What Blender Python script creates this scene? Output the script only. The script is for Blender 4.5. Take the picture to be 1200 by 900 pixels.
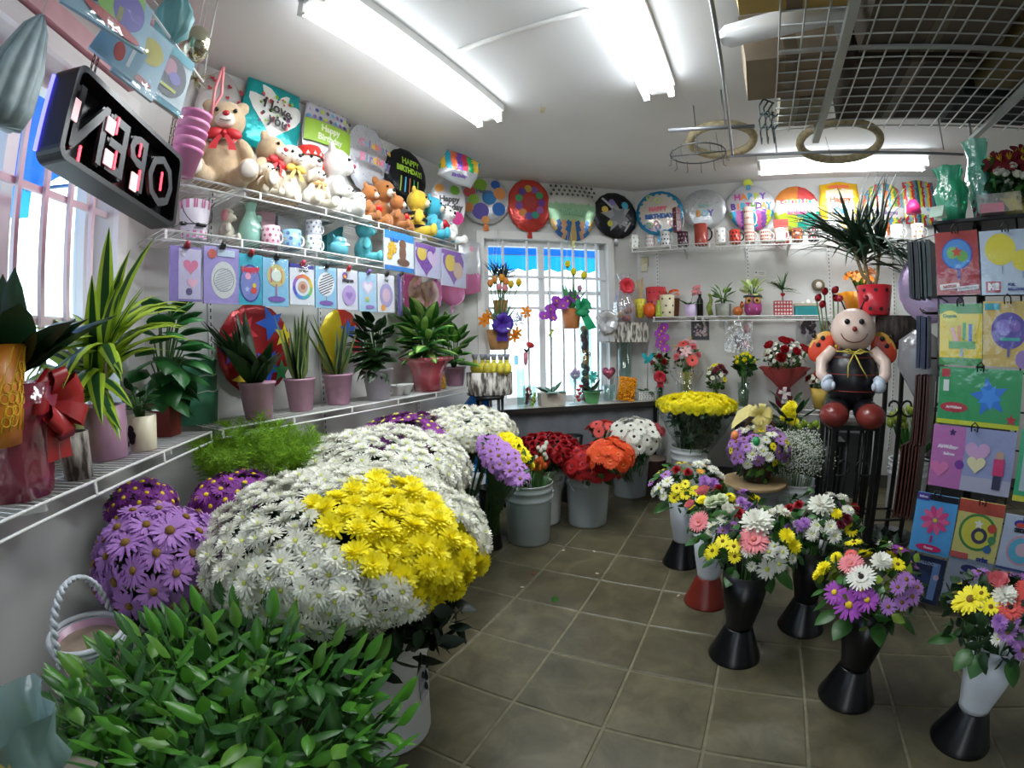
import bpy, bmesh, math, random
import numpy as np
from mathutils import Vector, Matrix, Euler
random.seed(7)
PI = math.pi
for o in list(bpy.data.objects): bpy.data.objects.remove(o)
SC = bpy.context.scene
COL = SC.collection

# ------------------------------------------------------------------ camera
CAM_Z = 1.1465
CR = Vector((0.88661316, 0.46207801, -0.02002569)); CU = Vector((-0.0229672, 0.08723001, 0.99592341)); CF = Vector((-0.46194114, 0.88253886, -0.08795191))
cd = bpy.data.cameras.new('camera'); cam = bpy.data.objects.new('camera', cd); COL.objects.link(cam)
cd.type = 'PANO'; cd.panorama_type = 'FISHEYE_LENS_POLYNOMIAL'
cd.sensor_fit = 'HORIZONTAL'; cd.sensor_width = 36.0; cd.sensor_height = 27.0
cd.fisheye_fov = math.radians(170)
cd.fisheye_polynomial_k0 = 0.0; cd.fisheye_polynomial_k1 = -6.07799819e-02; cd.fisheye_polynomial_k2 = -7.07950079e-07
cd.fisheye_polynomial_k3 = 1.86144644e-05; cd.fisheye_polynomial_k4 = -2.83986063e-07
cd.clip_start = 0.02; cd.clip_end = 200
cam.matrix_world = Matrix(((CR.x, CU.x, -CF.x, 0), (CR.y, CU.y, -CF.y, 0), (CR.z, CU.z, -CF.z, CAM_Z), (0, 0, 0, 1)))
SC.camera = cam

# ------------------------------------------------------------------ world, exposure
SC.view_settings.view_transform = 'Standard'; SC.view_settings.look = 'None'
SC.view_settings.exposure = 0.0; SC.view_settings.gamma = 1.0; SC.view_settings.use_curve_mapping = False
W = bpy.data.worlds.new('overcast_sky'); SC.world = W; W.use_nodes = True
W.node_tree.nodes['Background'].inputs[0].default_value = (0.86, 0.93, 1.0, 1); W.node_tree.nodes['Background'].inputs[1].default_value = 4.0
SC.cycles.max_bounces = 8; SC.cycles.transparent_max_bounces = 16; SC.cycles.caustics_reflective = False; SC.cycles.caustics_refractive = False
SC.cycles.sample_clamp_indirect = 4.0

# ------------------------------------------------------------------ rays of the photograph's lens (1200 x 900 frame)
LF, LK = 548.584, 0.0746758
def ray(px, py):
    dx, dy = px - 600.0, 450.0 - py; R = math.hypot(dx, dy)
    if R < 1e-6: return CF.copy()
    t = R / LF
    for _ in range(12): t -= (LF * (t + LK * t ** 3) - R) / (LF * (1 + 3 * LK * t * t))
    return CF * math.cos(t) + (CR * dx + CU * dy) * (math.sin(t) / R)
CP = Vector((0, 0, CAM_Z))
def on_x(px, py, X): d = ray(px, py); return CP + d * (X / d.x)
def on_y(px, py, Y): d = ray(px, py); return CP + d * (Y / d.y)
def on_z(px, py, Z): d = ray(px, py); return CP + d * ((Z - CAM_Z) / d.z)
def on_p(px, py, P, n):
    d = ray(px, py); return CP + d * ((Vector((P[0], P[1], 0)) - Vector((0, 0, 0))).dot(Vector((n[0], n[1], 0))) / d.dot(Vector((n[0], n[1], 0))))
def top_z(P, px, py):                      # height seen at a pixel above the ground point P
    d = ray(px, py); return CAM_Z + d.z * math.hypot(P[0], P[1]) / math.hypot(d.x, d.y)
def span(P, xa, xb, py):                   # width of something at P that spans two pixel columns
    a, b = ray(xa, py), ray(xb, py); return 2 * math.hypot(P[0], P[1]) * math.tan(abs(math.atan2(a.x, a.y) - math.atan2(b.x, b.y)) / 2)
def face(P): return math.atan2(P[1], P[0]) - PI / 2      # turn that makes local -y look from P towards the middle of the shop

# ------------------------------------------------------------------ materials
def lin(h):
    if isinstance(h, str):
        h = h.lstrip('#').lower(); h = h if len(h) == 6 else ''.join(q + q for q in h); c = [int(h[i:i + 2], 16) / 255 for i in (0, 2, 4)]
        return tuple(x / 12.92 if x <= 0.04045 else ((x + 0.055) / 1.055) ** 2.4 for x in c)
    return tuple(h)
MC = {}
def mat(c, rough=0.55, metal=0.0, var=0.12, scale=14.0, bump=0.0, bscale=60.0, kind='', emit=0.0, trans=0.0, sheen=0.0, sub=0.0, spec=0.5):
    key = (c, rough, metal, var, scale, bump, bscale, kind, emit, trans, sheen, sub, spec)
    if key in MC: return MC[key]
    m = bpy.data.materials.new('m%d' % len(MC)); MC[key] = m; m.use_nodes = True
    nt = m.node_tree; N = nt.nodes; L = nt.links; b = N['Principled BSDF']; c = lin(c)
    b.inputs['Roughness'].default_value = rough; b.inputs['Metallic'].default_value = metal; b.inputs['Specular IOR Level'].default_value = spec
    b.inputs['Base Color'].default_value = (*c, 1)
    tc = N.new('ShaderNodeTexCoord')
    if var > 0:
        n = N.new('ShaderNodeTexNoise'); n.inputs['Scale'].default_value = scale; n.inputs['Detail'].default_value = 3
        r = N.new('ShaderNodeValToRGB'); r.color_ramp.elements[0].position = 0.3; r.color_ramp.elements[1].position = 0.7
        r.color_ramp.elements[0].color = (*[x * (1 - var) for x in c], 1); r.color_ramp.elements[1].color = (*[min(1, x * (1 + var)) for x in c], 1)
        L.new(tc.outputs['Object'], n.inputs['Vector']); L.new(n.outputs['Fac'], r.inputs['Fac']); L.new(r.outputs['Color'], b.inputs['Base Color'])
    if bump > 0:
        n2 = N.new('ShaderNodeTexNoise'); n2.inputs['Scale'].default_value = bscale; n2.inputs['Detail'].default_value = 4
        bp = N.new('ShaderNodeBump'); bp.inputs['Strength'].default_value = bump; bp.inputs['Distance'].default_value = 0.01
        L.new(tc.outputs['Object'], n2.inputs['Vector']); L.new(n2.outputs['Fac'], bp.inputs['Height']); L.new(bp.outputs['Normal'], b.inputs['Normal'])
    if emit > 0:
        b.inputs['Emission Color'].default_value = (*c, 1); b.inputs['Emission Strength'].default_value = emit
    if sheen > 0: b.inputs['Sheen Weight'].default_value = sheen
    if trans > 0:                               # thin leaf / petal / film: light comes through
        tr = N.new('ShaderNodeBsdfTranslucent'); mx = N.new('ShaderNodeMixShader'); mx.inputs[0].default_value = trans
        src = b.inputs['Base Color'].links[0].from_socket if b.inputs['Base Color'].links else None
        if src: L.new(src, tr.inputs['Color'])
        else: tr.inputs['Color'].default_value = (*c, 1)
        out = N['Material Output']; L.new(b.outputs[0], mx.inputs[1]); L.new(tr.outputs[0], mx.inputs[2]); L.new(mx.outputs[0], out.inputs['Surface'])
    return m
def clear(c='#ffffff', gloss=0.12, rough=0.05, body=0.0, bump=0.0, bscale=30.0):   # glass, cellophane, clear plastic
    key = ('clear', c, gloss, rough, body, bump, bscale)
    if key in MC: return MC[key]
    m = bpy.data.materials.new('clear%d' % len(MC)); MC[key] = m; m.use_nodes = True
    nt = m.node_tree; N = nt.nodes; L = nt.links; N.remove(N['Principled BSDF']); out = N['Material Output']
    t = N.new('ShaderNodeBsdfTransparent'); t.inputs[0].default_value = (*lin(c), 1)
    g = N.new('ShaderNodeBsdfGlossy'); g.inputs['Roughness'].default_value = rough; g.inputs[0].default_value = (1, 1, 1, 1)
    lw = N.new('ShaderNodeLayerWeight'); lw.inputs[0].default_value = 0.35
    mm = N.new('ShaderNodeMath'); mm.operation = 'MULTIPLY_ADD'; mm.inputs[1].default_value = 0.7; mm.inputs[2].default_value = gloss; mm.use_clamp = True
    L.new(lw.outputs['Facing'], mm.inputs[0])
    sq = N.new('ShaderNodeMath'); sq.operation = 'MULTIPLY'; L.new(mm.outputs[0], sq.inputs[0]); L.new(mm.outputs[0], sq.inputs[1])
    ad = N.new('ShaderNodeMath'); ad.operation = 'ADD'; ad.inputs[1].default_value = gloss * 0.6; ad.use_clamp = True; L.new(sq.outputs[0], ad.inputs[0])
    mx = N.new('ShaderNodeMixShader'); L.new(ad.outputs[0], mx.inputs[0]); L.new(t.outputs[0], mx.inputs[1]); L.new(g.outputs[0], mx.inputs[2])
    last = mx
    if body > 0:
        d = N.new('ShaderNodeBsdfDiffuse'); d.inputs[0].default_value = (*lin(c), 1)
        m2 = N.new('ShaderNodeMixShader'); m2.inputs[0].default_value = body; L.new(mx.outputs[0], m2.inputs[1]); L.new(d.outputs[0], m2.inputs[2]); last = m2
    if bump > 0:
        tc = N.new('ShaderNodeTexCoord'); n2 = N.new('ShaderNodeTexNoise'); n2.inputs['Scale'].default_value = bscale
        bp = N.new('ShaderNodeBump'); bp.inputs['Strength'].default_value = bump; bp.inputs['Distance'].default_value = 0.01
        L.new(tc.outputs['Object'], n2.inputs['Vector']); L.new(n2.outputs['Fac'], bp.inputs['Height']); L.new(bp.outputs[0], g.inputs['Normal']); L.new(bp.outputs[0], lw.inputs['Normal'])
    L.new(last.outputs[0], out.inputs['Surface'])
    return m
def tile_mat():
    m = bpy.data.materials.new('floor_tile'); m.use_nodes = True; nt = m.node_tree; N = nt.nodes; L = nt.links; b = N['Principled BSDF']
    tc = N.new('ShaderNodeTexCoord'); oi = N.new('ShaderNodeObjectInfo')
    ad = N.new('ShaderNodeVectorMath'); ad.operation = 'ADD'; L.new(tc.outputs['Object'], ad.inputs[0]); L.new(oi.outputs['Location'], ad.inputs[1])
    n = N.new('ShaderNodeTexNoise'); n.inputs['Scale'].default_value = 7; n.inputs['Detail'].default_value = 8; n.inputs['Roughness'].default_value = 0.65; n.inputs['Distortion'].default_value = 0.6
    L.new(ad.outputs[0], n.inputs['Vector'])
    r = N.new('ShaderNodeValToRGB'); e = r.color_ramp.elements; e[0].position = 0.28; e[0].color = (*lin('#423e2e'), 1); e[1].position = 0.74; e[1].color = (*lin('#69634c'), 1)
    x = e.new(0.5); x.color = (*lin('#55503c'), 1)
    L.new(n.outputs['Fac'], r.inputs[0])
    hv = N.new('ShaderNodeHueSaturation'); mr = N.new('ShaderNodeMapRange'); mr.inputs['To Min'].default_value = 0.9; mr.inputs['To Max'].default_value = 1.1
    L.new(oi.outputs['Random'], mr.inputs[0]); L.new(mr.outputs[0], hv.inputs['Value']); L.new(r.outputs[0], hv.inputs['Color']); L.new(hv.outputs[0], b.inputs['Base Color'])
    b.inputs['Roughness'].default_value = 0.38
    bp = N.new('ShaderNodeBump'); bp.inputs['Strength'].default_value = 0.25; bp.inputs['Distance'].default_value = 0.004; L.new(n.outputs['Fac'], bp.inputs['Height']); L.new(bp.outputs[0], b.inputs['Normal'])
    return m
def bark_mat(a='#3a332e', w='#b9b2a8', s=6.0, cut=0.55):
    key = ('bark', a, w, s, cut)
    if key in MC: return MC[key]
    m = bpy.data.materials.new('bark%d' % len(MC)); MC[key] = m; m.use_nodes = True; nt = m.node_tree; N = nt.nodes; L = nt.links; b = N['Principled BSDF']
    tc = N.new('ShaderNodeTexCoord'); mp = N.new('ShaderNodeMapping'); mp.inputs['Scale'].default_value = (s * 4, s * 4, s); L.new(tc.outputs['Object'], mp.inputs[0])
    n = N.new('ShaderNodeTexNoise'); n.inputs['Scale'].default_value = 1.6; n.inputs['Detail'].default_value = 5; L.new(mp.outputs[0], n.inputs['Vector'])
    r = N.new('ShaderNodeValToRGB'); e = r.color_ramp.elements; e[0].position = cut - 0.1; e[0].color = (*lin(a), 1); e[1].position = cut + 0.1; e[1].color = (*lin(w), 1)
    L.new(n.outputs['Fac'], r.inputs[0]); L.new(r.outputs[0], b.inputs['Base Color']); b.inputs['Roughness'].default_value = 0.85
    bp = N.new('ShaderNodeBump'); bp.inputs['Strength'].default_value = 0.6; bp.inputs['Distance'].default_value = 0.01; L.new(n.outputs['Fac'], bp.inputs['Height']); L.new(bp.outputs[0], b.inputs['Normal'])
    return m
def foil(c, var=0.08): return mat(c, 0.22, 0.35, var, 9, 0.35, 22)
WHITE_WIRE = mat('#e4e4e2', 0.35, var=0.03); BLACK = mat('#0c0c0e', 0.35, var=0.1); BLACKM = mat('#0b0b0c', 0.5, var=0.1); STEEL = mat('#9a9a9a', 0.3, 0.8, 0.05); SOIL = mat('#2a2018', 0.95, var=0.3, scale=60)
SLEEVE = clear('#f4f8fc', 0.07, 0.08, 0.0, 0.25, 25)

# ------------------------------------------------------------------ mesh collector
def frame_of(d):
    d = Vector(d).normalized(); a = Vector((0, 0, 1)) if abs(d.z) < 0.95 else Vector((1, 0, 0))
    u = a.cross(d).normalized(); return u, d.cross(u), d
class G:
    def __init__(s): s.v = []; s.f = []; s.m = []
    def add(s, vs, fs, m=0):
        n = len(s.v); s.v += [tuple(v) for v in vs]; s.f += [tuple(i + n for i in f) for f in fs]; s.m += ([m] * len(fs) if isinstance(m, int) else list(m)); return s
    def box(s, c, d, rz=0.0, m=0, taper=1.0, R=None):
        x, y, z = d[0] / 2, d[1] / 2, d[2] / 2; vs = []
        for sz in (-1, 1):
            k = taper if sz > 0 else 1.0
            for sx, sy in ((-1, -1), (1, -1), (1, 1), (-1, 1)): vs.append(Vector((sx * x * k, sy * y * k, sz * z)))
        R = R or Matrix.Rotation(rz, 3, 'Z'); vs = [R @ v + Vector(c) for v in vs]
        return s.add(vs, [(3, 2, 1, 0), (4, 5, 6, 7), (0, 1, 5, 4), (1, 2, 6, 5), (2, 3, 7, 6), (3, 0, 4, 7)], m)
    def tube(s, pts, r, n=6, m=0, closed=False, cap=True):
        pts = [Vector(p) for p in pts]; K = len(pts); rs = r if isinstance(r, (list, tuple)) else [r] * K; vs = []; u = None
        for i, p in enumerate(pts):
            a = pts[(i - 1) % K] if (closed or i > 0) else p; b = pts[(i + 1) % K] if (closed or i < K - 1) else p
            d = (b - a).normalized() if (b - a).length > 1e-9 else Vector((0, 0, 1))
            if u is None: u, w, _ = frame_of(d)
            else:
                u = u - d * u.dot(d)
                u = u.normalized() if u.length > 1e-6 else frame_of(d)[0]
                w = d.cross(u)
            for k in range(n): t = 2 * PI * k / n; vs.append(p + (u * math.cos(t) + w * math.sin(t)) * rs[i])
        fs = []
        for i in range(K if closed else K - 1):
            a, b = i * n, ((i + 1) % K) * n
            for k in range(n): k2 = (k + 1) % n; fs.append((a + k, a + k2, b + k2, b + k))
        if cap and not closed: fs += [tuple(reversed(range(n))), tuple((K - 1) * n + k for k in range(n))]
        return s.add(vs, fs, m)
    def lathe(s, prof, n=20, c=(0, 0, 0), m=0, capb=True, capt=False, wob=None, sx=1.0, sy=1.0):
        vs = []; c = Vector(c)
        for i, (r, z) in enumerate(prof):
            for k in range(n):
                t = 2 * PI * k / n; q = r * (wob(t, i) if wob else 1.0); vs.append(c + Vector((q * math.cos(t) * sx, q * math.sin(t) * sy, z)))
        fs = []
        for i in range(len(prof) - 1):
            for k in range(n): k2 = (k + 1) % n; fs.append((i * n + k, i * n + k2, (i + 1) * n + k2, (i + 1) * n + k))
        if capb: fs.append(tuple(reversed(range(n))))
        if capt: fs.append(tuple((len(prof) - 1) * n + k for k in range(n)))
        mm = m if isinstance(m, int) else [m[i] for i in range(len(prof) - 1) for k in range(n)] + [m[0]] * capb + [m[-1]] * capt
        return s.add(vs, fs, mm)
    def ball(s, c, r, nu=12, nv=8, m=0, R=None):
        r = (r, r, r) if isinstance(r, (int, float)) else r; c = Vector(c); vs = []
        def P(x, y, z):
            q = Vector((x * r[0], y * r[1], z * r[2])); return c + (R @ q if R else q)
        vs.append(P(0, 0, -1))
        for j in range(1, nv):
            ph = -PI / 2 + PI * j / nv
            for k in range(nu): t = 2 * PI * k / nu; vs.append(P(math.cos(ph) * math.cos(t), math.cos(ph) * math.sin(t), math.sin(ph)))
        vs.append(P(0, 0, 1)); fs = []
        for k in range(nu): fs.append((0, 1 + (k + 1) % nu, 1 + k))
        for j in range(nv - 2):
            for k in range(nu): a = 1 + j * nu; k2 = (k + 1) % nu; fs.append((a + k, a + k2, a + nu + k2, a + nu + k))
        a = 1 + (nv - 2) * nu
        for k in range(nu): fs.append((a + k, a + (k + 1) % nu, len(vs) - 1))
        return s.add(vs, fs, m)
    def prism(s, out, y0, y1, m=0, z=0.0, x=0.0):          # outline in x-z, pushed along y
        n = len(out); vs = [(x + a, y0, z + b) for a, b in out] + [(x + a, y1, z + b) for a, b in out]
        return s.add(vs, [tuple(range(n)), tuple(reversed(range(n, 2 * n)))] + [(k, k + n, (k + 1) % n + n, (k + 1) % n) for k in range(n)], m)
    def slab(s, out, z0, z1, m=0):                           # outline in x-y, pushed along z
        n = len(out); vs = [(a, b, z0) for a, b in out] + [(a, b, z1) for a, b in out]
        return s.add(vs, [tuple(reversed(range(n))), tuple(range(n, 2 * n))] + [(k, (k + 1) % n, (k + 1) % n + n, k + n) for k in range(n)], m)
    def strip(s, pts, wid, side, m=0, cup=0.0):             # leaf / ribbon: centre line, half widths, side vectors; m may be (edge, middle)
        K = len(pts); vs = []
        for i, p in enumerate(pts):
            p = Vector(p); sd = Vector(side[i]) if isinstance(side, list) else Vector(side); w = wid[i]
            d = (Vector(pts[min(i + 1, K - 1)]) - Vector(pts[max(i - 1, 0)])).normalized(); up = sd.cross(d)
            vs += [p - sd * w + up * (cup * w), p - sd * w * 0.45, p + sd * w * 0.45, p + sd * w + up * (cup * w)]
        fs = []; mm = []
        for i in range(K - 1):
            for k in range(3): fs.append((i * 4 + k, i * 4 + k + 1, i * 4 + k + 5, i * 4 + k + 4)); mm.append(m if isinstance(m, int) else (m[1] if k == 1 else m[0]))
        return s.add(vs, fs, mm)
    def move(s, M):
        s.v = [tuple(M @ Vector(v)) for v in s.v]; return s
    def join(s, g, M=None, m=None):
        return s.add([M @ Vector(v) for v in g.v] if M else g.v, g.f, g.m if m is None else m)
def mesh(name, g, mats, smooth=True):
    me = bpy.data.meshes.new(name); me.from_pydata(g.v, [], g.f)
    for m in (mats if isinstance(mats, (list, tuple)) else [mats]): me.materials.append(m)
    if any(g.m): me.polygons.foreach_set('material_index', g.m)
    if smooth: me.polygons.foreach_set('use_smooth', [True] * len(g.f))
    me.update(); return me
def link(name, me, parent=None, loc=None, rot=None, scale=None):
    o = bpy.data.objects.new(name, me); COL.objects.link(o)
    if parent is not None: o.parent = parent
    if loc is not None: o.location = loc
    if rot is not None: o.rotation_euler = rot
    if scale is not None: o.scale = scale if isinstance(scale, (tuple, list, Vector)) else (scale,) * 3
    return o
def obj(name, g, mats, parent=None, smooth=True, loc=None, rot=None, scale=None, auto=None):
    o = link(name, mesh(name, g, mats, smooth), parent, loc, rot, scale)
    if auto:
        e = o.modifiers.new('edges', 'EDGE_SPLIT'); e.split_angle = math.radians(auto)
    return o
def tag(o, label, cat, group=None, kind=None):
    o['label'] = label; o['category'] = cat
    if group: o['group'] = group
    if kind: o['kind'] = kind
    return o
def thing(name, label, cat, loc=(0, 0, 0), rz=0.0, group=None, rot=None, scale=None):
    o = bpy.data.objects.new(name, None); COL.objects.link(o); o.empty_display_size = 0.05
    o.location = loc; o.rotation_euler = rot if rot else (0, 0, rz)
    if scale: o.scale = (scale,) * 3
    return tag(o, label, cat, group)
def structure(name, g, mats, parent=None, smooth=False, **k):
    o = obj(name, g, mats, parent, smooth, **k); o['kind'] = 'structure'; return o
def stuff(o): o['kind'] = 'stuff'; return o
KIDS = {}
def dup(root, loc, rz=None, label=None, group=None, scale=None, rot=None):
    kids = {}
    for o in COL.objects:
        if o.parent: kids.setdefault(o.parent.name, []).append(o)
    def rec(o, par):
        c = o.copy(); COL.objects.link(c)
        if par is not None: c.parent = par
        for ch in kids.get(o.name, []): rec(ch, c)
        return c
    r = rec(root, None); r.location = loc
    if rz is not None: r.rotation_euler = (0, 0, rz)
    if rot is not None: r.rotation_euler = rot
    if scale is not None: r.scale = (scale,) * 3
    if label: r['label'] = label
    if group: r['group'] = group
    return r
FONTC = {}
def text_geo(body, size, depth=0.0015, bold=0.0, align='CENTER'):
    key = (body, round(size, 5), depth, bold, align)
    if key not in FONTC:
        c = bpy.data.curves.new('t', 'FONT'); c.body = body; c.size = size; c.align_x = align; c.align_y = 'CENTER'; c.extrude = depth / 2; c.offset = bold; c.resolution_u = 2; c.fill_mode = 'FRONT' if depth == 0 else 'BOTH'
        o = bpy.data.objects.new('t', c); COL.objects.link(o); bpy.context.view_layer.update()
        me = o.to_mesh(); FONTC[key] = ([tuple(v.co) for v in me.vertices], [tuple(p.vertices) for p in me.polygons]); o.to_mesh_clear()
        bpy.data.objects.remove(o); bpy.data.curves.remove(c)
    return FONTC[key]
def text_on(g, body, size, x, y, z, m=0, bold=0.0, rot=0.0, zf=None, depth=0.0012, squeeze=1.0):
    """lettering standing on a panel whose face looks to local -y"""
    vs, fs = text_geo(body, size, depth, bold); c, s_ = math.cos(rot), math.sin(rot); out = []
    for a, b, d in vs:
        a *= squeeze; X = x + a * c - b * s_; Z = z + a * s_ + b * c
        Y = (zf(X, Z) if zf else y) - d - 0.0008; out.append((X, Y, Z))
    return g.add(out, [tuple(f) for f in fs], m)
def disc_out(rx, rz, n=24, x=0.0, z=0.0): return [(x + rx * math.cos(2 * PI * k / n), z + rz * math.sin(2 * PI * k / n)) for k in range(n)]
def circ(r, z, n=24, x=0, y=0): return [(x + r * math.cos(2 * PI * k / n), y + r * math.sin(2 * PI * k / n), z) for k in range(n)]
def rnd(a, b): return random.uniform(a, b)
# ================================================================== room
RY, LX, RX, NY, CH = 4.0, -1.98, 2.7, -1.7, 2.45
CLW = Vector((LX, 0.70)); CLB = Vector((LX, 3.02)); CBR = Vector((-0.86, RY))      # plan corners
DB = (CBR - CLB).normalized(); NB = Vector((DB.y, -DB.x)); RZB = math.atan2(DB.y, DB.x)   # slanted window wall at the back
DW = Vector((-0.595, 0.8037)).normalized(); NW = Vector((DW.y, -DW.x)); RZW = math.atan2(DW.y, DW.x)  # slanted window wall beside the camera
WALL = mat('#d9d9d6', 0.7, var=0.04, scale=3, bump=0.05, bscale=40)
WALLP = mat('#d8c8cc', 0.7, var=0.04, scale=3, bump=0.05, bscale=40)
CEIL = mat('#ecedee', 0.8, var=0.03, scale=2, bump=0.05, bscale=30)
FRAME = mat('#e6e6e4', 0.4, var=0.02); PINK = mat('#d3a9ae', 0.55, var=0.05)  # PINK puts the open sign's glow into the board colour
f = G(); f.box((0.3, 1.2, -0.0535), (6.4, 7.4, 0.1)); floor = structure('floor', f, mat('#6f6a54', 0.8, var=0.2, scale=30))
TL = 0.305; tg = G(); e = 0.004; h = TL / 2 - 0.005
vs = []
for z, r in ((-0.012, h), (-0.002, h), (0.0, h - 0.003)): vs += [(-r, -r, z), (r, -r, z), (r, r, z), (-r, r, z)]
fs = [(8, 9, 10, 11)]
for k in range(4):
    for b in (0, 4): fs.append((b + k, b + (k + 1) % 4, b + 4 + (k + 1) % 4, b + 4 + k))
tg.add(vs, fs); tile_me = mesh('tile', tg, tile_mat(), False)
OX, OY = -2.93942 * TL, 3.58894 * TL                     # tile grid origin (fitted to the grout lines)
for i in range(-7, 12):
    for j in range(-9, 10):
        x, y = OX + (i + 0.5) * TL, OY + (j + 0.5) * TL
        if x < -2.1 or x > 2.8 or y < -1.8 or y > 4.1: continue
        if (Vector((x, y)) - CLW).dot(NW) < -0.25 or (Vector((x, y)) - CLB).dot(NB) < -0.25: continue
        t = link('tile', tile_me, floor, (x, y, 0.0), (rnd(-.0012, .0012), rnd(-.0012, .0012), 0))
g = G(); g.box((0.3, 1.2, CH + 0.06), (6.4, 7.4, 0.12)); structure('ceiling', g, CEIL)
g = G(); g.box((LX - 0.06, (CLW.y + CLB.y) / 2, CH / 2), (0.12, CLB.y - CLW.y + 0.04, CH)); structure('wall_left', g, WALL)
g = G(); g.box(((CBR.x + RX) / 2, RY + 0.06, CH / 2), (RX - CBR.x, 0.12, CH)); structure('wall_back', g, WALL)
g = G(); g.box((RX + 0.06, (NY + RY) / 2, CH / 2), (0.12, RY - NY + 0.2, CH)); structure('wall_right', g, WALL)
g = G(); g.box((1.6, NY - 0.06, CH / 2), (2.4, 0.12, CH)); structure('wall_front', g, WALL)
def holed_wall(name, P, d, rz, L, a, b, z0, z1, th, m, off=0.0):
    """wall along d from P (length L) with an opening a..b, z0..z1; local x along d, local +y outwards"""
    g = G(); y = th / 2
    g.box((a / 2 + off / 2, y, CH / 2), (a - off, th, CH)); g.box(((b + L) / 2, y, CH / 2), (L - b, th, CH))
    g.box(((a + b) / 2, y, z0 / 2), (b - a, th, z0)); g.box(((a + b) / 2, y, (z1 + CH) / 2), (b - a, th, CH - z1))
    return structure(name, g, m, loc=(P.x, P.y, 0), rot=(0, 0, rz))
LB = (CBR - CLB).length
def along(P, d, n, px, py, off=0.0):                      # (distance along the wall, height) of a pixel on the wall plane
    q = on_p(px, py, (P.x + n.x * off, P.y + n.y * off), (n.x, n.y)); return (Vector((q.x, q.y)) - P).dot(d), q.z
B0 = along(CLB, DB, NB, 569, 400)[0]; B1 = along(CLB, DB, NB, 713, 400)[0]
BZ0, BZ1 = 0.66, 1.965
holed_wall('wall_back_left', CLB, DB, RZB, LB + 0.03, B0, B1, BZ0, BZ1, 0.12, WALL, -0.03)
SW = CLW - DW * 3.2                                        # start of the near window wall, behind the camera
W1 = 3.2 - 0.21; W0 = W1 - 1.9; WZ0, WZ1 = 0.95, 2.06
holed_wall('wall_front_left', SW, DW, RZW, 3.2, W0, W1, WZ0, WZ1, 0.14, WALL)
def window(name, P, rz, a, b, z0, z1, dep, bars, rails, barm, mull, xbar):
    w = thing(name, None, None, (P.x, P.y, 0), rz); del w['label']; del w['category']; w['kind'] = 'structure'
    c, hgt = (a + b) / 2, z1 - z0; F = 0.045
    g = G(); g.box((a + F / 2, dep, (z0 + z1) / 2), (F, 0.05, hgt)); g.box((b - F / 2, dep, (z0 + z1) / 2), (F, 0.05, hgt))
    g.box((c, dep, z1 - F / 2), (b - a, 0.05, F)); g.box((c, dep, z0 + F / 2), (b - a, 0.05, F)); obj('window_frame', g, FRAME, w, False)
    g = G()
    for x, k in mull: g.box((x, dep, (z0 + z1) / 2), (k, 0.045, hgt - 2 * F))
    for z in xbar: g.box((c, dep + 0.002, z), (b - a - 2 * F, 0.035, 0.03))
    obj('mullion', g, FRAME, w, False)
    g = G(); g.box((c, dep + 0.01, (z0 + z1) / 2), (b - a - 2 * F, 0.005, hgt - 2 * F)); obj('window_pane', g, clear('#f2fbff', 0.03, 0.02), w, False)
    g = G(); g.box((a - 0.03, -0.012, (z0 + z1) / 2), (0.06, 0.024, hgt + 0.12)); g.box((b + 0.03, -0.012, (z0 + z1) / 2), (0.06, 0.024, hgt + 0.12)); g.box((c, -0.012, z1 + 0.03), (b - a, 0.024, 0.06)); obj('casing', g, FRAME, w, False)
    for x in bars:
        g = G(); g.box((x, 0.02, (z0 + z1) / 2), (0.016, 0.016, hgt)); obj('security_bar', g, barm, w, False)
    for z in rails:
        g = G(); g.box((c, 0.036, z), (b - a, 0.012, 0.022)); obj('cross_rail', g, barm, w, False)
    return w
def bx(px, py=400): return along(CLB, DB, NB, px, py, -0.03)[0]
window('window_2', CLB, RZB, B0, B1, BZ0, BZ1, 0.075, [bx(x) for x in (591, 619, 645, 660, 673, 688, 700)], [along(CLB, DB, NB, 640, y, -0.03)[1] for y in (325, 361)], mat('#eeeef0', 0.4, var=0.02), [(bx(637), 0.05)], [1.55])
wbars = [W1 - 0.10 - 0.115 * k for k in range(15)]
window('window_1', SW, RZW, W0, W1, WZ0, WZ1, 0.12, wbars, [1.27, 1.66], mat('#e4d4da', 0.4, var=0.03), [(W1 - 0.42, 0.05), (W1 - 1.1, 0.05)], [1.28])  # bar colour tinted pink to imitate the open sign's glow
for nm, P, rz, a, b, z0, z1 in (('window_2_portal', CLB, RZB, B0, B1, BZ0, BZ1), ('window_1_portal', SW, RZW, W0, W1, WZ0, WZ1)):
    l = bpy.data.lights.new(nm, 'AREA'); l.shape = 'RECTANGLE'; l.size = b - a; l.size_y = z1 - z0; l.cycles.is_portal = True
    o = bpy.data.objects.new(nm, l); COL.objects.link(o); c = Matrix.Rotation(rz, 3, 'Z') @ Vector(((a + b) / 2, 0.16, (z0 + z1) / 2))
    o.location = (P.x + c.x, P.y + c.y, c.z); o.rotation_euler = (PI / 2, 0, rz + PI) 
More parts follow.
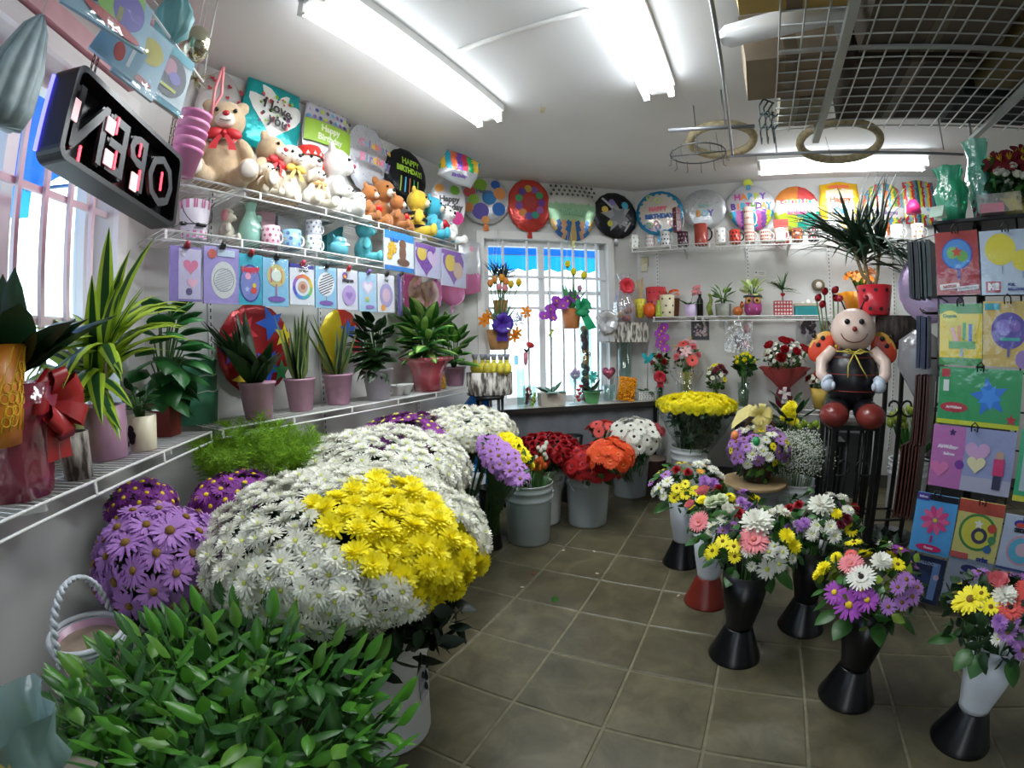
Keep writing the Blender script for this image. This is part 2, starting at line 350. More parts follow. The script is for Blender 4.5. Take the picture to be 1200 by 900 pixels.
# header boards and trims above the near window, baseboards
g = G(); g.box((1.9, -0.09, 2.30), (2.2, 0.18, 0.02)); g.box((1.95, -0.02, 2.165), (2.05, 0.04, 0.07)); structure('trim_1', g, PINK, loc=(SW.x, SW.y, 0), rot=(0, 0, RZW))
g = G()
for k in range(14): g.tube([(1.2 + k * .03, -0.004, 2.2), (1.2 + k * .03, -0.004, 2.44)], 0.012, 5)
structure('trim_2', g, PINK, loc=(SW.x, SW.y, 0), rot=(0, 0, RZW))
BASE = mat('#5a574f', 0.6, var=0.1)
g = G(); g.box((LX + 0.008, 2.0, 0.05), (0.016, 2.0, 0.1)); structure('baseboard_left', g, BASE)
g = G(); g.box(((CBR.x + RX) / 2, RY - 0.008, 0.05), (RX - CBR.x, 0.016, 0.1)); structure('baseboard_back', g, BASE)
g = G(); g.box((LB / 2, -0.008, 0.05), (LB - .04, 0.016, 0.1)); structure('baseboard_back_left', g, BASE, loc=(CLB.x, CLB.y, 0), rot=(0, 0, RZB))
# outside: pavement, far wall and the two awnings
g = G(); g.box((-6, 6, -0.25), (26, 26, 0.1)); structure('pavement', g, mat('#e9e7e2', 0.8, var=0.05))
AWN = mat('#1a9cf0', 0.7, var=0.06, scale=3, trans=0.55)
def awning(P, rz, a, b, label):
    t = thing('awning', label, 'awning', (P.x, P.y, 0), rz)
    g = G(); g.add([(a, 0.15, 2.25), (b, 0.15, 2.25), (b, 0.95, 2.02), (a, 0.95, 2.02), (a, 0.15, 2.262), (b, 0.15, 2.262), (b, 0.96, 2.032), (a, 0.96, 2.032)], [(0, 1, 2, 3), (7, 6, 5, 4), (0, 4, 5, 1), (2, 6, 7, 3), (1, 5, 6, 2), (3, 7, 4, 0)]); obj('canopy', g, AWN, t, False)
    g = G(); n = 12; 
    for k in range(n):
        x0, x1 = a + (b - a) * k / n, a + (b - a) * (k + 1) / n; xm = (x0 + x1) / 2
        g.add([(x0, .955, 2.025), (x1, .955, 2.025), (x1, .96, 1.89), (xm, .962, 1.86), (x0, .96, 1.89)], [(0, 1, 2, 3, 4)])
    obj('valance', g, AWN, t, False)
    g = G(); g.tube([(a, .94, 2.03), (b, .94, 2.03)], .012); 
    for x in (a + .05, b - .05): g.tube([(x, .15, 1.95), (x, .94, 2.02)], .01)
    obj('awning_frame', g, STEEL, t)
awning(CLB, RZB, B0 - 0.5, B1 + 0.5, 'blue fabric awning outside the back window over the counter')
awning(SW, RZW, W0 - 0.2, W1 + 0.5, 'blue fabric awning outside the near barred window behind the hanging sign')

# ------------------------------------------------------------------ ceiling lights
TUBE = mat('#f4faff', 0.4, var=0, emit=11.0)
def light(label, cx, cy, rz, L, watt):
    t = thing('fluorescent_light', label, 'ceiling light', (cx, cy, CH), rz, 'fluorescent fixtures')
    g = G(); g.box((0, 0, -0.02), (0.17, L, 0.04)); g.add([(-.085, -L / 2, -.04), (.085, -L / 2, -.04), (.03, -L / 2, -.075), (-.03, -L / 2, -.075), (-.085, L / 2, -.04), (.085, L / 2, -.04), (.03, L / 2, -.075), (-.03, L / 2, -.075)], [(0, 1, 2, 3), (7, 6, 5, 4), (0, 3, 7, 4), (3, 2, 6, 7), (2, 1, 5, 6)]); obj('housing', g, mat('#f0f0ee', 0.4, var=0.02), t, False)
    for sx in (-1, 1):
        g = G(); g.tube([(sx * .062, -L / 2 + .02, -.088), (sx * .062, L / 2 - .02, -.088)], .017, 10); obj('fluorescent_tube', g, TUBE, t)
        for sy in (-1, 1):
            g = G(); g.box((sx * .062, sy * (L / 2 - .008), -.078), (.03, .016, .06)); obj('socket', g, mat('#e8e8e6', .4), t, False)
    l = bpy.data.lights.new('tube_light', 'AREA'); l.shape = 'RECTANGLE'; l.size = 0.16; l.size_y = L; l.energy = watt; l.color = (0.93, 0.98, 1.0)
    o = bpy.data.objects.new('tube_light', l); COL.objects.link(o); o.parent = t; o.location = (0, 0, -0.115)
Hc = CH - CAM_Z - 0.08
light('twin tube fluorescent fixture on the ceiling nearest the teddy bears', -1.02 * Hc + 0.03, 1.19 * Hc + 0.06, 0.0, 1.24, 20)
light('twin tube fluorescent fixture on the ceiling over the middle of the tiled floor', -0.262 * Hc, 1.32 * Hc, 0.0, 1.24, 20)
light('twin tube fluorescent fixture on the ceiling above the mug shelf', 0.64 * Hc, 2.85 * Hc, PI / 2, 1.22, 17)
# ================================================================== wire shelves and their wall standards
def wire_shelf(label, P, rz, L, depth, z, group='white wire shelves', brackets=3, lip=0.032, tie=0.30):
    """local x along the wall (0..L), local y = 0 at the wall, -depth at the front; z is the top of the deck"""
    t = thing('wire_shelf', label, 'shelf', (P[0], P[1], z), rz, group); n = int(L / 0.026)
    g = G()
    for k in range(n + 1): x = L * k / n; g.tube([(x, -0.012, -0.0035), (x, -depth, -0.0035)], 0.0018, 4, cap=False)
    stuff(obj('deck_wire', g, WHITE_WIRE, t))
    for y in (-0.02, -depth * 0.5):
        g = G(); g.tube([(0, y, -0.0075), (L, y, -0.0075)], 0.003, 6); obj('support_rod', g, WHITE_WIRE, t)
    g = G(); g.tube([(0, -depth, -0.004), (L, -depth, -0.004)], 0.0042, 6); obj('front_rail', g, WHITE_WIRE, t)
    g = G(); g.tube([(0, -depth, -0.004 - lip), (L, -depth, -0.004 - lip)], 0.0042, 6); me = obj('front_rail', g, WHITE_WIRE, t).data
    m = int(L / tie); tie_me = None
    for k in range(m + 1):
        g = G(); g.box((0, -depth - 0.0022, -0.004 - lip / 2), (0.009, 0.004, lip))
        tie_me = tie_me or mesh('rail_tie', g, WHITE_WIRE, False); link('rail_tie', tie_me, t, (0.01 + (L - 0.02) * k / max(m, 1), 0, 0))
    br = None
    for k in range(brackets):
        x = L * (k + 0.5) / brackets
        g = G(); g.add([(-.004, 0, -.012), (.004, 0, -.012), (.004, -depth * .93, -.012), (-.004, -depth * .93, -.012), (-.004, 0, -.075), (.004, 0, -.075), (.004, -depth * .93, -.026), (-.004, -depth * .93, -.026)], [(0, 1, 2, 3), (7, 6, 5, 4), (0, 3, 7, 4), (2, 1, 5, 6), (3, 2, 6, 7), (1, 0, 4, 5)])
        br = br or mesh('bracket', g, WHITE_WIRE, False); link('bracket', br, t, (x, -0.012, 0))
    return t
SL, SM, ST = 0.865, 1.585, 1.790                     # left wall shelf heights
wire_shelf('white wire shelf on the left wall carrying the lavender pots of snake plants', (LX, 0.86), PI / 2, 1.72, 0.30, SL)
wire_shelf('white wire shelf holding mugs and vases with balloon packets clipped along its lip', (LX, 0.66), PI / 2, 1.90, 0.30, SM, brackets=4)
wire_shelf('topmost white wire shelf on the left wall lined with teddy bears', (LX, 0.70), PI / 2, 1.78, 0.30, ST)
SWZ = 0.858
Pw = CLW - DW * 1.75
wire_shelf('white wire shelf under the near barred window with potted plants', (Pw.x, Pw.y), RZW, 1.70, 0.30, SWZ, lip=0.036)
RU, RL, RB3 = 1.895, 1.335, 0.645
wire_shelf('white wire shelf high on the back wall lined with mugs', (-0.84, RY), 0, 2.45, 0.30, RU)
wire_shelf('white wire shelf on the back wall holding the owl pot and small planters', (-0.68, RY), 0, 2.3, 0.30, RL)
wire_shelf('lowest white wire shelf on the back wall behind the yellow flowers', (-0.35, RY), 0, 1.95, 0.30, RB3)
def standard(label, P, rz, z0, z1):
    g = G(); g.box((0, -0.006, (z0 + z1) / 2), (0.022, 0.012, z1 - z0)); n = int((z1 - z0) / 0.03)
    o = thing('shelf_standard', label, 'shelf rail', (P[0], P[1], 0), rz, 'slotted shelf standards')
    obj('channel', g, WHITE_WIRE, o, False)
    g = G()
    for k in range(n): g.box((0, -0.0122, z0 + 0.02 + k * 0.03), (0.006, 0.001, 0.016))
    stuff(obj('slot', g, mat('#4a4a4a', 0.6, var=0), o, False)); return o
standard('white slotted upright on the left wall beside the stacked green planters', (LX, on_x(245, 330, LX).y), PI / 2, 0.2, 2.1)
standard('white slotted upright on the left wall behind the snake plants', (LX, 1.62), PI / 2, 0.5, 2.1)
standard('white slotted upright on the left wall behind the leafy pot in red wrap', (LX, 2.42), PI / 2, 0.5, 2.1)
for px, lab in ((771, 'white slotted upright on the back wall nearest the slanted window'), (877, 'white slotted upright on the back wall above the owl pot'), (972, 'white slotted upright on the back wall behind the orange lily pot'), (1047, 'white slotted upright on the back wall behind the tall spiky dracaena')):
    standard(lab, (on_y(px, 330, RY).x, RY), 0, 0.3, 1.9)
q = CLW - DW * 1.02
standard('white slotted upright under the near window behind the white basket', q, RZW, 0.1, 0.86)
# ================================================================== flower heads, leaves, buckets
PETW = mat('#f1f1e6', 0.6, var=0.04, trans=0.25); PETY = mat('#fff024', 0.6, var=0.05, trans=0.25); PETV = mat('#b884cf', 0.6, var=0.12, trans=0.25)
PETP = mat('#8c3a9a', 0.6, var=0.15, trans=0.2); PETR = mat('#a81822', 0.6, var=0.2, trans=0.15); PETO = mat('#ee5a24', 0.6, var=0.12, trans=0.2); PETK = mat('#ee8f96', 0.6, var=0.1, trans=0.25)
PETM = mat('#6a1028', 0.6, var=0.2, trans=0.1); PETC = mat('#e9645c', .6, var=.1, trans=.2); PETG = mat('#d99a2a', .6, var=.1, trans=.2)
EYEY = mat('#e0c020', 0.8, var=0.2, scale=200); EYEG = mat('#c9d05a', 0.8, var=0.2, scale=200); EYEK = mat('#2a1a16', 0.8, var=0.2, scale=200); EYEB = mat('#7a5a1a', .8, var=.2, scale=200)
LFD = mat('#1f3d1e', 0.45, var=0.3, scale=12, trans=0.15); LFM = mat('#35652a', 0.4, var=0.25, scale=12, trans=0.2); LFL = mat('#5f9132', 0.4, var=0.25, scale=12, trans=0.25)
LFB = mat('#4f8f2c', 0.3, var=0.25, scale=10, trans=0.25); LFY = mat('#a9c24a', 0.4, var=0.12, trans=0.3); STEM = mat('#3f6a2c', 0.5, var=0.2)
def petal(g, R, ang, r0, r1, w, z0, z1, curl, m=0):
    c, s = math.cos(ang), math.sin(ang); vs = []
    for t, k in ((0, .35), (.45, 1.0), (.85, .85), (1.0, .25)):
        r = r0 + (r1 - r0) * t; z = z0 + (z1 - z0) * t + curl * t * t
        for sd in (-1, 1): x, y = r, sd * w * k; vs.append((x * c - y * s, x * s + y * c, z))
    g.add(vs, [(0, 1, 3, 2), (2, 3, 5, 4), (4, 5, 7, 6)], m)
def flower_mesh(kind, pm, em, seed=0):
    R = random.Random(seed * 31 + hash(kind) % 1 + len(kind)); g = G(); j = lambda a: R.uniform(-a, a)
    if kind == 'mum':                                          # many layered pompon daisy with a small eye
        for n, r1, z0, z1, cu in ((18, 1.0, -.10, .02, -.10), (16, .88, -.04, .16, -.06), (12, .66, 0, .30, 0), (8, .44, .02, .36, .02)):
            for k in range(n): petal(g, R, 2 * PI * (k + j(.3)) / n + n, .1, r1 * (1 + j(.08)), .088, z0, z1 + j(.05), cu)
        g.ball((0, 0, .12), (.17, .17, .1), 7, 4, 1)
    elif kind == 'pompon':
        for n, r1, z0, z1, cu in ((16, 1.0, -.10, .05, -.12), (16, .95, -.02, .26, -.1), (14, .8, .04, .44, -.06), (11, .58, .1, .52, -.04), (7, .34, .14, .56, -.02)):
            for k in range(n): petal(g, R, 2 * PI * (k + j(.3)) / n + n, .08, r1 * (1 + j(.08)), .12, z0, z1 + j(.06), cu)
    elif kind == 'daisy':
        for n, r1, z0, z1, cu in ((17, 1.0, -.05, .0, -.06), (15, .9, 0, .1, -.04)):
            for k in range(n): petal(g, R, 2 * PI * (k + j(.25)) / n + n, .15, r1 * (1 + j(.07)), .098, z0, z1 + j(.05), cu)
        g.ball((0, 0, .05), (.24, .24, .13), 10, 5, 1)
    elif kind == 'gerbera':
        for n, r1, z0, z1, cu in ((24, 1.0, -.04, .02, -.05), (20, .86, .0, .08, -.04), (20, .45, .03, .16, -.02)):
            for k in range(n): petal(g, R, 2 * PI * (k + j(.2)) / n + n, .12, r1 * (1 + j(.04)), .08, z0, z1 + j(.03), cu)
        g.ball((0, 0, .06), (.2, .2, .1), 10, 5, 1)
    elif kind == 'carnation':
        for n, r1, z0, z1, cu in ((9, 1.0, 0, .2, -.1), (9, .85, .05, .45, -.08), (8, .65, .1, .62, -.04), (6, .42, .12, .72, 0), (4, .22, .15, .75, 0)):
            for k in range(n): petal(g, R, 2 * PI * (k + j(.4)) / n + n, .03, r1 * (1 + j(.12)), .3, z0, z1 + j(.12), cu)
    elif kind == 'rose':
        for n, r1, z1, w in ((6, .95, .75, .5), (5, .8, .95, .45), (5, .55, 1.08, .35), (4, .3, 1.12, .25)):
            for k in range(n):
                a = 2 * PI * k / n + n; c, s = math.cos(a), math.sin(a); vs = []
                for t, q in ((0, .35), (.35, 1.0), (.75, 1.0), (1.0, .7)):
                    rr = r1 * (.25 + .75 * math.sin(min(1, t * 1.25) * PI / 2)) * (1.0 + (.16 if t == 1 and n == 6 else 0)); z = -.1 + (z1 + .1) * t
                    for sd in (-1, 0, 1): x, y = rr * (1 if sd == 0 else .82), sd * w * q; vs.append((x * c - y * s, x * s + y * c, z))
                g.add(vs, [(i * 3 + b, i * 3 + b + 1, i * 3 + b + 4, i * 3 + b + 3) for i in range(3) for b in (0, 1)])
    elif kind == 'tulip':
        for n, r1, off in ((3, .62, 0), (3, .55, 1.05)):
            for k in range(n):
                a = 2 * PI * k / n + off; c, s = math.cos(a), math.sin(a); vs = []
                for t, q, rr in ((0, .25, .1), (.25, .8, .75), (.55, 1.0, .98), (.8, .75, .85), (1, .12, .55)):
                    for sd in (-1, 0, 1): x, y = r1 * rr * (1 if sd == 0 else .78), sd * .56 * q; vs.append((x * c - y * s, x * s + y * c, t * 1.9 - .1))
                g.add(vs, [(i * 3 + b, i * 3 + b + 1, i * 3 + b + 4, i * 3 + b + 3) for i in range(4) for b in (0, 1)], [1 if i == 0 else 0 for i in range(4) for b in (0, 1)])
    elif kind == 'orchid':
        for k, (w, l) in enumerate(((.42, .8), (.62, .95), (.35, .8), (.35, .8), (.62, .95))):
            a = PI / 2 + (0, -1.2, -2.4, 2.4, 1.2)[k]; petal(g, R, a, .05, l, w, 0, .12, -.16)
        g.ball((0, -.12, .12), (.16, .22, .14), 8, 5, 1)
    elif kind == 'lily':
        for k in range(6): petal(g, R, 2 * PI * k / 6, .05, 1.0, .24, .1, .5, -.35)
        for k in range(6):
            a = 2 * PI * k / 6 + .5; g.tube([(0, 0, .1), (.2 * math.cos(a), .2 * math.sin(a), .7)], .02, 4, 1)
    return mesh('flower_head', g, [pm, em], True)
FM = {}
def heads(kind, pm, em=None, n=3):
    key = (kind, pm.name)
    if key not in FM: FM[key] = [flower_mesh(kind, pm, em or EYEY, s) for s in range(n)]
    return random.choice(FM[key])
def aim(d, spin=None):
    q = Vector((0, 0, 1)).rotation_difference(Vector(d).normalized()); 
    return (q.to_matrix() @ Matrix.Rotation(rnd(0, 2 * PI) if spin is None else spin, 3, 'Z')).to_euler()
def leaf_geo(L, wd, bend=0.35, cup=0.2, tip=1.0, m=0, n=5, wave=0.0):
    """leaf along +x from the origin, face up"""
    g = G(); pts = []; ws = []
    for i in range(n + 1):
        t = i / n; pts.append((L * math.sin(bend * t) / max(bend, .01) if bend else L * t, wave * math.sin(t * 5) * wd, -L * (1 - math.cos(bend * t)) / max(bend, .01) if bend else 0))
        ws.append(wd * (math.sin(PI * min(1, t ** (.75 * tip) * .96 + .04)) ** .8 + .02))
    g.strip(pts, ws, (0, 1, 0), m, cup); return g
LM = {}
def leaf_mesh(name, L, wd, mats, bend=0.35, cup=0.2, tip=1.0, two=False):
    key = (name, round(L, 3), round(wd, 3), tuple(m.name for m in mats), bend, cup, tip)
    if key not in LM: LM[key] = mesh('leaf', leaf_geo(L, wd, bend, cup, tip, (0, 1) if two else 0), mats)
    return LM[key]
def leaf_clump(pts, size, mats, parent, name='foliage', w=.32, droop=.3):
    """small leaves nobody would count, joined"""
    g = G()
    for (p, d) in pts:
        R = aim(d).to_matrix().to_4x4(); lg = leaf_geo(size * rnd(.7, 1.3), size * w, rnd(.1, .8), .15, 1.0, random.randrange(len(mats)), 3)
        g.join(lg, Matrix.Translation(p) @ R @ Matrix.Rotation(rnd(-1.2, -.2), 4, 'Y'))
    return stuff(obj(name, g, mats, parent))
def fib(n, zmin=-0.15):
    for i in range(n):
        z = 1 - (1 - zmin) * (i + .5) / n; a = PI * (1 + 5 ** .5) * i + .3; r = math.sqrt(max(0, 1 - z * z)); yield Vector((r * math.cos(a), r * math.sin(a), z))
def dome(name, label, cat, c, r, rz, n, size, pick, base, group=None, zmin=-0.15, stem=True, leaves=160, leafsize=.05, lm=None, jit=.05, sq=(1, 1), turn=0, part='flower', smooth_tilt=.35, keep=None, stems=26, thing_at=None):
    """a bunch: heads spread over a half ellipsoid around c, stems running down to base"""
    c = Vector(c); base = Vector(base); t = thing_at or thing(name, label, cat, base, 0, group); off = c - base
    T = Matrix.Rotation(turn, 3, 'Z'); cnt = 0
    for u in fib(n, zmin):
        p = T @ Vector((u.x * r * sq[0], u.y * r * sq[1], u.z * rz)); nr = (T @ Vector((u.x / (r * sq[0]), u.y / (r * sq[1]), u.z / rz))).normalized()
        p = p * (1 + rnd(-jit, jit)) + off; d = (nr + Vector((rnd(-1, 1), rnd(-1, 1), rnd(-.2, .8))) * smooth_tilt)
        if keep and not keep(p + base): continue
        k = pick(p + base, u)
        if k is None: continue
        kind, pm, em, s = k; sz = size * s * rnd(.85, 1.12)
        link(part, heads(kind, pm, em), t, p, aim(d), sz); cnt += 1
    if leaves:
        pts = []
        for _ in range(leaves):
            u = Vector((rnd(-1, 1), rnd(-1, 1), rnd(-.9, .75))); u = u.normalized() * rnd(.45, .80); p = T @ Vector((u.x * r * sq[0], u.y * r * sq[1], u.z * rz)) + off
            pts.append((p, Vector((u.x, u.y, rnd(-.3, .6)))))
        for _ in range(int(leaves * .8) if stem else 0):        # leaves under the heads, narrowing to the pail
            k = rnd(0, 1); a = rnd(0, 2 * PI); q = r * (.86 - .45 * k) * rnd(.35, 1) ** .5; pts.append((Vector((math.cos(a) * q * sq[0], math.sin(a) * q * sq[1], -rz * (.1 + 1.0 * k))) + off, Vector((math.cos(a), math.sin(a), rnd(-.5, .8)))))
        leaf_clump(pts, leafsize, lm or [LFD, LFM], t)
    if stem:
        g = G()
        for _ in range(stems):
            u = Vector((rnd(-1, 1), rnd(-1, 1))); u = u.normalized() * rnd(0, .8); tp = T @ Vector((u.x * r * sq[0], u.y * r * sq[1], rz * .3)) + off
            b = Vector((u.x * .06, u.y * .06, .02)); g.tube([b, b.lerp(tp, .5) + Vector((0, 0, .03)), tp], .0028, 4, cap=False)
        stuff(obj('stem', g, STEM, t))
    return t
# ------------------------------------------------------------------ pails and cone vases
PAILW = mat('#e9edf0', 0.35, var=0.03, scale=4); MILKY = clear('#dfe9ea', 0.10, 0.2, 0.36); WATER = mat('#7f8f94', 0.15, var=0.05)
def pail(label, x, y, z=0.0, r=0.138, h=0.37, body=None, water=0.0, handle=True, turn=0.0, group='plastic pails', name='bucket', tint='#7f8f94'):
    t = thing(name, label, 'bucket', (x, y, z), turn, group); R = r; b = body or PAILW
    pr = [(R * .90, .002), (R * .915, .012), (R * .985, h - .105), (R, h - .1), (R * 1.035, h - .094), (R * 1.035, h - .086), (R * 1.0, h - .08), (R * 1.005, h - .05), (R * 1.045, h - .044), (R * 1.045, h - .036), (R * 1.01, h - .03), (R * 1.015, h - .012), (R * 1.05, h - .006), (R * 1.05, h), (R * .985, h), (R * .975, h - .02), (R * .87, .02)]
    g = G(); g.lathe(pr, 28); obj('pail_body', g, b, t)
    if water:
        g = G(); g.lathe([(R * .86, .006), (R * .955, water - .002), (.001, water)], 24); obj('water', g, mat(tint, 0.15, var=0.06), t)
    else:
        g = G(); g.lathe([(R * .865, .02), (.001, .021)], 20, capb=False); obj('pail_floor', g, b, t)
    if handle:
        pts = [(R * 1.06 * math.cos(a), R * 1.05 * math.sin(a) * .25 - abs(math.sin(a)) * R * .85, h - .06 - abs(math.sin(a)) * R * .9) for a in [PI * k / 14 for k in range(15)]]
        g = G(); g.tube([(p[0], p[1], p[2]) for p in pts], .0022, 5); 
        for sx in (-1, 1): g.ball((sx * R * 1.04, 0, h - .06), .011, 8, 5)
        obj('handle', g, mat('#c8ccd0', .3, .5, .02), t)
    return t
def cone_vase(label, x, y, top, foot, group='cone vases of mixed bouquets', h=0.36, rt=0.088, rb=0.098, lean=0.0):
    t = thing('cone_vase', label, 'vase', (x, y, 0), lean, group); zw = 0.125
    g = G(); g.lathe([(rb, 0), (rb, .006), (rb * .93, .02), (rb * .53, zw), (rb * .50, zw + .004)], 28, capt=True); obj('vase_foot', g, foot, t)
    g = G(); g.lathe([(rb * .5, zw + .003), (rb * .52, zw + .02), (rt * .78, h * .62), (rt, h), (rt * .95, h), (rt * .72, h * .6), (rb * .44, zw + .02)], 28); obj('vase_cup', g, top, t)
    return t
# ================================================================== left bank of chrysanthemums
def pos(P): return P
A_C, A_R, A_Z = Vector((-1.0, 0.85, 0.60)), 0.40, 0.19
pail('white pail with a faded label under the front white and yellow chrysanthemums', -0.885, 0.80, r=0.158, h=0.40, turn=-.6)
g = G(); out = [(math.sin(a) * .1585 * 1.0, -math.cos(a) * .1585) for a in [2.25 + .06 * k for k in range(9)]]
vs = [(x * .965, y * .965, .16) for x, y in out] + [(x * .99, y * .99, .28) for x, y in out]; g.add(vs, [(k, k + 1, k + 10, k + 9) for k in range(8)])
lb = [o for o in COL.objects if o.name.startswith('bucket')][-1]
obj('label_print', g, mat('#b9bec6', .5, var=.35, scale=40), lb)
for k, (a, w_, z_) in enumerate(((2.38, .02, .25), (2.5, .03, .235), (2.46, .022, .2), (2.6, .02, .26))):
    g = G(); g.ball((math.sin(a) * .156, -math.cos(a) * .156, z_), (w_ * .6, .006, w_ * .6), 8, 5); obj('label_mark', g, mat('#2b2f36', .5), lb)
def proj(P):
    d = Vector(P) - CP; x, y, z = d.dot(CR), d.dot(CU), d.dot(CF); rho = math.hypot(x, y); th = math.atan2(rho, z); R = LF * (th + LK * th ** 3)
    return 600 + R * x / rho, 450 - R * y / rho
# the yellow bunch takes the aisle side of the dome, the white one the wall side and the front
YP = [(352, 592), (395, 572), (450, 556), (500, 575), (560, 640), (590, 690), (520, 730), (470, 690), (420, 655), (385, 615)]
def is_yellow(p):
    x, y = proj(p); c = False; j = len(YP) - 1
    for i in range(len(YP)):
        (xi, yi), (xj, yj) = YP[i], YP[j]
        if (yi > y) != (yj > y) and x < (xj - xi) * (y - yi) / (yj - yi) + xi: c = not c
        j = i
    return c
base = (-0.885, 0.80, 0.06)
dome('bunch_of_yellow_chrysanthemums', 'big bunch of yellow chrysanthemums in the front white pail', 'flowers', A_C, A_R, A_Z, 420, 0.037, lambda p, u: ('pompon', PETY, EYEY, 1.0) if is_yellow(p) else None, base, 'chrysanthemums along the left wall', zmin=-.28, leaves=120, stems=16)
dome('bunch_of_white_chrysanthemums', 'big bunch of white chrysanthemums in the front white pail', 'flowers', A_C, A_R, A_Z, 470, 0.034, lambda p, u: None if is_yellow(p) else ('mum', PETW, EYEG, 1.0), (base[0], base[1] - .012, base[2]), 'chrysanthemums along the left wall', zmin=-.32, leaves=420, leafsize=.06, lm=[LFD], stems=20)
leaf_clump([(Vector((q * math.cos(a), q * math.sin(a), z)), Vector((math.cos(a), math.sin(a), rnd(-.9, .3)))) for a, q, z in ((rnd(-1.9, .5), rnd(.14, .27), rnd(.36, .48)) for _ in range(330))], .062, [LFD, mat('#14261a', .5, var=.2)], [o for o in COL.objects if o.name.startswith('bunch_of_white')][-1], 'lower_foliage')
def bunch(lab, nm, c, r, rz, n, size, kind, pm, em, pl, **k):
    b = (c[0] + k.pop('bx', 0), c[1] + k.pop('by', 0))
    if pl: pail(pl, b[0], b[1], r=.135, h=.36, turn=rnd(0, 3))
    return dome(nm, lab, 'flowers', c, r, rz, n, size, lambda p, u: (kind, pm, em, 1.0), (b[0], b[1], .05), 'chrysanthemums along the left wall', **k)
bunch('bunch of creamy white chrysanthemums behind the yellow bunch', 'bunch_of_white_chrysanthemums', (-1.37, 1.40, .62), .37, .175, 270, .041, 'mum', PETW, EYEG, 'white pail hidden under the creamy white chrysanthemums behind the yellow bunch', zmin=-.35, leaves=260)
bunch('bunch of purple chrysanthemums between the two rear white bunches', 'bunch_of_purple_chrysanthemums', (-1.50, 1.74, .67), .24, .14, 150, .042, 'daisy', mat('#8f3f98', .6, var=.2, trans=.2), EYEG, 'pail hidden under the purple chrysanthemums', zmin=-.4, bx=-.12, by=-.04, sq=(1.0, 1.12))
bunch('bunch of small white daisies under the right end of the left shelf', 'bunch_of_white_daisies', (-1.34, 2.00, .695), .265, .12, 260, .030, 'mum', PETW, EYEG, 'pail hidden under the small white daisies', zmin=-.45, bx=-.05, by=-.05, leaves=240, stems=90)
bunch('bunch of lavender daisies nearest the white basket', 'bunch_of_lavender_daisies', (-1.30, 0.43, .59), .20, .16, 62, .05, 'daisy', PETV, EYEB, 'pail hidden under the lavender daisies', zmin=-.5, leaves=160, lm=[LFD], sq=(1.0, .95))
bunch('dark purple daisies behind the lavender bunch at the wall side', 'bunch_of_purple_daisies', (-1.60, 0.50, .665), .115, .09, 50, .036, 'daisy', PETP, EYEY, None, zmin=-.4, leaves=60, bx=.16, by=0)
bunch('dark purple daisies between the lavender and white bunches', 'bunch_of_purple_daisies', (-1.45, 0.77, .66), .14, .09, 60, .036, 'daisy', PETP, EYEY, 'pail hidden under the dark purple daisies', zmin=-.4, leaves=60)
# lavender and yellow bunch leaning towards the aisle
def lean(lab, nm, c, r, rz, n, size, kind, pm, em, base, sq, turn, tilt):
    t = dome(nm, lab, 'flowers', c, r, rz, n, size, lambda p, u: (kind, pm, em, 1.0), base, 'chrysanthemums along the left wall', zmin=-.4, leaves=110, sq=sq, turn=turn); return t
t = thing('tall_vase', 'slim black vase under the leaning lavender and yellow bunches', 'vase', (-1.28, 2.14, 0)); g = G(); g.lathe([(.07, 0), (.07, .01), (.05, .15), (.06, .36), (.055, .36), (.045, .15)], 20); obj('vase_body', g, BLACK, t)
def slope_bunch(lab, nm, ps, rad, n, size, kind, pm, em, base):
    """heads spread along a sloping ridge line"""
    t = thing(nm, lab, 'flowers', base, 0, 'chrysanthemums along the left wall'); B = Vector(base); P0, P1 = Vector(ps[0]), Vector(ps[1]); ax = (P1 - P0).normalized(); u, w, _ = frame_of(ax); pts = []
    for k in range(n):
        s_ = (k + .5) / n; c = P0.lerp(P1, s_); a = k * 2.39996; d = (u * math.cos(a) + w * math.sin(a)); 
        if d.z < -.45: d.z *= -.6; d.normalize()
        rr = rad * (.45 + .55 * math.sin(PI * min(max(s_, .1), .9))); p = c + d * rr * rnd(.85, 1.05)
        link('flower', heads(kind, pm, em), t, p - B, aim(d + Vector((.3, -.6, .5))), size * rnd(.85, 1.15)); pts.append((c - B + d * rr * .3, d))
    leaf_clump(pts * 2, .05, [LFD, LFM], t); g = G()
    for k in range(0, n, 3):
        s_ = (k + .5) / n; c = P0.lerp(P1, s_) - B; g.tube([(rnd(-.05, .05), rnd(-.05, .05), .02), c * .5 + Vector((0, 0, .06)), c], .003, 4, cap=False)
    stuff(obj('stem', g, STEM, t)); return t
slope_bunch('bunch of lavender chrysanthemums leaning over the tulip pail', 'bunch_of_lavender_chrysanthemums', (on_z(568, 518, .70), on_z(612, 566, .56)), .062, 70, .033, 'daisy', PETV, EYEB, (-1.28, 2.14, .04))
slope_bunch('bunch of bright yellow chrysanthemums behind the leaning lavender ones', 'bunch_of_yellow_chrysanthemums', (on_z(578, 508, .69), on_z(616, 545, .60)), .055, 70, .028, 'pompon', PETY, EYEY, (-1.28, 2.15, .04))
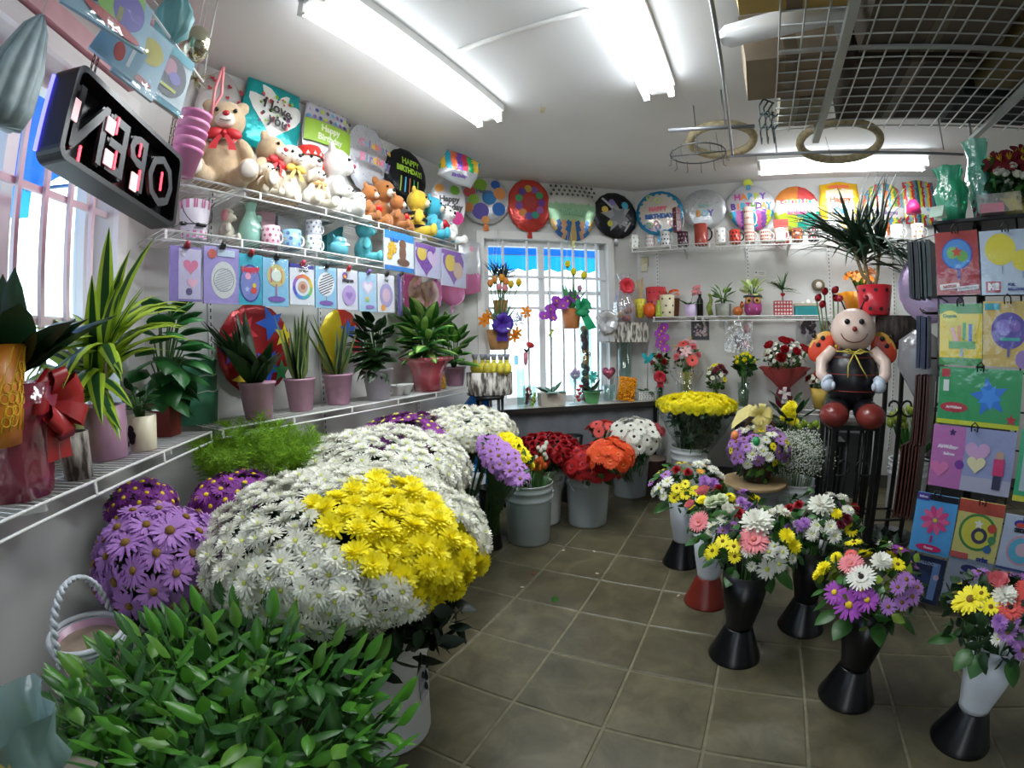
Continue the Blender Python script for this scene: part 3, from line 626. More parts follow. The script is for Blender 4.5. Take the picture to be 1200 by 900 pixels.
# bright green fern under the end of the window shelf
fc = Vector((-1.62, 0.98, .67)); pail('pail under the bright green tree fern', fc.x, fc.y, r=.13, h=.36)
t = thing('tree_fern', 'bright feathery green tree fern behind the purple daisies', 'plant', (fc.x, fc.y, .05))
FERN = mat('#86b522', .6, var=.25, scale=20, trans=.3); ferns = []
for s in range(4):
    g = G(); R = random.Random(s)
    for k in range(26):
        z = .02 + .13 * k / 26; a = R.uniform(0, 6.3); l = .05 * (1 - .6 * k / 26); p = Vector((0, 0, z)); q = p + Vector((math.cos(a) * l, math.sin(a) * l, l * .8)); g.tube([p, q], .0011, 3, cap=False)
        for j in range(5):
            pj = p.lerp(q, .3 + .17 * j); b = R.uniform(0, 6.3); g.tube([pj, pj + Vector((math.cos(b) * .014, math.sin(b) * .014, .008))], .0009, 3, cap=False)
    g.tube([(0, 0, -.1), (0, 0, .16)], .0014, 3); ferns.append(mesh('frond', g, FERN))
for u in fib(90, -.1):
    p = Vector((u.x * .12, u.y * .15, u.z * .07 + fc.z - .07)); link('frond', random.choice(ferns), t, p, aim(Vector((u.x * .8, u.y * .8, 1.0))), rnd(.8, 1.25))
# ------------------------------------------------------------------ ruscus in the foreground
rc = Vector((-0.78, 0.27, .46)); RA, RZ_ = .34, .16
pail('pail hidden under the glossy green ruscus', rc.x - .02, rc.y, r=.14, h=.36)
t = thing('ruscus_bunch', 'big bunch of glossy green ruscus leaves in front of the lavender daisies', 'greenery', (rc.x - .02, rc.y, .05))
rl = [leaf_mesh('rus%d' % k, .066, .0135, [LFB if k % 2 else LFM], b, .3, 1.0) for k, b in enumerate((.15, .35, .6, .25))] + [leaf_mesh('rusl', .062, .014, [LFL], .4, .3, 1.0)]
g = G(); extra = G(); cnt = 0; dark = []
Br = Vector((rc.x - .02, rc.y, .05))
for u in fib(190, -.1):
    tip = rc + Vector((u.x * RA * rnd(.9, 1.12), u.y * RA * rnd(.9, 1.12), u.z * RZ_ * rnd(.85, 1.15))); d = Vector((u.x * .75, u.y * .75, .75)).normalized(); L = .17
    a = tip - d * L; g.tube([Br + Vector((u.x * .05, u.y * .05, .1)) - Br, a - Br, tip - Br], .0022, 4, cap=False)
    uu, ww, _ = frame_of(d)
    for k in range(7):
        s_ = 1 - k / 7; p = a.lerp(tip, s_); b = k * 2.4 + rnd(0, 1.2); sd = (uu * math.cos(b) + ww * math.sin(b)); ld = (d * (1.1 if k == 0 else .55) + sd * (.2 if k == 0 else .8)).normalized()
        R = Matrix((ld, ld.cross(Vector((0, 0, 1))).normalized() * -1 if abs(ld.z) < .97 else Vector((0, 1, 0)), Vector((0, 0, 1)))); y = Vector((0, 0, 1)).cross(ld).normalized(); z = ld.cross(y)
        M = Matrix((ld, y, z)).transposed() @ Matrix.Rotation(rnd(-.5, .5), 3, 'X'); sc = rnd(.75, 1.15)
        if k < 2 and cnt < 300: link('leaf', random.choice(rl), t, p - Br, M.to_euler(), sc); cnt += 1
        else: extra.join(leaf_geo(.066 * sc, .0135 * sc, .35, .3, 1.0, random.randrange(2), 4), Matrix.Translation(p - Br) @ M.to_4x4())
stuff(obj('stem', g, STEM, t)); stuff(obj('inner_leaf', extra, [LFM, LFB], t))

# ================================================================== pails in the middle
def middle_pail(lab, px, py, r=.135, h=.36, **k):
    P = on_z(px, py, 0); n = math.hypot(P.x, P.y); P = P * ((n + r * .9) / n); return pail(lab, P.x, P.y, 0, r, h, **k), P
tb, TP = middle_pail('translucent pail of orange tulips standing at the tiled aisle', 620, 642, body=MILKY, water=.19, turn=.4, tint='#66777a')
t = thing('tulip_bunch', 'bunch of yellow and orange tulip buds in the front translucent pail', 'flowers', (TP.x, TP.y, .06)); tul = mat('#e8932e', .5, var=.25, scale=30, trans=.2); tul2 = mat('#d8682e', .5, var=.25, scale=30, trans=.2)
g = G(); L_ = G()
for k in range(17):
    dx, dy = rnd(.02, .125), rnd(-.11, .03); z = .345 + rnd(0, .07) - dy * .3; p = Vector((dx + .0, dy, z)); link('tulip', heads('tulip', random.choice((tul, tul2)), STEM), t, p, aim((dx * 1.5, dy * 2, .8)), rnd(.021, .026))
    g.tube([(dx * .4, dy * .4, 0), p], .003, 5, cap=False)
for k in range(9):
    dx, dy = rnd(-.01, .09), rnd(.03, .11); p = Vector((dx + .03, dy, .40 + rnd(0, .1))); link('white_bud', heads('tulip', PETW, LFL), t, p, aim((dx, dy * .3, 1.2)), rnd(.017, .022)); g.tube([(dx * .4, dy * .4, 0), p], .003, 5, cap=False)
for k in range(26):
    a = rnd(0, 6.3); d = Vector((math.cos(a) * .5, math.sin(a) * .5, 1)); L_.join(leaf_geo(rnd(.15, .24), .014, .5, .3, .8, 0, 5), Matrix.Translation((rnd(-.06, .08), rnd(-.08, .08), .17)) @ aim(d).to_matrix().to_4x4() @ Matrix.Rotation(-1.3, 4, 'Y'))
stuff(obj('stem', g, STEM, t)); stuff(obj('foliage', L_, [mat('#6b9a5e', .5, var=.2, trans=.2)], t))
# white pail just behind it, red carnations
wb = on_z(668, 612, 0); pail('white pail behind the tulips holding dark red carnations', -1.18, 2.64, 0, .13, .36, body=mat('#dfe1e2', .4, var=.05), turn=1.0)
dome('bunch_of_red_carnations', 'bunch of dark red carnations behind the tulip pail', 'flowers', (-1.13, 2.62, .47), .185, .10, 62, .036, lambda p, u: ('carnation', PETR, EYEY, 1.0) if u.x > -.75 else ('carnation', mat('#8f3a72', .6, var=.2), EYEY, .8), (-1.18, 2.64, .05), 'gerberas and carnations in pails', zmin=-.3, leaves=120, leafsize=.06)
rb, RP = middle_pail('translucent pail of dark red gerberas standing on the aisle tiles', 688, 620, body=MILKY, water=.20, turn=.9, tint='#63788a')
dome('bunch_of_red_gerberas', 'bunch of dark red gerberas in the translucent pail', 'flowers', (RP.x + .07, RP.y - .07, .41), .19, .115, 64, .05, lambda p, u: ('gerbera', mat('#b01a1e', .6, var=.15, trans=.15), PETM, 1.0), (RP.x, RP.y, .06), 'gerberas and carnations in pails', zmin=-.45, leaves=40)
ob, OP = middle_pail('translucent pail behind the red gerberas with orange and coral gerberas', 738, 585, body=MILKY, water=.2, turn=2.0, tint='#5f7282')
dome('bunch_of_orange_gerberas', 'bunch of bright orange gerberas above the red ones', 'flowers', (on_z(716, 536, .50) * 1.0)[:], .125, .10, 26, .052, lambda p, u: ('gerbera', PETO, mat('#c8601e', .7, var=.2), 1.0), (OP.x, OP.y, .06), 'gerberas and carnations in pails', zmin=-.2, leaves=30)
dome('bunch_of_coral_gerberas', 'few coral pink gerberas with dark eyes beside the orange ones', 'flowers', Vector(on_z(706, 506, .53))[:], .10, .07, 9, .052, lambda p, u: ('gerbera', PETC, EYEK, 1.0), (OP.x - .03, OP.y, .06), 'gerberas and carnations in pails', zmin=0, leaves=10)
dome('bunch_of_white_gerberas', 'bunch of white gerberas with dark eyes near the counter', 'flowers', Vector(on_z(742, 516, .50))[:], .165, .15, 42, .048, lambda p, u: ('gerbera', PETW, EYEK, 1.0), (OP.x + .02, OP.y, .06), 'gerberas and carnations in pails', zmin=-.35, leaves=30)
dome('bunch_of_wine_gerberas', 'wine red gerberas at the right of the white gerberas', 'flowers', Vector(on_z(762, 506, .54))[:], .09, .05, 9, .048, lambda p, u: ('gerbera', mat('#97323a', .6, var=.15), PETR, 1.0), (OP.x + .04, OP.y, .06), 'gerberas and carnations in pails', zmin=0, leaves=8)
# white vase sliver and dark vase
t = thing('tall_vase', 'tall white plastic vase standing behind the yellow chrysanthemums', 'vase', tuple(on_z(560, 622, 0))); g = G(); g.lathe([(.05, 0), (.052, .01), (.04, .17), (.062, .36), (.058, .36), (.036, .17), (.03, .02)], 24); obj('vase_body', g, PAILW, t)
P = on_z(672, 560, .0); t = thing('tall_vase', 'black flared vase standing in front of the counter', 'vase', (-1.14, 3.10, 0)); g = G(); g.lathe([(.09, 0), (.09, .01), (.05, .2), (.045, .26), (.075, .48), (.07, .48), (.04, .26), (.04, .1)], 24); obj('vase_body', g, BLACK, t)
P = on_z(762, 572, 0); t = thing('wood_stump', 'dark brown round stump with a pale top beside the gerbera pails', 'stool', (P.x, P.y + .11, 0)); g = G(); g.lathe([(.10, 0), (.105, .02), (.1, .2), (.104, .215)], 22, capt=False); obj('trunk', g, mat('#3a211c', .6, var=.25), t); g = G(); g.lathe([(.104, .2155), (.10, .222), (.001, .223)], 22, capb=False); obj('cut_face', g, mat('#7b6a5c', .7, var=.15), t)
# stray leaf and litter on the floor
P = on_z(650, 705, .004); o = obj('fallen_leaf', leaf_geo(.075, .028, .2, .3), [LFM], None, loc=P, rot=(0, 0, 1.9)); tag(o, 'small green leaf lying on the floor tiles', 'leaf')
LIT = mat('#c9c2b0', .7)
for k, (px, py) in enumerate(((625, 672), (612, 688), (660, 645), (696, 646), (795, 698), (700, 672))):
    P = on_z(px, py, .004); g = G(); g.box((0, 0, 0), (.016, .007, .004), rnd(0, 3)); o = obj('paper_scrap', g, LIT if k else mat('#c0392b', .6), None, False, loc=P); tag(o, ('tiny red scrap on the floor near the tulip pail', 'tiny pale scrap just in front of the red scrap', 'tiny pale scrap farther behind the red scrap near the grout line', 'tiny pale scrap on the floor nearest the red gerbera pail', 'tiny pale scrap on the floor beside the right row of vases', 'tiny pale scrap behind the fallen green leaf')[k], 'scrap', 'paper scraps on the floor')
# ------------------------------------------------------------------ mixed bouquets in cone vases
KD = {'w': ('white_daisy', 'daisy', PETW, EYEG), 'y': ('yellow_daisy', 'daisy', PETY, EYEB), 'Y': ('yellow_pompon', 'pompon', PETY, EYEY), 'v': ('lavender_daisy', 'daisy', PETV, EYEY), 'V': ('lavender_mum', 'pompon', PETV, EYEY), 's': ('white_mum', 'pompon', PETW, EYEG), 'm': ('white_mum', 'mum', PETW, EYEG), 'k': ('pink_gerbera', 'gerbera', PETK, mat('#c96a60', .7)), 'c': ('red_carnation', 'carnation', PETR, EYEY), 'M': ('wine_carnation', 'carnation', PETM, EYEY), 'p': ('purple_daisy', 'daisy', mat('#a64ab8', .6, var=.12, trans=.2), EYEY), 'g': ('white_gerbera', 'gerbera', PETW, EYEY), 'o': ('coral_gerbera', 'gerbera', PETC, EYEB), 'b': ('bronze_daisy', 'daisy', PETG, EYEY), 'r': ('white_rose', 'rose', PETW, EYEY), 'h': ('peach_rose', 'rose', PETK, EYEY), 'G': ('pale_green_carnation', 'carnation', mat('#dfe6c4', .6, var=.06, trans=.25), EYEY)}
def bouquet(lab, vlab, c, r, rz, top, foot, vx, vy, spec, leaves=170, lm=None):
    cone_vase(vlab, vx, vy, top, foot)
    b = thing('mixed_bouquet', lab, 'bouquet', (vx, vy, .16), 0, 'mixed bouquets in cone vases'); C_ = Vector(c); off = C_ - Vector((vx, vy, .16)); rz *= 1.15; S = Vector((1 / r, 1 / r, 1 / rz)); used = []
    def put(k, p, sz): nm, kind, pm, em = KD[k]; n = (p - C_) * S * S; link(nm, heads(kind, pm, em), b, p - C_ + off, aim(Vector((n.x, n.y, n.z)).normalized() + Vector((0, 0, .55)) - (p - CP).normalized() * .35), sz)
    for k, px, py, rp in spec:                                   # heads that the photograph shows
        d = ray(px, py); o = (CP - C_) * S; e = d * S; A, B, Q = e.dot(e), o.dot(e), o.dot(o) - 1; D = B * B - A * Q
        t = (-B - math.sqrt(D)) / A if D > 0 else -B / A
        p = CP + d * t; put(k, p, rp * t / 540); used.append(k)
    away = Vector((C_.x, C_.y, 0)).normalized()
    for u in fib(60, -.1):                                       # and some on the far side
        if u.dot(away) > .35 and u.z < .8 and random.random() < .6: put(random.choice(used), C_ + Vector((u.x * r, u.y * r, u.z * rz)), .032)
    leaf_clump([(off + Vector((u.x * r, u.y * r, u.z * rz)) * rnd(.6, 1.0), Vector((u.x, u.y, u.z + rnd(-.3, .6)))) for u in (Vector((rnd(-1, 1), rnd(-1, 1), rnd(-.9, .9))).normalized() for _ in range(leaves))], .045, lm or [LFD, LFM, LFM], b)
    big = leaf_mesh('salal', .078, .027, [LFM], .5, .15)
    for k in range(9): a = 2 * PI * k / 9 + rnd(-.3, .3); link('leaf', big, b, off + Vector((math.cos(a) * r * .72, math.sin(a) * r * .72, -rz * .55)), (0, rnd(.1, .7), a), rnd(.8, 1.2))
    g = G()
    for k in range(24): a = rnd(0, 6.3); q = rnd(0, .7); g.tube([(.015 * math.cos(a), .015 * math.sin(a), 0), off + Vector((math.cos(a) * r * q, math.sin(a) * r * q, -.02))], .0025, 4, cap=False)
    stuff(obj('stem', g, STEM, b)); return b
def v(px, py):
    P = on_z(px, py, 0); n = math.hypot(P.x, P.y); return P.x * (n + .09) / n, P.y * (n + .09) / n
SP = lambda q: [(w[0], *map(float, w[1:].split(','))) for w in q.split()]
BLK = mat('#0a0b10', .3, var=.1); VW = mat('#dfe6f0', .4, var=.03); VR = mat('#7c2a1e', .35, var=.12)
x, y = v(797, 668); bouquet('mixed bouquet of white and yellow daisies farthest back in the right aisle row', 'white cone vase on a black foot farthest back in the row', (-.23, 2.28, .44), .175, .105, VW, BLK, x, y, SP('w773,572,8 w782,564,8 w766,576,7 v780,556,7 v763,565,6 c793,551,6 c806,554,6 y793,572,7 y803,579,7 y790,583,7 y815,575,7 y803,567,6 V826,564,8 V836,567,8 m819,544,8 m836,550,8 m844,557,7 b821,552,5 m828,541,6 w777,581,6'))
x, y = v(825, 716); bouquet('mixed bouquet with one large pink gerbera in the white and red vase', 'white cone vase on a brick red foot', (-.02, 1.87, .44), .165, .105, VW, VR, x, y, SP('k819,611,13 h810,593,6 G834,589,10 G845,586,9 r853,599,7 c865,602,8 Y855,583,7 Y823,586,7 V878,595,8 m835,616,7 m832,624,6 v847,622,7 v858,616,7 m846,608,7 V869,588,7'))
x, y = v(857, 783); bouquet('mixed bouquet of yellow and white daisies in the middle black vase', 'black cone vase beside the white and red one', (.08, 1.71, .43), .185, .11, BLK, BLK, x, y, SP('s887,612,19 k883,632,18 y835,645,9 y847,634,9 y860,640,9 y861,652,8 w877,645,9 m881,664,6 w901,647,9 w899,667,12 w913,661,10 w917,647,8 m929,655,6 Y922,628,10 Y931,640,9 y829,650,7 w907,640,7'))
x, y = v(935, 747); bouquet('mixed bouquet with white mums, dark red blooms and lavender daisies in the rear black vase', 'black cone vase in front of the metal plant stands', (.34, 1.90, .44), .175, .11, BLK, BLK, x, y, SP('m902,602,9 c925,596,6 c936,592,6 c897,606,5 s963,592,15 m994,598,8 Y980,602,7 M992,609,7 V935,617,8 V926,620,8 V943,613,7 m958,616,9 m973,617,9 m952,626,8 m978,628,9 y997,620,9 M985,615,6 m912,596,7'))
x, y = v(985, 834); bouquet('mixed bouquet with purple daisies and a salmon gerbera in the front black vase', 'black cone vase nearest the balloon rack', (.45, 1.43, .43), .165, .11, BLK, BLK, x, y, SP('Y965,666,9 Y980,653,7 k997,660,14 o997,649,7 g1009,676,16 s1033,658,12 y1052,661,9 p978,694,13 p995,709,17 p1016,703,13 p1009,691,10 v1062,679,10 v1069,699,10 v1057,706,9 v1052,688,9 v1075,688,9 v1041,711,9 Y958,674,7'), lm=[LFD, LFM, mat('#7f9a2a', .5, var=.2, trans=.2)])
x, y = v(1115, 886); bouquet('mixed bouquet with coral and yellow gerberas at the right edge of the floor', 'white cone vase on a black foot nearest the right edge', (.80, 1.26, .43), .155, .105, VW, BLK, x, y, SP('y1137,702,17 y1161,711,10 Y1125,708,9 s1177,698,13 h1169,685,10 o1184,712,13 o1199,706,13 o1203,690,12 v1181,741,10 v1192,748,10 v1199,762,10 v1186,727,9 m1169,749,7 V1172,729,9 y1150,695,9'), lm=[LFD])
# ================================================================== builders for the goods on the shelves
def FIT(x0, y0, x1, y1, mode, val, z=None):
    """foot point, width, height of something seen in the frame x0..x1, y0..y1 and standing at a known plane"""
    xc = (x0 + x1) / 2
    if mode == 'x': P = on_x(xc, y1, val)
    elif mode == 'y': P = on_y(xc, y1, val)
    elif mode == 'z': P = on_z(xc, y1, val)
    elif mode == 'w': C = CLW + NW * val; P = on_p(xc, y1, C, NW)
    elif mode == 'b': C = CLB + NB * val; P = on_p(xc, y1, C, NB)
    if z is not None: P = Vector((P.x, P.y, z))
    return P, span(P, x0, x1, (y0 + y1) / 2), top_z(P, xc, y0) - P.z
def heart_out(s, n=26): return [(s * 16 * math.sin(t) ** 3 / 17, s * (13 * math.cos(t) - 5 * math.cos(2 * t) - 2 * math.cos(3 * t) - math.cos(4 * t) + 2.5) / 17) for t in [-2 * PI * k / n for k in range(n)]]
def star_out(s, n=5, q=.45, a0=PI / 2): return [(s * (1 if k % 2 == 0 else q) * math.cos(a0 - PI * k / n), s * (1 if k % 2 == 0 else q) * math.sin(a0 - PI * k / n)) for k in range(2 * n)]
def flat(g, out, x, z, y, m=0, sx=1.0, sz=1.0, rot=0.0):
    c, s = math.cos(rot), math.sin(rot); o = [(x + (a * sx) * c - (b * sz) * s, z + (a * sx) * s + (b * sz) * c) for a, b in out]
    A = sum(o[i][0] * o[(i + 1) % len(o)][1] - o[(i + 1) % len(o)][0] * o[i][1] for i in range(len(o)))
    if A < 0: o = o[::-1]
    n = len(o); vs = [(a, y, b) for a, b in o]; g.add(vs, [tuple(range(n))], m)
def flatmat(c): return mat(c, 0.45, var=0.0)
def prints(g, mats, design, w, h, y0, zf=None):
    """flat print: shapes in fractions of w and h; every shape lies a hair in front of the last"""
    k = 0
    def mi(c):
        m = flatmat(c)
        if m not in mats: mats.append(m)
        return mats.index(m)
    for d in design:
        k += 1; y = y0 - .0004 * k
        if d[0] == 'rect': _, x, z, a, b, c = d[:6]; flat(g, [(-.5, -.5), (.5, -.5), (.5, .5), (-.5, .5)], x * w, z * h, y, mi(c), a * w, b * h, d[6] if len(d) > 6 else 0)
        elif d[0] == 'disc': _, x, z, r, c = d[:5]; flat(g, disc_out(1, 1, 22), x * w, z * h, y, mi(c), r * w, (d[5] * h if len(d) > 5 else r * w), d[6] if len(d) > 6 else 0)
        elif d[0] == 'ring':
            _, x, z, r, r2, c = d[:6]; n = 24; vs = []
            for q in range(n): t = 2 * PI * q / n; vs += [(x * w + r * w * math.cos(t), y, z * h + r * w * math.sin(t)), (x * w + r2 * w * math.cos(t), y, z * h + r2 * w * math.sin(t))]
            cs = c if isinstance(c, (list, tuple)) else [c]
            g.add(vs, [(q * 2 + 1, q * 2, (q + 1) % n * 2, (q + 1) % n * 2 + 1) for q in range(n)], [mi(cs[q * len(cs) // n]) for q in range(n)])
        elif d[0] == 'heart': _, x, z, s, c = d[:5]; flat(g, heart_out(1), x * w, z * h, y, mi(c), s * w, s * w, d[5] if len(d) > 5 else 0)
        elif d[0] == 'star': _, x, z, s, c = d[:5]; flat(g, star_out(1), x * w, z * h, y, mi(c), s * w, s * w, d[5] if len(d) > 5 else 0)
        elif d[0] == 'flower':
            _, x, z, s, c, c2 = d[:6]
            for q in range(10): t = 2 * PI * q / 10; flat(g, disc_out(1, 1, 10), x * w + .6 * s * w * math.cos(t), z * h + .6 * s * w * math.sin(t), y - .00002 * q, mi(c if q % 2 else c2), .42 * s * w, .2 * s * w, t)
            flat(g, disc_out(1, 1, 12), x * w, z * h, y - .0003, mi('#e8c23a'), .16 * s * w, .16 * s * w)
        elif d[0] == 'stripes':
            _, x, z, r, c, n = d[:6]
            for q in range(n):
                t = -1 + 2 * (q + .5) / n; hw = math.sqrt(max(0, 1 - t * t)) * r * w; flat(g, [(-.5, -.5), (.5, -.2), (.5, .5), (-.5, .2)], x * w, z * h + t * r * w, y, mi(c), 2 * hw, 1.1 * r * w / n, .35)
        elif d[0] == 'text': _, s, size, x, z, c = d[:6]; text_on(g, s, size * h, x * w, y, z * h, mi(c), bold=d[7] if len(d) > 7 else 0.0, rot=d[6] if len(d) > 6 else 0.0, depth=.0004, squeeze=d[8] if len(d) > 8 else 1.0)
def packet(label, P, rz, w, h, card, design, group='balloon packets', tilt=0.0, depth=.008, clip=None, header=None, sleeve=True, name='balloon_packet', hook=False):
    """P is the middle of the packet"""
    t = thing(name, label, 'packet', P, rz, group, rot=(0, tilt, rz))
    g = G(); g.box((0, depth / 2, 0), (w, depth, h)); obj('card', g, mat(card, .4, var=.04), t, False)
    if header: g = G(); g.box((0, depth / 2 - .0006, h * .5 - h * .05), (w * 1.001, depth + .0004, h * .1)); obj('header', g, mat(header, .4, var=.03), t, False)
    g = G(); ms = []; prints(g, ms, design, w, h, -.0006)
    if g.f: stuff(obj('print', g, ms, t, False))
    if sleeve:
        g = G(); n, q = 6, 7; vs = []; R = random.Random(int(abs(P[0] * 977 + P[2] * 331)))
        for j in range(q + 1):
            for i in range(n + 1): vs.append(((i / n - .5) * w * 1.03, -.009 - R.uniform(0, .004), (j / q - .5) * h * 1.02))
        g.add(vs, [(j * (n + 1) + i, j * (n + 1) + i + 1, (j + 1) * (n + 1) + i + 1, (j + 1) * (n + 1) + i) for j in range(q) for i in range(n)]); obj('sleeve', g, SLEEVE, t)
    if clip:
        g = G(); g.ball((0, -.012, h * .5 + .008), (.011, .009, .012), 9, 6); g.box((0, -.004, h * .5), (.02, .012, .016)); obj('clip', g, mat(clip, .4, var=.05), t)
    if hook:
        g = G(); g.tube([(-.012, -.02, h * .5 - .012), (-.013, -.024, h * .5 + .012), (0, -.025, h * .5 + .026), (.013, -.024, h * .5 + .012), (.012, -.02, h * .5 - .012)], .003, 5); g.tube([(0, .05, h * .5 - .005), (0, -.02, h * .5 - .005)], .003, 5); obj('hook', g, BLACK, t)
    return t
def fine(g, L):
    '''cut the long edges of flat print so that it can follow a bulge'''
    me = bpy.data.meshes.new('t'); me.from_pydata(g.v, [], g.f); me.polygons.foreach_set('material_index', g.m); b = bmesh.new(); b.from_mesh(me); bpy.data.meshes.remove(me)
    bmesh.ops.triangulate(b, faces=[f for f in b.faces if any(e.calc_length() > L for e in f.edges) or (len(f.verts) > 12 and f.calc_area() > L * L * .7)])
    for _ in range(4):
        es = [e for e in b.edges if e.calc_length() > L]
        if not es: break
        bmesh.ops.subdivide_edges(b, edges=es, cuts=1, use_grid_fill=False); bmesh.ops.triangulate(b, faces=[f for f in b.faces if len(f.verts) > 4])
    b.verts.index_update(); g.v = [tuple(v.co) for v in b.verts]; g.f = [tuple(v.index for v in f.verts) for f in b.faces]; g.m = [f.material_index for f in b.faces]; b.free()
def balloon(label, P, rz, rx, ry, shape, colour, design=(), bulge=.16, tail=True, group='foil balloons on the walls', ring=14, seg=40, name='foil_balloon', rot=None, crinkle=.012, neck=None):
    """pillow of foil facing local -y; colour(u, v) -> hex for a spot with u, v in -1..1; P is its middle"""
    t = thing(name, label, 'balloon', P, rz, group, rot=rot); T = bulge * min(rx, ry)
    def rim(a):
        c, s = math.cos(a), math.sin(a)
        if shape == 'round': return 1.0 + crinkle * math.sin(a * 24)
        if shape == 'square': return 1 / max(abs(c), abs(s), .01) * (.93 + .05 * math.cos(4 * a)) + crinkle * math.sin(a * 20)
        if shape == 'star': return .80 + .2 * math.cos(5 * (a - PI / 2)) 
        if shape == 'heart':
            b = a - PI / 2; return .86 + .10 * math.cos(b) * -1 + .22 * abs(math.cos(b / 2)) ** .3 * abs(math.sin(b)) * .5 - .30 * max(0, math.cos(b)) ** 8 + .22 * max(0, -math.cos(b)) ** 10
        if shape == 'cupcake': return (1.0 if s > -.1 else .78 + .12 * abs(c) + .2 * max(0, -s) ** 2) + (.05 * abs(math.sin(a * 4)) if s > 0 else 0)
        return 1.0
    def bz(rho): return T * math.sqrt(max(0, 1 - rho ** 2.2)) ** 1.0
    ms = []; idx = {}
    def mi(c):
        if c not in idx: idx[c] = len(ms); ms.append(foil(c))
        return idx[c]
    g = G(); vs = []; fs = []; mm = []
    for sd in (-1, 1):
        b0 = len(vs); vs.append((0, sd * bz(0), 0))
        for j in range(1, ring + 1):
            rho = j / ring
            for k in range(seg): a = 2 * PI * k / seg; r = rim(a) * rho; vs.append((r * math.cos(a) * rx, sd * bz(rho) * (1 - .10 * rho * math.cos(a * 12) ** 2 * (rho > .7)) , r * math.sin(a) * ry))
        def uv(f): x = sum(vs[i][0] for i in f) / len(f) / rx; z = sum(vs[i][2] for i in f) / len(f) / ry; return x, z
        for k in range(seg):
            f = (b0, b0 + 1 + k, b0 + 1 + (k + 1) % seg); f = f if sd < 0 else f[::-1]; fs.append(f); mm.append(mi(colour(*uv(f)) if sd < 0 else '#b8bcc2'))
        for j in range(ring - 1):
            for k in range(seg):
                a = b0 + 1 + j * seg; k2 = (k + 1) % seg; f = (a + k, a + seg + k, a + seg + k2, a + k2); f = f if sd < 0 else f[::-1]; fs.append(f); mm.append(mi(colour(*uv(f)) if sd < 0 else '#b8bcc2'))
    g.add(vs, fs, mm); obj('foil', g, ms, t)
    if design:
        g = G(); m2 = []; prints(g, m2, design, 2 * rx, 2 * ry, 0); fine(g, .03)
        out = []
        for x, y, z in g.v:
            rho = min(.97, math.hypot(x / rx, z / ry)); out.append((x, -bz(rho) + y - .0016, z))
        g.v = out; stuff(obj('print', g, m2, t, False))
    if tail:
        g = G(); z0 = -ry * rim(-PI / 2); g.add([(-.014, 0, z0 + .01), (.014, 0, z0 + .01), (.022, .004, z0 - .05), (-.022, -.004, z0 - .05)], [(0, 1, 2, 3), (3, 2, 1, 0)]); obj('tail', g, foil(neck or colour(0, -.97)), t, False)
    return t
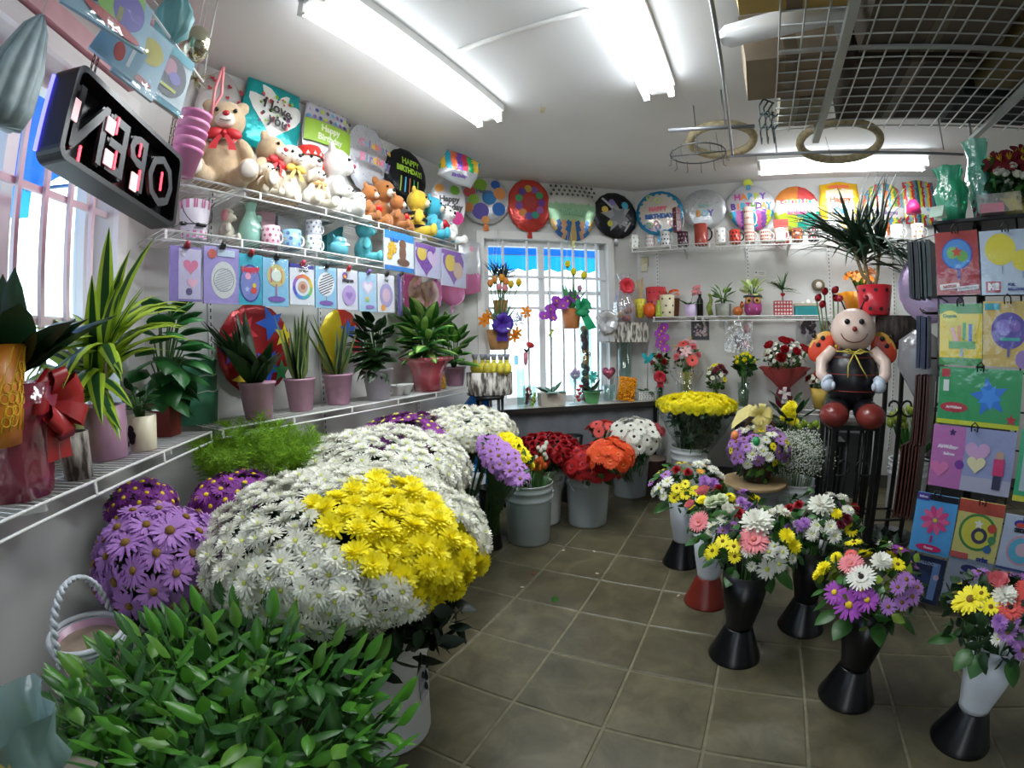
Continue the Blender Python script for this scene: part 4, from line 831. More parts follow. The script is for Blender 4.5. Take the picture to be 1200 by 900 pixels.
def plush(label, P, rz, H, fur, muzzle='#f0e6d6', nose='#1a1412', bow=None, pads=None, pose='sit', heart=None, lie=0.0, extra=None, name='teddy_bear', ears='round', group='plush toys on the top shelf', hat=None, eye='#15100e', cat='plush toy', roll=0.0, text=None):
    """seated plush animal of height H, one continuous fur body; faces local -y"""
    t = thing(name, label, cat, P, rz, group, rot=(lie, roll, rz)); s = H; g = G()
    g.ball((0, 0, .27 * s), (.21 * s, .18 * s, .26 * s), 14, 10); g.ball((0, -.03 * s, .70 * s), (.205 * s, .19 * s, .195 * s), 14, 10); g.ball((0, -.16 * s, .655 * s), (.11 * s, .09 * s, .085 * s), 10, 7)
    for sx in (-1, 1):
        if ears == 'round': g.ball((sx * .155 * s, 0, .865 * s), (.075 * s, .04 * s, .075 * s), 9, 6)
        elif ears == 'floppy': g.ball((sx * .2 * s, -.02 * s, .68 * s), (.05 * s, .075 * s, .14 * s), 9, 6)
        elif ears == 'long': g.ball((sx * .09 * s, .02 * s, .98 * s), (.05 * s, .03 * s, .16 * s), 9, 6)
        g.ball((sx * .22 * s, -.10 * s, .37 * s), (.075 * s, .085 * s, .16 * s), 9, 7, R=Matrix.Rotation(sx * -.5, 3, 'Y'))
        g.ball((sx * .17 * s, -.21 * s, .10 * s), (.10 * s, .20 * s, .10 * s), 10, 7, R=Matrix.Rotation(sx * .35, 3, 'Z')); g.ball((sx * .23 * s, -.36 * s, .115 * s), (.105 * s, .06 * s, .115 * s), 10, 7)
    o = obj('fur_body', g, mat(fur, .95, var=.10, scale=40, bump=.5, bscale=300, sheen=.3), t); r = o.modifiers.new('one_skin', 'REMESH'); r.mode = 'VOXEL'; r.voxel_size = s * .022; r.use_smooth_shade = True
    sm = o.modifiers.new('soft', 'SMOOTH'); sm.iterations = 3; sm.factor = .5
    g = G(); g.ball((0, -.19 * s, .645 * s), (.095 * s, .075 * s, .075 * s), 10, 7); obj('muzzle', g, mat(muzzle, .9, var=.06), t)
    g = G(); g.ball((0, -.262 * s, .678 * s), (.034 * s, .022 * s, .027 * s), 8, 6); obj('nose', g, mat(nose, .4, var=0), t)
    for sx in (-1, 1):
        g = G(); g.ball((sx * .085 * s, -.205 * s, .735 * s), .021 * s, 8, 6); obj('eye', g, mat(eye, .15, var=0), t)
        if pads: g = G(); g.ball((sx * .235 * s, -.405 * s, .118 * s), (.078 * s, .022 * s, .085 * s), 10, 6); obj('foot_pad', g, mat(pads, .9, var=.05), t)
    g = G(); g.tube([(-.05 * s, -.255 * s, .62 * s), (0, -.268 * s, .603 * s), (.05 * s, -.255 * s, .62 * s)], .005 * s, 4); obj('mouth', g, mat('#5a3a30', .7, var=0), t)
    if bow:
        g = G()
        for sx in (-1, 1): g.ball((sx * .085 * s, -.19 * s, .515 * s), (.085 * s, .03 * s, .05 * s), 9, 6, R=Matrix.Rotation(sx * .25, 3, 'Y'))
        g.ball((0, -.2 * s, .515 * s), .03 * s, 8, 5); g.lathe([(.145 * s, .49 * s), (.15 * s, .515 * s), (.145 * s, .54 * s)], 14, c=(0, -.01 * s, 0), capb=False)
        for sx in (-1, 1): g.strip([(sx * .02 * s, -.205 * s, .5 * s), (sx * .07 * s, -.21 * s, .42 * s), (sx * .09 * s, -.215 * s, .35 * s)], [.02 * s, .03 * s, .035 * s], (1, 0, 0))
        obj('bow', g, mat(bow, .5, var=.1), t)
    if heart:
        g = G(); vs = heart_out(.135 * s); n = len(vs); P3 = [(a, -.30 * s, .30 * s + b) for a, b in vs] + [(0, -.365 * s, .31 * s)] + [(a * .98, -.25 * s, .30 * s + b) for a, b in vs]
        g.add(P3, [(k, (k + 1) % n, n) for k in range(n)] + [((k + 1) % n, k, n + 1 + k, n + 1 + (k + 1) % n) for k in range(n)]); obj('heart', g, mat(heart, .3, var=.08), t)
        if text: g = G(); text_on(g, text, .09 * s, 0, -.352 * s, .315 * s); obj('lettering', g, mat('#f2d9d9', .5, var=0), t, False)
    if hat:
        g = G(); g.lathe([(.215 * s, .76 * s), (.212 * s, .83 * s), (.16 * s, .92 * s), (.02 * s, .955 * s)], 18, c=(0, -.02 * s, 0), capb=False); 
        for sx in (-1, 1): g.ball((sx * .205 * s, -.02 * s, .67 * s), (.05 * s, .09 * s, .12 * s), 9, 6)
        obj('hat', g, mat(hat, .9, var=.1), t); g = G()
        for k in range(14): a = 2 * PI * k / 14; g.add([(.2165 * s * math.cos(a + d), -.02 * s + .2165 * s * math.sin(a + d), z) for d, z in ((-.12, .77 * s), (.12, .77 * s), (0, .82 * s))], [(0, 1, 2)])
        obj('hat_zigzag', g, mat('#f4ece6', .9, var=0), t, False)
    if extra: extra(t, s)
    return t
def lathe_thing(name, label, cat, P, prof, m, part='body', group=None, rz=0, n=26, more=None, **k):
    t = thing(name, label, cat, P, rz, group); g = G(); g.lathe(prof, n, **k); obj(part, g, m, t)
    if more: more(t)
    return t
def mug(label, P, rz, r, h, c, dots=None, handle='#f0f0ee', group='mugs', dk=5, text=None, inner='#f2f0ec', square=False):
    t = thing('mug', label, 'mug', P, rz, group); n = 4 if square else 22
    g = G(); g.lathe([(r * .92, 0), (r * .97, .004), (r, .012), (r, h), (r * .93, h), (r * .92, .01), (.001, .008)], n); obj('cup', g, mat(c, .25, var=.04), t, not square)
    pts = [(r * .96 + .62 * r * math.sin(a), 0, h * .52 + h * .30 * math.cos(a)) for a in [PI * k / 8 for k in range(9)]]
    g = G(); g.tube(pts, r * .12, 7); obj('handle', g, mat(handle, .25, var=.03), t)
    if dots:
        g = G(); ms = []; R = random.Random(int(P[0] * 1000)); cs = dots if isinstance(dots, (list, tuple)) else [dots]
        for k in range(dk * 6):
            a = 2 * PI * k / (dk * 2) + (.3 if (k // (dk * 2)) % 2 else 0); z = h * (.22 + .28 * (k // (dk * 2))); q = r * .17 * R.uniform(.7, 1.2); c2 = flatmat(cs[k % len(cs)])
            if c2 not in ms: ms.append(c2)
            vs = [(1.006 * r * math.cos(a + q / r * math.cos(b)), 1.006 * r * math.sin(a + q / r * math.cos(b)), z + q * math.sin(b)) for b in [2 * PI * i / 8 for i in range(8)]]; g.add(vs, [tuple(range(8))], ms.index(c2))
        stuff(obj('print', g, ms, t, False))
    return t
def pot_prof(rb, rt, h, lip=True): 
    p = [(rb * .96, 0), (rb, .004), (rt, h)]
    if lip: p = [(rb * .96, 0), (rb, .004), (rt * .97, h * .93), (rt * 1.03, h * .935), (rt * 1.04, h)]
    return p + [(rt * .94, h), (rt * .92, h * .9), (.001, h * .88)]
def potted(label, P, rt, h, pm, rz=0, rb=None, group='potted plants', name='potted_plant', n=28, lip=True, soil=True, cat='plant', square=False):
    t = thing(name, label, cat, P, rz, group); g = G(); g.lathe(pot_prof(rb or rt * .74, rt, h, lip), 4 if square else n); obj('pot', g, pm, t, not square)
    if soil: g = G(); g.lathe([(rt * .93, h * .90), (.001, h * .93)], 16, capb=False); obj('soil', g, SOIL, t)
    return t
def straps(t, z0, n, L, wd, mats, el=(35, 80), bend=(.5, 1.3), r=.01, cup=.25, seed=1, name='leaf', tip=.8, zj=0.0, center=(0, 0), amin=0, amax=2 * PI, stemh=0.0, stemm=None):
    """long arching leaves from a crown; every leaf an object"""
    R = random.Random(seed); vs = [leaf_mesh('st%d' % seed, L, wd, mats, bend[0] + (bend[1] - bend[0]) * k / 3, cup, tip, two=len(mats) > 1) for k in range(4)]
    for k in range(n):
        a = amin + (amax - amin) * ((k * .381966) % 1) + R.uniform(-.15, .15); e = math.radians(el[0] + (el[1] - el[0]) * ((k * .618034) % 1)); q = r * R.uniform(.3, 1)
        link(name, vs[k % 4], t, (center[0] + q * math.cos(a), center[1] + q * math.sin(a), z0 + R.uniform(0, zj)), Euler((R.uniform(-.3, .3), -e, a)), R.uniform(.8, 1.12))
def broad(t, z0, n, L, wd, mats, H, spread, seed=1, bend=.7, cup=.25, el=(10, 60), stem_r=.003, stemm=None, zmin=.25, amin=0, amax=2 * PI, tip=.9):
    """oval leaves on their own stalks, filling a rounded crown of height H and radius spread above z0"""
    R = random.Random(seed); g = G(); vs = [leaf_mesh('br%d' % seed, L, wd, mats, b, cup, tip, two=len(mats) > 1) for b in (bend * .6, bend, bend * 1.4)]
    for k in range(n):
        f = (k + .5) / n; a = amin + (amax - amin) * ((k * .381966 + R.uniform(-.05, .05)) % 1); zz = z0 + H * (zmin + (1 - zmin) * f) * R.uniform(.85, 1.0); rr = spread * .45 * math.sin(PI * (.25 + .65 * (1 - f))) * R.uniform(.5, 1)
        p = Vector((rr * math.cos(a), rr * math.sin(a), zz)); e = math.radians(el[0] + (el[1] - el[0]) * f + R.uniform(-12, 12))
        g.tube([(0.01 * math.cos(a), 0.01 * math.sin(a), z0), (p.x * .55, p.y * .55, z0 + (zz - z0) * .6), p], stem_r, 5, cap=False)
        link('leaf', R.choice(vs), t, p, Euler((R.uniform(-.35, .35), -e, a)), R.uniform(.8, 1.15))
    obj('stalks', g, stemm or STEM, t)
def bow_geo(g, c, s, loops=7, tails=2, seed=1, flatten=.9, m=0):
    R = random.Random(seed); c = Vector(c)
    for k in range(loops):
        a = 2 * PI * k / loops + R.uniform(-.2, .2); e = R.uniform(-.2, .6); d = Vector((math.cos(a), -abs(R.uniform(.1, .6)), math.sin(a) * flatten + e * .3)).normalized(); sd = d.cross(Vector((0, 1, 0))).normalized(); up = Vector((0, -1, 0))
        pts = [c + d * s * x + up * s * y for x, y in ((0, 0), (.35, .22), (.75, .30), (1.0, .12), (.85, -.1), (.4, -.12), (.05, 0))]; sd2 = d.cross(up).normalized(); g.strip(pts, [s * w for w in (.08, .2, .28, .28, .26, .2, .08)], sd2, m)
    for k in range(tails):
        x = (k - (tails - 1) / 2) * .5; g.strip([c + Vector((x * s * .2, -.1 * s, 0)), c + Vector((x * s * .8, -.18 * s, -.7 * s)), c + Vector((x * s * 1.1, -.12 * s, -1.5 * s))], [s * .14, s * .22, s * .24], (1, 0, 0), m)
# ================================================================== left wall: balloons, plush, gifts, packets, plants
RLW = PI / 2; XB = LX + .035; XM = LX + .17; XF = LX + .318
def onL(x0, y0, x1, y1, X, z=None): return FIT(x0, y0, x1, y1, 'x', X, z)
def wL(x0, x1, y, X): return abs(on_x(x1, y, X).y - on_x(x0, y, X).y)
def mid(P, h): return Vector((P.x, P.y, P.z + h / 2))
def lw_balloon(label, x0, y0, x1, y1, shape, col, design=(), X=None, **k):
    P, w, h = onL(x0, y0, x1, y1, X or XB); w = wL(x0, x1, (y0 + y1) / 2, X or XB); return balloon(label, mid(P, h), RLW, w / 2, h / 2, shape, col, design, **k)
def confetti(bg, cs, n, seed=3):
    R = random.Random(seed); pts = [(R.uniform(-1, 1), R.uniform(-1, 1), cs[i % len(cs)]) for i in range(n)]
    return pts
R0 = random.Random(5)
hd = [('heart', R0.uniform(-.42, .42), R0.uniform(-.42, .42), .05, '#b3263a', R0.uniform(-.6, .6)) for _ in range(14)] + [('ring', -.05, -.05, .22, .19, '#c4384a')]
lw_balloon('clear white balloon printed with small red hearts behind the first teddy', 222, 84, 280, 190, 'round', lambda u, v: '#cfcac8', hd, X=LX + .03)
dots = [('heart', 0, .0, .47, '#f1f2ee', -.1)] + [('disc', R0.uniform(-.25, .25), R0.uniform(-.14, .24), R0.uniform(.015, .03), random.choice(('#c02a3a', '#8fbf2e', '#333', '#d84a4a', '#7a3a80')), None) for _ in range(34)] 
dots = [d if d[0] != 'disc' else d[:5] for d in dots] + [('text', 'I love', .19, .0, .08, '#2a2a30', -.15, .002), ('text', 'you', .19, .02, -.09, '#2a2a30', -.15, .002)]
lw_balloon('square teal balloon with a white heart reading I love you', 279, 96, 352, 182, 'square', lambda u, v: '#17a3a6', dots, tail=False)
cc = ('#3c4a8c', '#b4cc2a', '#4a4a56', '#5a9cc8', '#7d6aa0')
ds = [('disc', -.42 + .105 * (i % 9) + (.05 if (i // 9) % 2 else 0), .44 - .115 * (i // 9), .034, cc[i % 5]) for i in range(27)] + [('rect', 0, .0, .98, .32, '#9cc63c'), ('text', 'Happy', .13, 0, .07, '#e8f2d0', 0, .002), ('text', 'Birthday', .13, 0, -.07, '#e8f2d0', 0, .002)] + [('disc', -.42 + .11 * i, -.42, .03, cc[i % 5]) for i in range(9)]
lw_balloon('square polka dot balloon with a lime green Happy Birthday band', 352, 124, 408, 200, 'square', lambda u, v: '#d9d6e2', ds, tail=False)
cf = [('disc', R0.uniform(-.45, .45), R0.uniform(-.45, .45), .008, random.choice(('#4a4a7a', '#7a4a6a', '#4a7a8a', '#555'))) for _ in range(130)]
def multi(txt, size, x0, z, dx, cs, rot=0): return [('text', ch, size, x0 + dx * i, z + math.tan(rot) * dx * i, cs[i % len(cs)], rot, .003) for i, ch in enumerate(txt) if ch != ' ']
mc = ('#c06a8a', '#6a8a9a', '#7a5a90', '#c8a23a', '#c8684a')
lw_balloon('speckled white balloon with colourful Celebrate Birthday lettering', 405, 146, 452, 226, 'round', lambda u, v: '#d5d8e0', cf + multi('Celebrate', .13, -.34, .10, .085, mc) + multi('Birthday', .15, -.33, -.10, .093, mc), tail=False, crinkle=.02)
lw_balloon('black oval balloon with lime Happy Birthday letters and candles', 452, 176, 500, 236, 'round', lambda u, v: '#17181f', [('text', 'HAPPY', .16, .02, .22, '#9fc93a', 0, .003), ('text', 'BIRTHDAY!', .14, .0, .06, '#9fc93a', 0, .003)] + [('rect', -.2 + .1 * i, -.22, .03, .28, ('#8aa83a', '#4aa0c0', '#b86a3a', '#3aa06a', '#8aa83a')[i]) for i in range(5)])
# hung in the corner
fz = ('#d63a5a', '#2fae62', '#f2c53a', '#2aa9c8', '#e86a3a', '#7a4ab0')
P, w, h = onL(504, 208, 546, 272, LX + .16); balloon('round balloon with big dots and Happy Birthday beside the blue plush', mid(P, h), .9, w * .52, h * .5, 'round', lambda u, v: '#e2e0e4', [('disc', -.25, .28, .12, '#e8a04a'), ('disc', .18, .26, .14, '#7ab83a'), ('disc', -.3, -.02, .1, '#e87a5a'), ('disc', .25, -.25, .18, '#d63a8a'), ('disc', .0, -.38, .08, '#2ab0b8'), ('disc', -.25, -.3, .1, '#c84a6a'), ('text', 'Happy', .14, .02, .08, '#444', 0, .003), ('text', 'Birthday', .15, 0, -.06, '#444', 0, .003)], group='foil balloons in the corner')
P = on_x(538, 198, LX + .32); balloon('tilted striped foil balloon with a silver band hanging high in the corner', P, .8, .135, .105, 'square', lambda u, v: ('#c4c8ce' if v < -.15 + .3 * u else fz[int((u + v * .4 + 1.6) * 3.4) % 6]), [('text', 'Birthday', .14, .06, -.24, '#6a4a9a', .2, .002)], bulge=.4, tail=False, group='foil balloons in the corner', rot=(.15, .35, .8))
# ---- plush on the top shelf
def toy(label, x0, y0, x1, y1, X=XM, turn=0.0, **k):
    P, w, h = onL(x0, y0, x1, y1, X, ST); return plush(label, P, RLW + turn, h * (1.13 if h < .33 else 1.02), **k)
TAN = '#c3a987'
toy('large tan teddy bear with red bow sitting upright at the start of the top shelf', 228, 112, 284, 226, turn=-.45, fur=TAN, muzzle='#efe6da', nose='#b02030', bow='#c01f2a', pads='#dcd3c8')
toy('tan teddy bear with red bow leaning sideways beside the white lambs', 276, 148, 330, 228, turn=.25, fur=TAN, muzzle='#efe6da', nose='#b02030', bow='#c01f2a', pads='#dcd3c8', roll=.22)
CRM = '#e6dcc8'
toy('small cream lamb plush lowest beside the leaning tan teddy', 300, 192, 322, 228, X=LX + .25, fur=CRM, muzzle='#f6f0e6', ears='floppy', name='plush_lamb')
toy('cream lamb plush with yellow ribbon behind the dog in a hat', 322, 172, 350, 230, fur=CRM, muzzle='#f6f0e6', ears='floppy', bow='#e0b24a', name='plush_lamb')
toy('white dog plush wearing a red zigzag hat with ear flaps', 342, 170, 374, 230, X=LX + .14, fur='#ece6da', muzzle='#f4efe6', nose='#3a3028', ears='none', hat='#c8281e', name='plush_dog')
toy('cream lamb plush with peach ribbon in front of the white bear', 356, 198, 382, 244, X=LX + .25, fur=CRM, muzzle='#f6f0e6', ears='floppy', bow='#e8b070', name='plush_lamb')
toy('big white bear plush with a red nose in profile', 366, 168, 410, 246, X=LX + .13, turn=.75, fur='#efeeea', muzzle='#f6f4f0', nose='#b02040', name='plush_bear', ears='round')
toy('small white lamb plush between the white bear and brown bears', 396, 218, 414, 250, X=LX + .24, fur='#e9e8e0', muzzle='#f6f4f0', ears='floppy', name='plush_lamb')
toy('small white bunny plush beside the brown bears', 412, 226, 428, 252, X=LX + .22, fur='#f0efe9', ears='floppy', name='plush_bunny')
BRN = '#a8672e'
toy('brown teddy bear holding a red heart at the left of the brown pair', 418, 218, 444, 262, X=LX + .22, turn=.35, fur=BRN, muzzle='#eadcc4', heart='#d8281e')
toy('brown teddy bear with round ears perched above the red hearts', 430, 206, 464, 252, X=LX + .11, fur=BRN, muzzle='#efe2cc')
toy('brown teddy bear lying with a red heart lettered Love', 448, 230, 480, 272, X=LX + .23, turn=.5, fur=BRN, muzzle='#efe2cc', heart='#d8281e', text='Love')
def stripes(t, s):
    for z in (.2, .33, .44): g = G(); g.lathe([(.2 * s, (z - .03) * s), (.215 * s, z * s), (.2 * s, (z + .03) * s)], 16, capb=False); obj('black_stripe', g, mat('#1c1a18', .9), t)
toy('plush dressed as a bee with a yellow and black striped body', 474, 224, 500, 280, X=LX + .17, turn=.5, fur='#e2c03a', muzzle='#efe0c8', ears='round', extra=stripes, name='bee_plush')
toy('bright blue plush bear holding a dark red heart', 494, 232, 518, 284, X=LX + .20, turn=.4, fur='#3fb4d2', muzzle='#e8dcc8', heart='#b01f2e')
toy('small white plush bear at the far end of the top shelf', 512, 242, 532, 288, X=LX + .22, fur='#efeeea', muzzle='#f6f4f0', name='plush_bear')
# pink nested buckets wrapped in film
P, w, h = onL(190, 122, 238, 208, LX + .30); P = on_x(212, 206, LX + .30)
t = thing('nested_buckets', 'stack of nested pink sand pails with handles hanging before the teddies', 'bucket', (P.x, P.y, P.z), .4, rot=(.12, .1, RLW))
PK = mat('#d68fb6', .4, var=.08)
for k in range(5):
    z = .035 * k; r = .062; g = G(); g.lathe([(r * .72, z), (r * .95, z + .085), (r, z + .086), (r, z + .1), (r * .92, z + .1), (r * .7, z + .01)], 24); obj('pail', g, PK if k % 2 else mat('#c97aa8', .4, var=.08), t)
for sx in (-1, 1):
    g = G(); g.tube([(.05, sx * .03, .23), (.06 + .02 * sx, sx * .01, .36), (.05, -sx * .004, .46)], .006, 6); obj('handle', g, mat('#e08a8e', .3, var=.05), t)
# ---- middle shelf
def onM(x0, y0, x1, y1, X=XM): return onL(x0, y0, x1, y1, X, SM)
P, w, h = onM(208, 238, 246, 276); 
def bands(t, r=w / 2, h=h):
    g = G(); n = 24
    for z0, z1 in ((.02, .2), (.78, 1.0)):
        for k in range(n):
            if k % 2: continue
            a, b = 2 * PI * k / n, 2 * PI * (k + 1) / n; ra, rb = r * (.78 + .22 * z0) * 1.006, r * (.78 + .22 * z1) * 1.006; g.add([(ra * math.cos(a), ra * math.sin(a), z0 * h), (ra * math.cos(b), ra * math.sin(b), z0 * h), (rb * math.cos(b), rb * math.sin(b), z1 * h), (rb * math.cos(a), rb * math.sin(a), z1 * h)], [(0, 1, 2, 3)])
    stuff(obj('checked_band', g, mat('#d77fae', .5, var=.1), t, False)); g = G(); pts = [(r * 1.02 * math.cos(a), -r * .3 - abs(math.sin(a)) * .045, h * .85 - abs(math.sin(a)) * h * .55) for a in [PI * k / 10 for k in range(11)]]; g.tube(pts, .0018, 5); g.tube([pts[4], pts[6]], .007, 8); obj('handle', g, BLACK, t)
lathe_thing('gift_pail', 'white tin pail with pink checked bands and a wire handle', 'bucket', P, [(w * .38, 0), (w * .39, .004), (w / 2, h), (w * .47, h), (w * .37, .01)], mat('#e6dfea', .4, var=.05), 'pail_body', rz=RLW, more=bands)
P, w, h = onM(247, 240, 281, 281)
t = plush('cream ceramic puppy figurine with a pink ear beside the mint vase', P, RLW + .9, h * 1.02, '#d6cfbe', muzzle='#ddd6c6', nose='#201a18', ears='none', name='puppy_figurine', group=None, cat='figurine')
for sx in (-1, 1): g = G(); g.ball((sx * .2 * h, 0, .68 * h), (.05 * h, .08 * h, .15 * h), 9, 6); obj('ear', g, mat('#cf8791', .6, var=.1), t)
P, w, h = onM(277, 239, 308, 287)
def tag_(t, w=w, h=h): g = G(); g.ball((w * .26, -w * .2, h * .66), (w * .16, w * .06, h * .09), 10, 6); obj('medallion', g, mat('#8fc4b4', .25, var=.04), t)
lathe_thing('mint_vase', 'glossy mint green bottle vase with a narrow neck', 'vase', P, [(w * .36, 0), (w * .46, h * .1), (w * .5, h * .28), (w * .42, h * .5), (w * .24, h * .72), (w * .18, h * .84), (w * .25, h * .97), (w * .25, h), (w * .2, h), (w * .14, h * .84), (w * .1, h * .5)], mat('#9fd2c2', .12, var=.04), 'vase_body', rz=RLW, more=tag_)
def giftbox(label, x0, y0, x1, y1, X, z, c, d=.06, lid=None, ds=None, rz=RLW, mode='x'):
    P, w, h = FIT(x0, y0, x1, y1, mode, X, z); t = thing('gift_box', label, 'box', P, rz); g = G(); g.box((0, 0, h * .4), (w, d, h * .8)); obj('box_base', g, mat(c, .5, var=.06), t, False); g = G(); g.box((0, 0, h * .9), (w * 1.05, d * 1.05, h * .2)); obj('box_lid', g, mat(lid or c, .5, var=.06), t, False)
    g = G(); ms = []; prints(g, ms, ds or [('disc', random.uniform(-.4, .4), random.uniform(-.4, .2), .06, '#c46a86') for _ in range(8)], w, h, -d / 2 - .001); g.v = [(x, y, z_ + h * .45) for x, y, z_ in g.v]; stuff(obj('print', g, ms, t, False)); return t
giftbox('pink dotted box standing behind the pink mug', 300, 250, 319, 283, LX + .08, SM, '#e6bcc8')
giftbox('pale silver box behind the blue mug', 319, 256, 345, 288, LX + .08, SM, '#c3c6ca', ds=[('rect', 0, .0, .8, .1, '#a8adb4')])
P, w, h = onM(306, 266, 328, 291, LX + .24); mug('pink floral mug in front of the pink box', P, RLW, w * .5, h, '#ecc4cf', '#b85a80')
P, w, h = onM(329, 271, 353, 295, LX + .24); mug('blue mug with darker cloud print', P, RLW, w * .5, h, '#8fbcd8', ('#5a7cb4', '#c8d8a0'))
P, w, h = onM(357, 277, 377, 299, LX + .23); q = mug('white speckled mug at the bottom of the stacked pair', P, RLW, w * .5, h, '#dfe6e2', ('#6a7a90', '#b4c89a'))
P2 = Vector((P.x, P.y, P.z + h)); mug('pale grey mug stacked on the speckled mug', P2, RLW, w * .48, h * .9, '#d2d3dc', '#8a8aa0')
TEAL = '#6fc0cc'
P, w, h = onM(384, 276, 410, 303, LX + .23); t = thing('owl_figurine', 'small round teal owl gift wrapped in film with pointed ears', 'figurine', P, RLW)
g = G(); g.ball((0, 0, h * .38), (w * .5, w * .42, h * .4), 14, 9); g.ball((0, -.005, h * .7), (w * .32, w * .3, h * .25), 12, 8); 
for sx in (-1, 1): g.tube([(sx * w * .22, 0, h * .8), (sx * w * .36, 0, h * 1.02)], [w * .1, .001], 6)
obj('owl_body', g, mat('#5fb2c4', .6, var=.12), t); g = G()
for sx in (-1, 1): g.ball((sx * w * .13, -w * .28, h * .74), (w * .1, w * .04, w * .1), 9, 6)
g.strip([(0, -w * .32, h * .6), (w * .1, -w * .4, h * .5)], [w * .2, w * .25], (1, 0, .2)); obj('white_face', g, mat('#e6f0f2', .6, var=.04), t)
P, w, h = onM(405, 258, 446, 312, LX + .18); h *= 1.12; plush('large turquoise bunny plush in a clear bag on the mug shelf', P, RLW + .7, h * 1.0, '#58bcc8', muzzle='#6cc8d2', nose='#e0c8c8', ears='round', name='plush_bunny', group=None)
giftbox('teal box at the back between the mugs and the turquoise bunny', 376, 262, 400, 296, LX + .06, SM, '#3f9aa4', ds=[('rect', 0, 0, .9, .06, '#2f7a84')])
# ---- packets clipped to the shelf lip
def lwp(label, x0, y0, x1, y1, card, design, X=XF, turn=0.0, **k):
    P, w, h = onL(x0, y0, x1, y1, X); w = wL(x0, x1, (y0 + y1) / 2, X); return packet(label, mid(P, h), RLW + turn, w * .97, h, card, design, **k)
lwp('purple balloon packet with pink hearts first from the near window', 199, 289, 237, 353, '#8a76b8', [('rect', .12, .0, .72, .92, '#c9bcd8'), ('heart', .15, .12, .26, '#e0799a'), ('heart', .2, -.18, .18, '#f0b4c8'), ('disc', .1, -.32, .1, '#5a4a78'), ('star', -.1, .36, .1, '#f2e6f4')], clip='#9c1f34')
lwp('lavender packet with a pale scribbled round balloon', 239, 290, 281, 356, '#a493cc', [('disc', .06, -.08, .36, '#d9d6d0', .33), ('ring', .06, -.08, .3, .28, '#8a8894'), ('stripes', .06, -.08, .28, '#a3a1a8', 9), ('disc', -.28, .37, .12, '#c85a4a'), ('rect', .12, .4, .5, .12, '#c8d4e2')], clip='#17171a')
lwp('teal packet with an oval party balloon and red lettering', 279, 298, 308, 357, '#3aa9bc', [('disc', 0, -.08, .44, '#33408c', .38), ('disc', 0, -.08, .4, '#7d84c0', .34), ('text', 'Happy', .16, 0, .2, '#d8324a', .1, .002), ('disc', -.1, .06, .12, '#e8a0b8'), ('disc', .14, -.22, .12, '#d84a3a'), ('disc', .16, -.12, .08, '#e8c83a'), ('star', -.14, -.2, .12, '#b8bce4')], clip='#9c1f2a')
lwp('light blue packet with a striped balloon on a purple stand', 308, 303, 339, 359, '#86bcd8', [('disc', .02, .14, .36, '#cfc07a', .24), ('rect', -.18, .14, .06, .3, '#c86a8a'), ('rect', .22, .14, .06, .32, '#d8883a'), ('disc', .02, .14, .2, '#dfe6d6'), ('rect', .02, -.18, .06, .28, '#b07a9a'), ('disc', .02, -.35, .34, '#7a5aa8', .06)], clip='#1a1a1c')
lwp('white packet with a rainbow ring around a photo', 340, 310, 369, 357, '#e6e6ea', [('ring', .02, -.06, .42, .30, ('#e8c23a', '#e88a3a', '#d86a5a', '#9a6ac0', '#5a5ac0', '#4a8ad0', '#4ab0b0', '#7ac05a')), ('disc', .02, -.06, .2, '#d4a88a'), ('disc', .02, -.06, .1, '#b06a5a'), ('text', 'Foil Balloon', .06, .05, .34, '#555', 0, .001)], header='#2c2f88', clip='#c0405a')
lwp('light blue packet with a zebra striped balloon', 370, 313, 395, 361, '#8fc2dc', [('disc', 0, .08, .40, '#f2f2f2', .29), ('stripes', 0, .08, .38, '#16161a', 8), ('rect', 0, -.28, .05, .12, '#8a8a90'), ('disc', 0, -.38, .34, '#7a5aa8', .06)], clip='#1a1a1c')
ANA = lambda z=.36: [('disc', -.14, z, .13, '#3a3a9c'), ('disc', -.14, z - .015, .09, '#d84a3a'), ('disc', -.14, z - .03, .05, '#f0c83a'), ('text', 'anagram', .11, .0, z - .11, '#23233a', 0, .002)]
lwp('white packet printed anagram with a lilac heart balloon', 396, 316, 420, 363, '#dcdae2', ANA(.34) + [('disc', .05, -.14, .34, '#b79ace', .25), ('heart', .05, -.16, .18, '#9a76bc')], clip='#a81f2c')
lwp('pale blue packet with a small rainbow heart balloon', 421, 320, 442, 365, '#a8cbe2', [('heart', 0, .1, .34, '#e6c8e0'), ('heart', 0, .1, .22, '#f2e8ee'), ('rect', -.05, -.16, .2, .06, '#e8c86a'), ('rect', -.05, -.22, .2, .06, '#8ac87a'), ('disc', .1, -.38, .26, '#9a7ac0', .05)], clip='#7a5aa0')
lwp('white packet with a lilac round balloon at the end of the lip', 443, 322, 463, 366, '#dfdde0', [('disc', 0, -.05, .4, '#a89ac4', .32), ('disc', 0, -.05, .24, '#d8b4c4', .18), ('disc', -.2, -.38, .13, '#e89a3a'), ('text', 'Foil', .1, 0, .34, '#777', 0, .001)], clip='#1a1a1c')
lwp('dark purple packet hanging edge on beside the pink foil balloon', 464, 322, 476, 370, '#4a3f78', [('rect', 0, 0, .6, .8, '#7a70b0')], clip='#1a1a1c', turn=.5)
XU = LX + .318
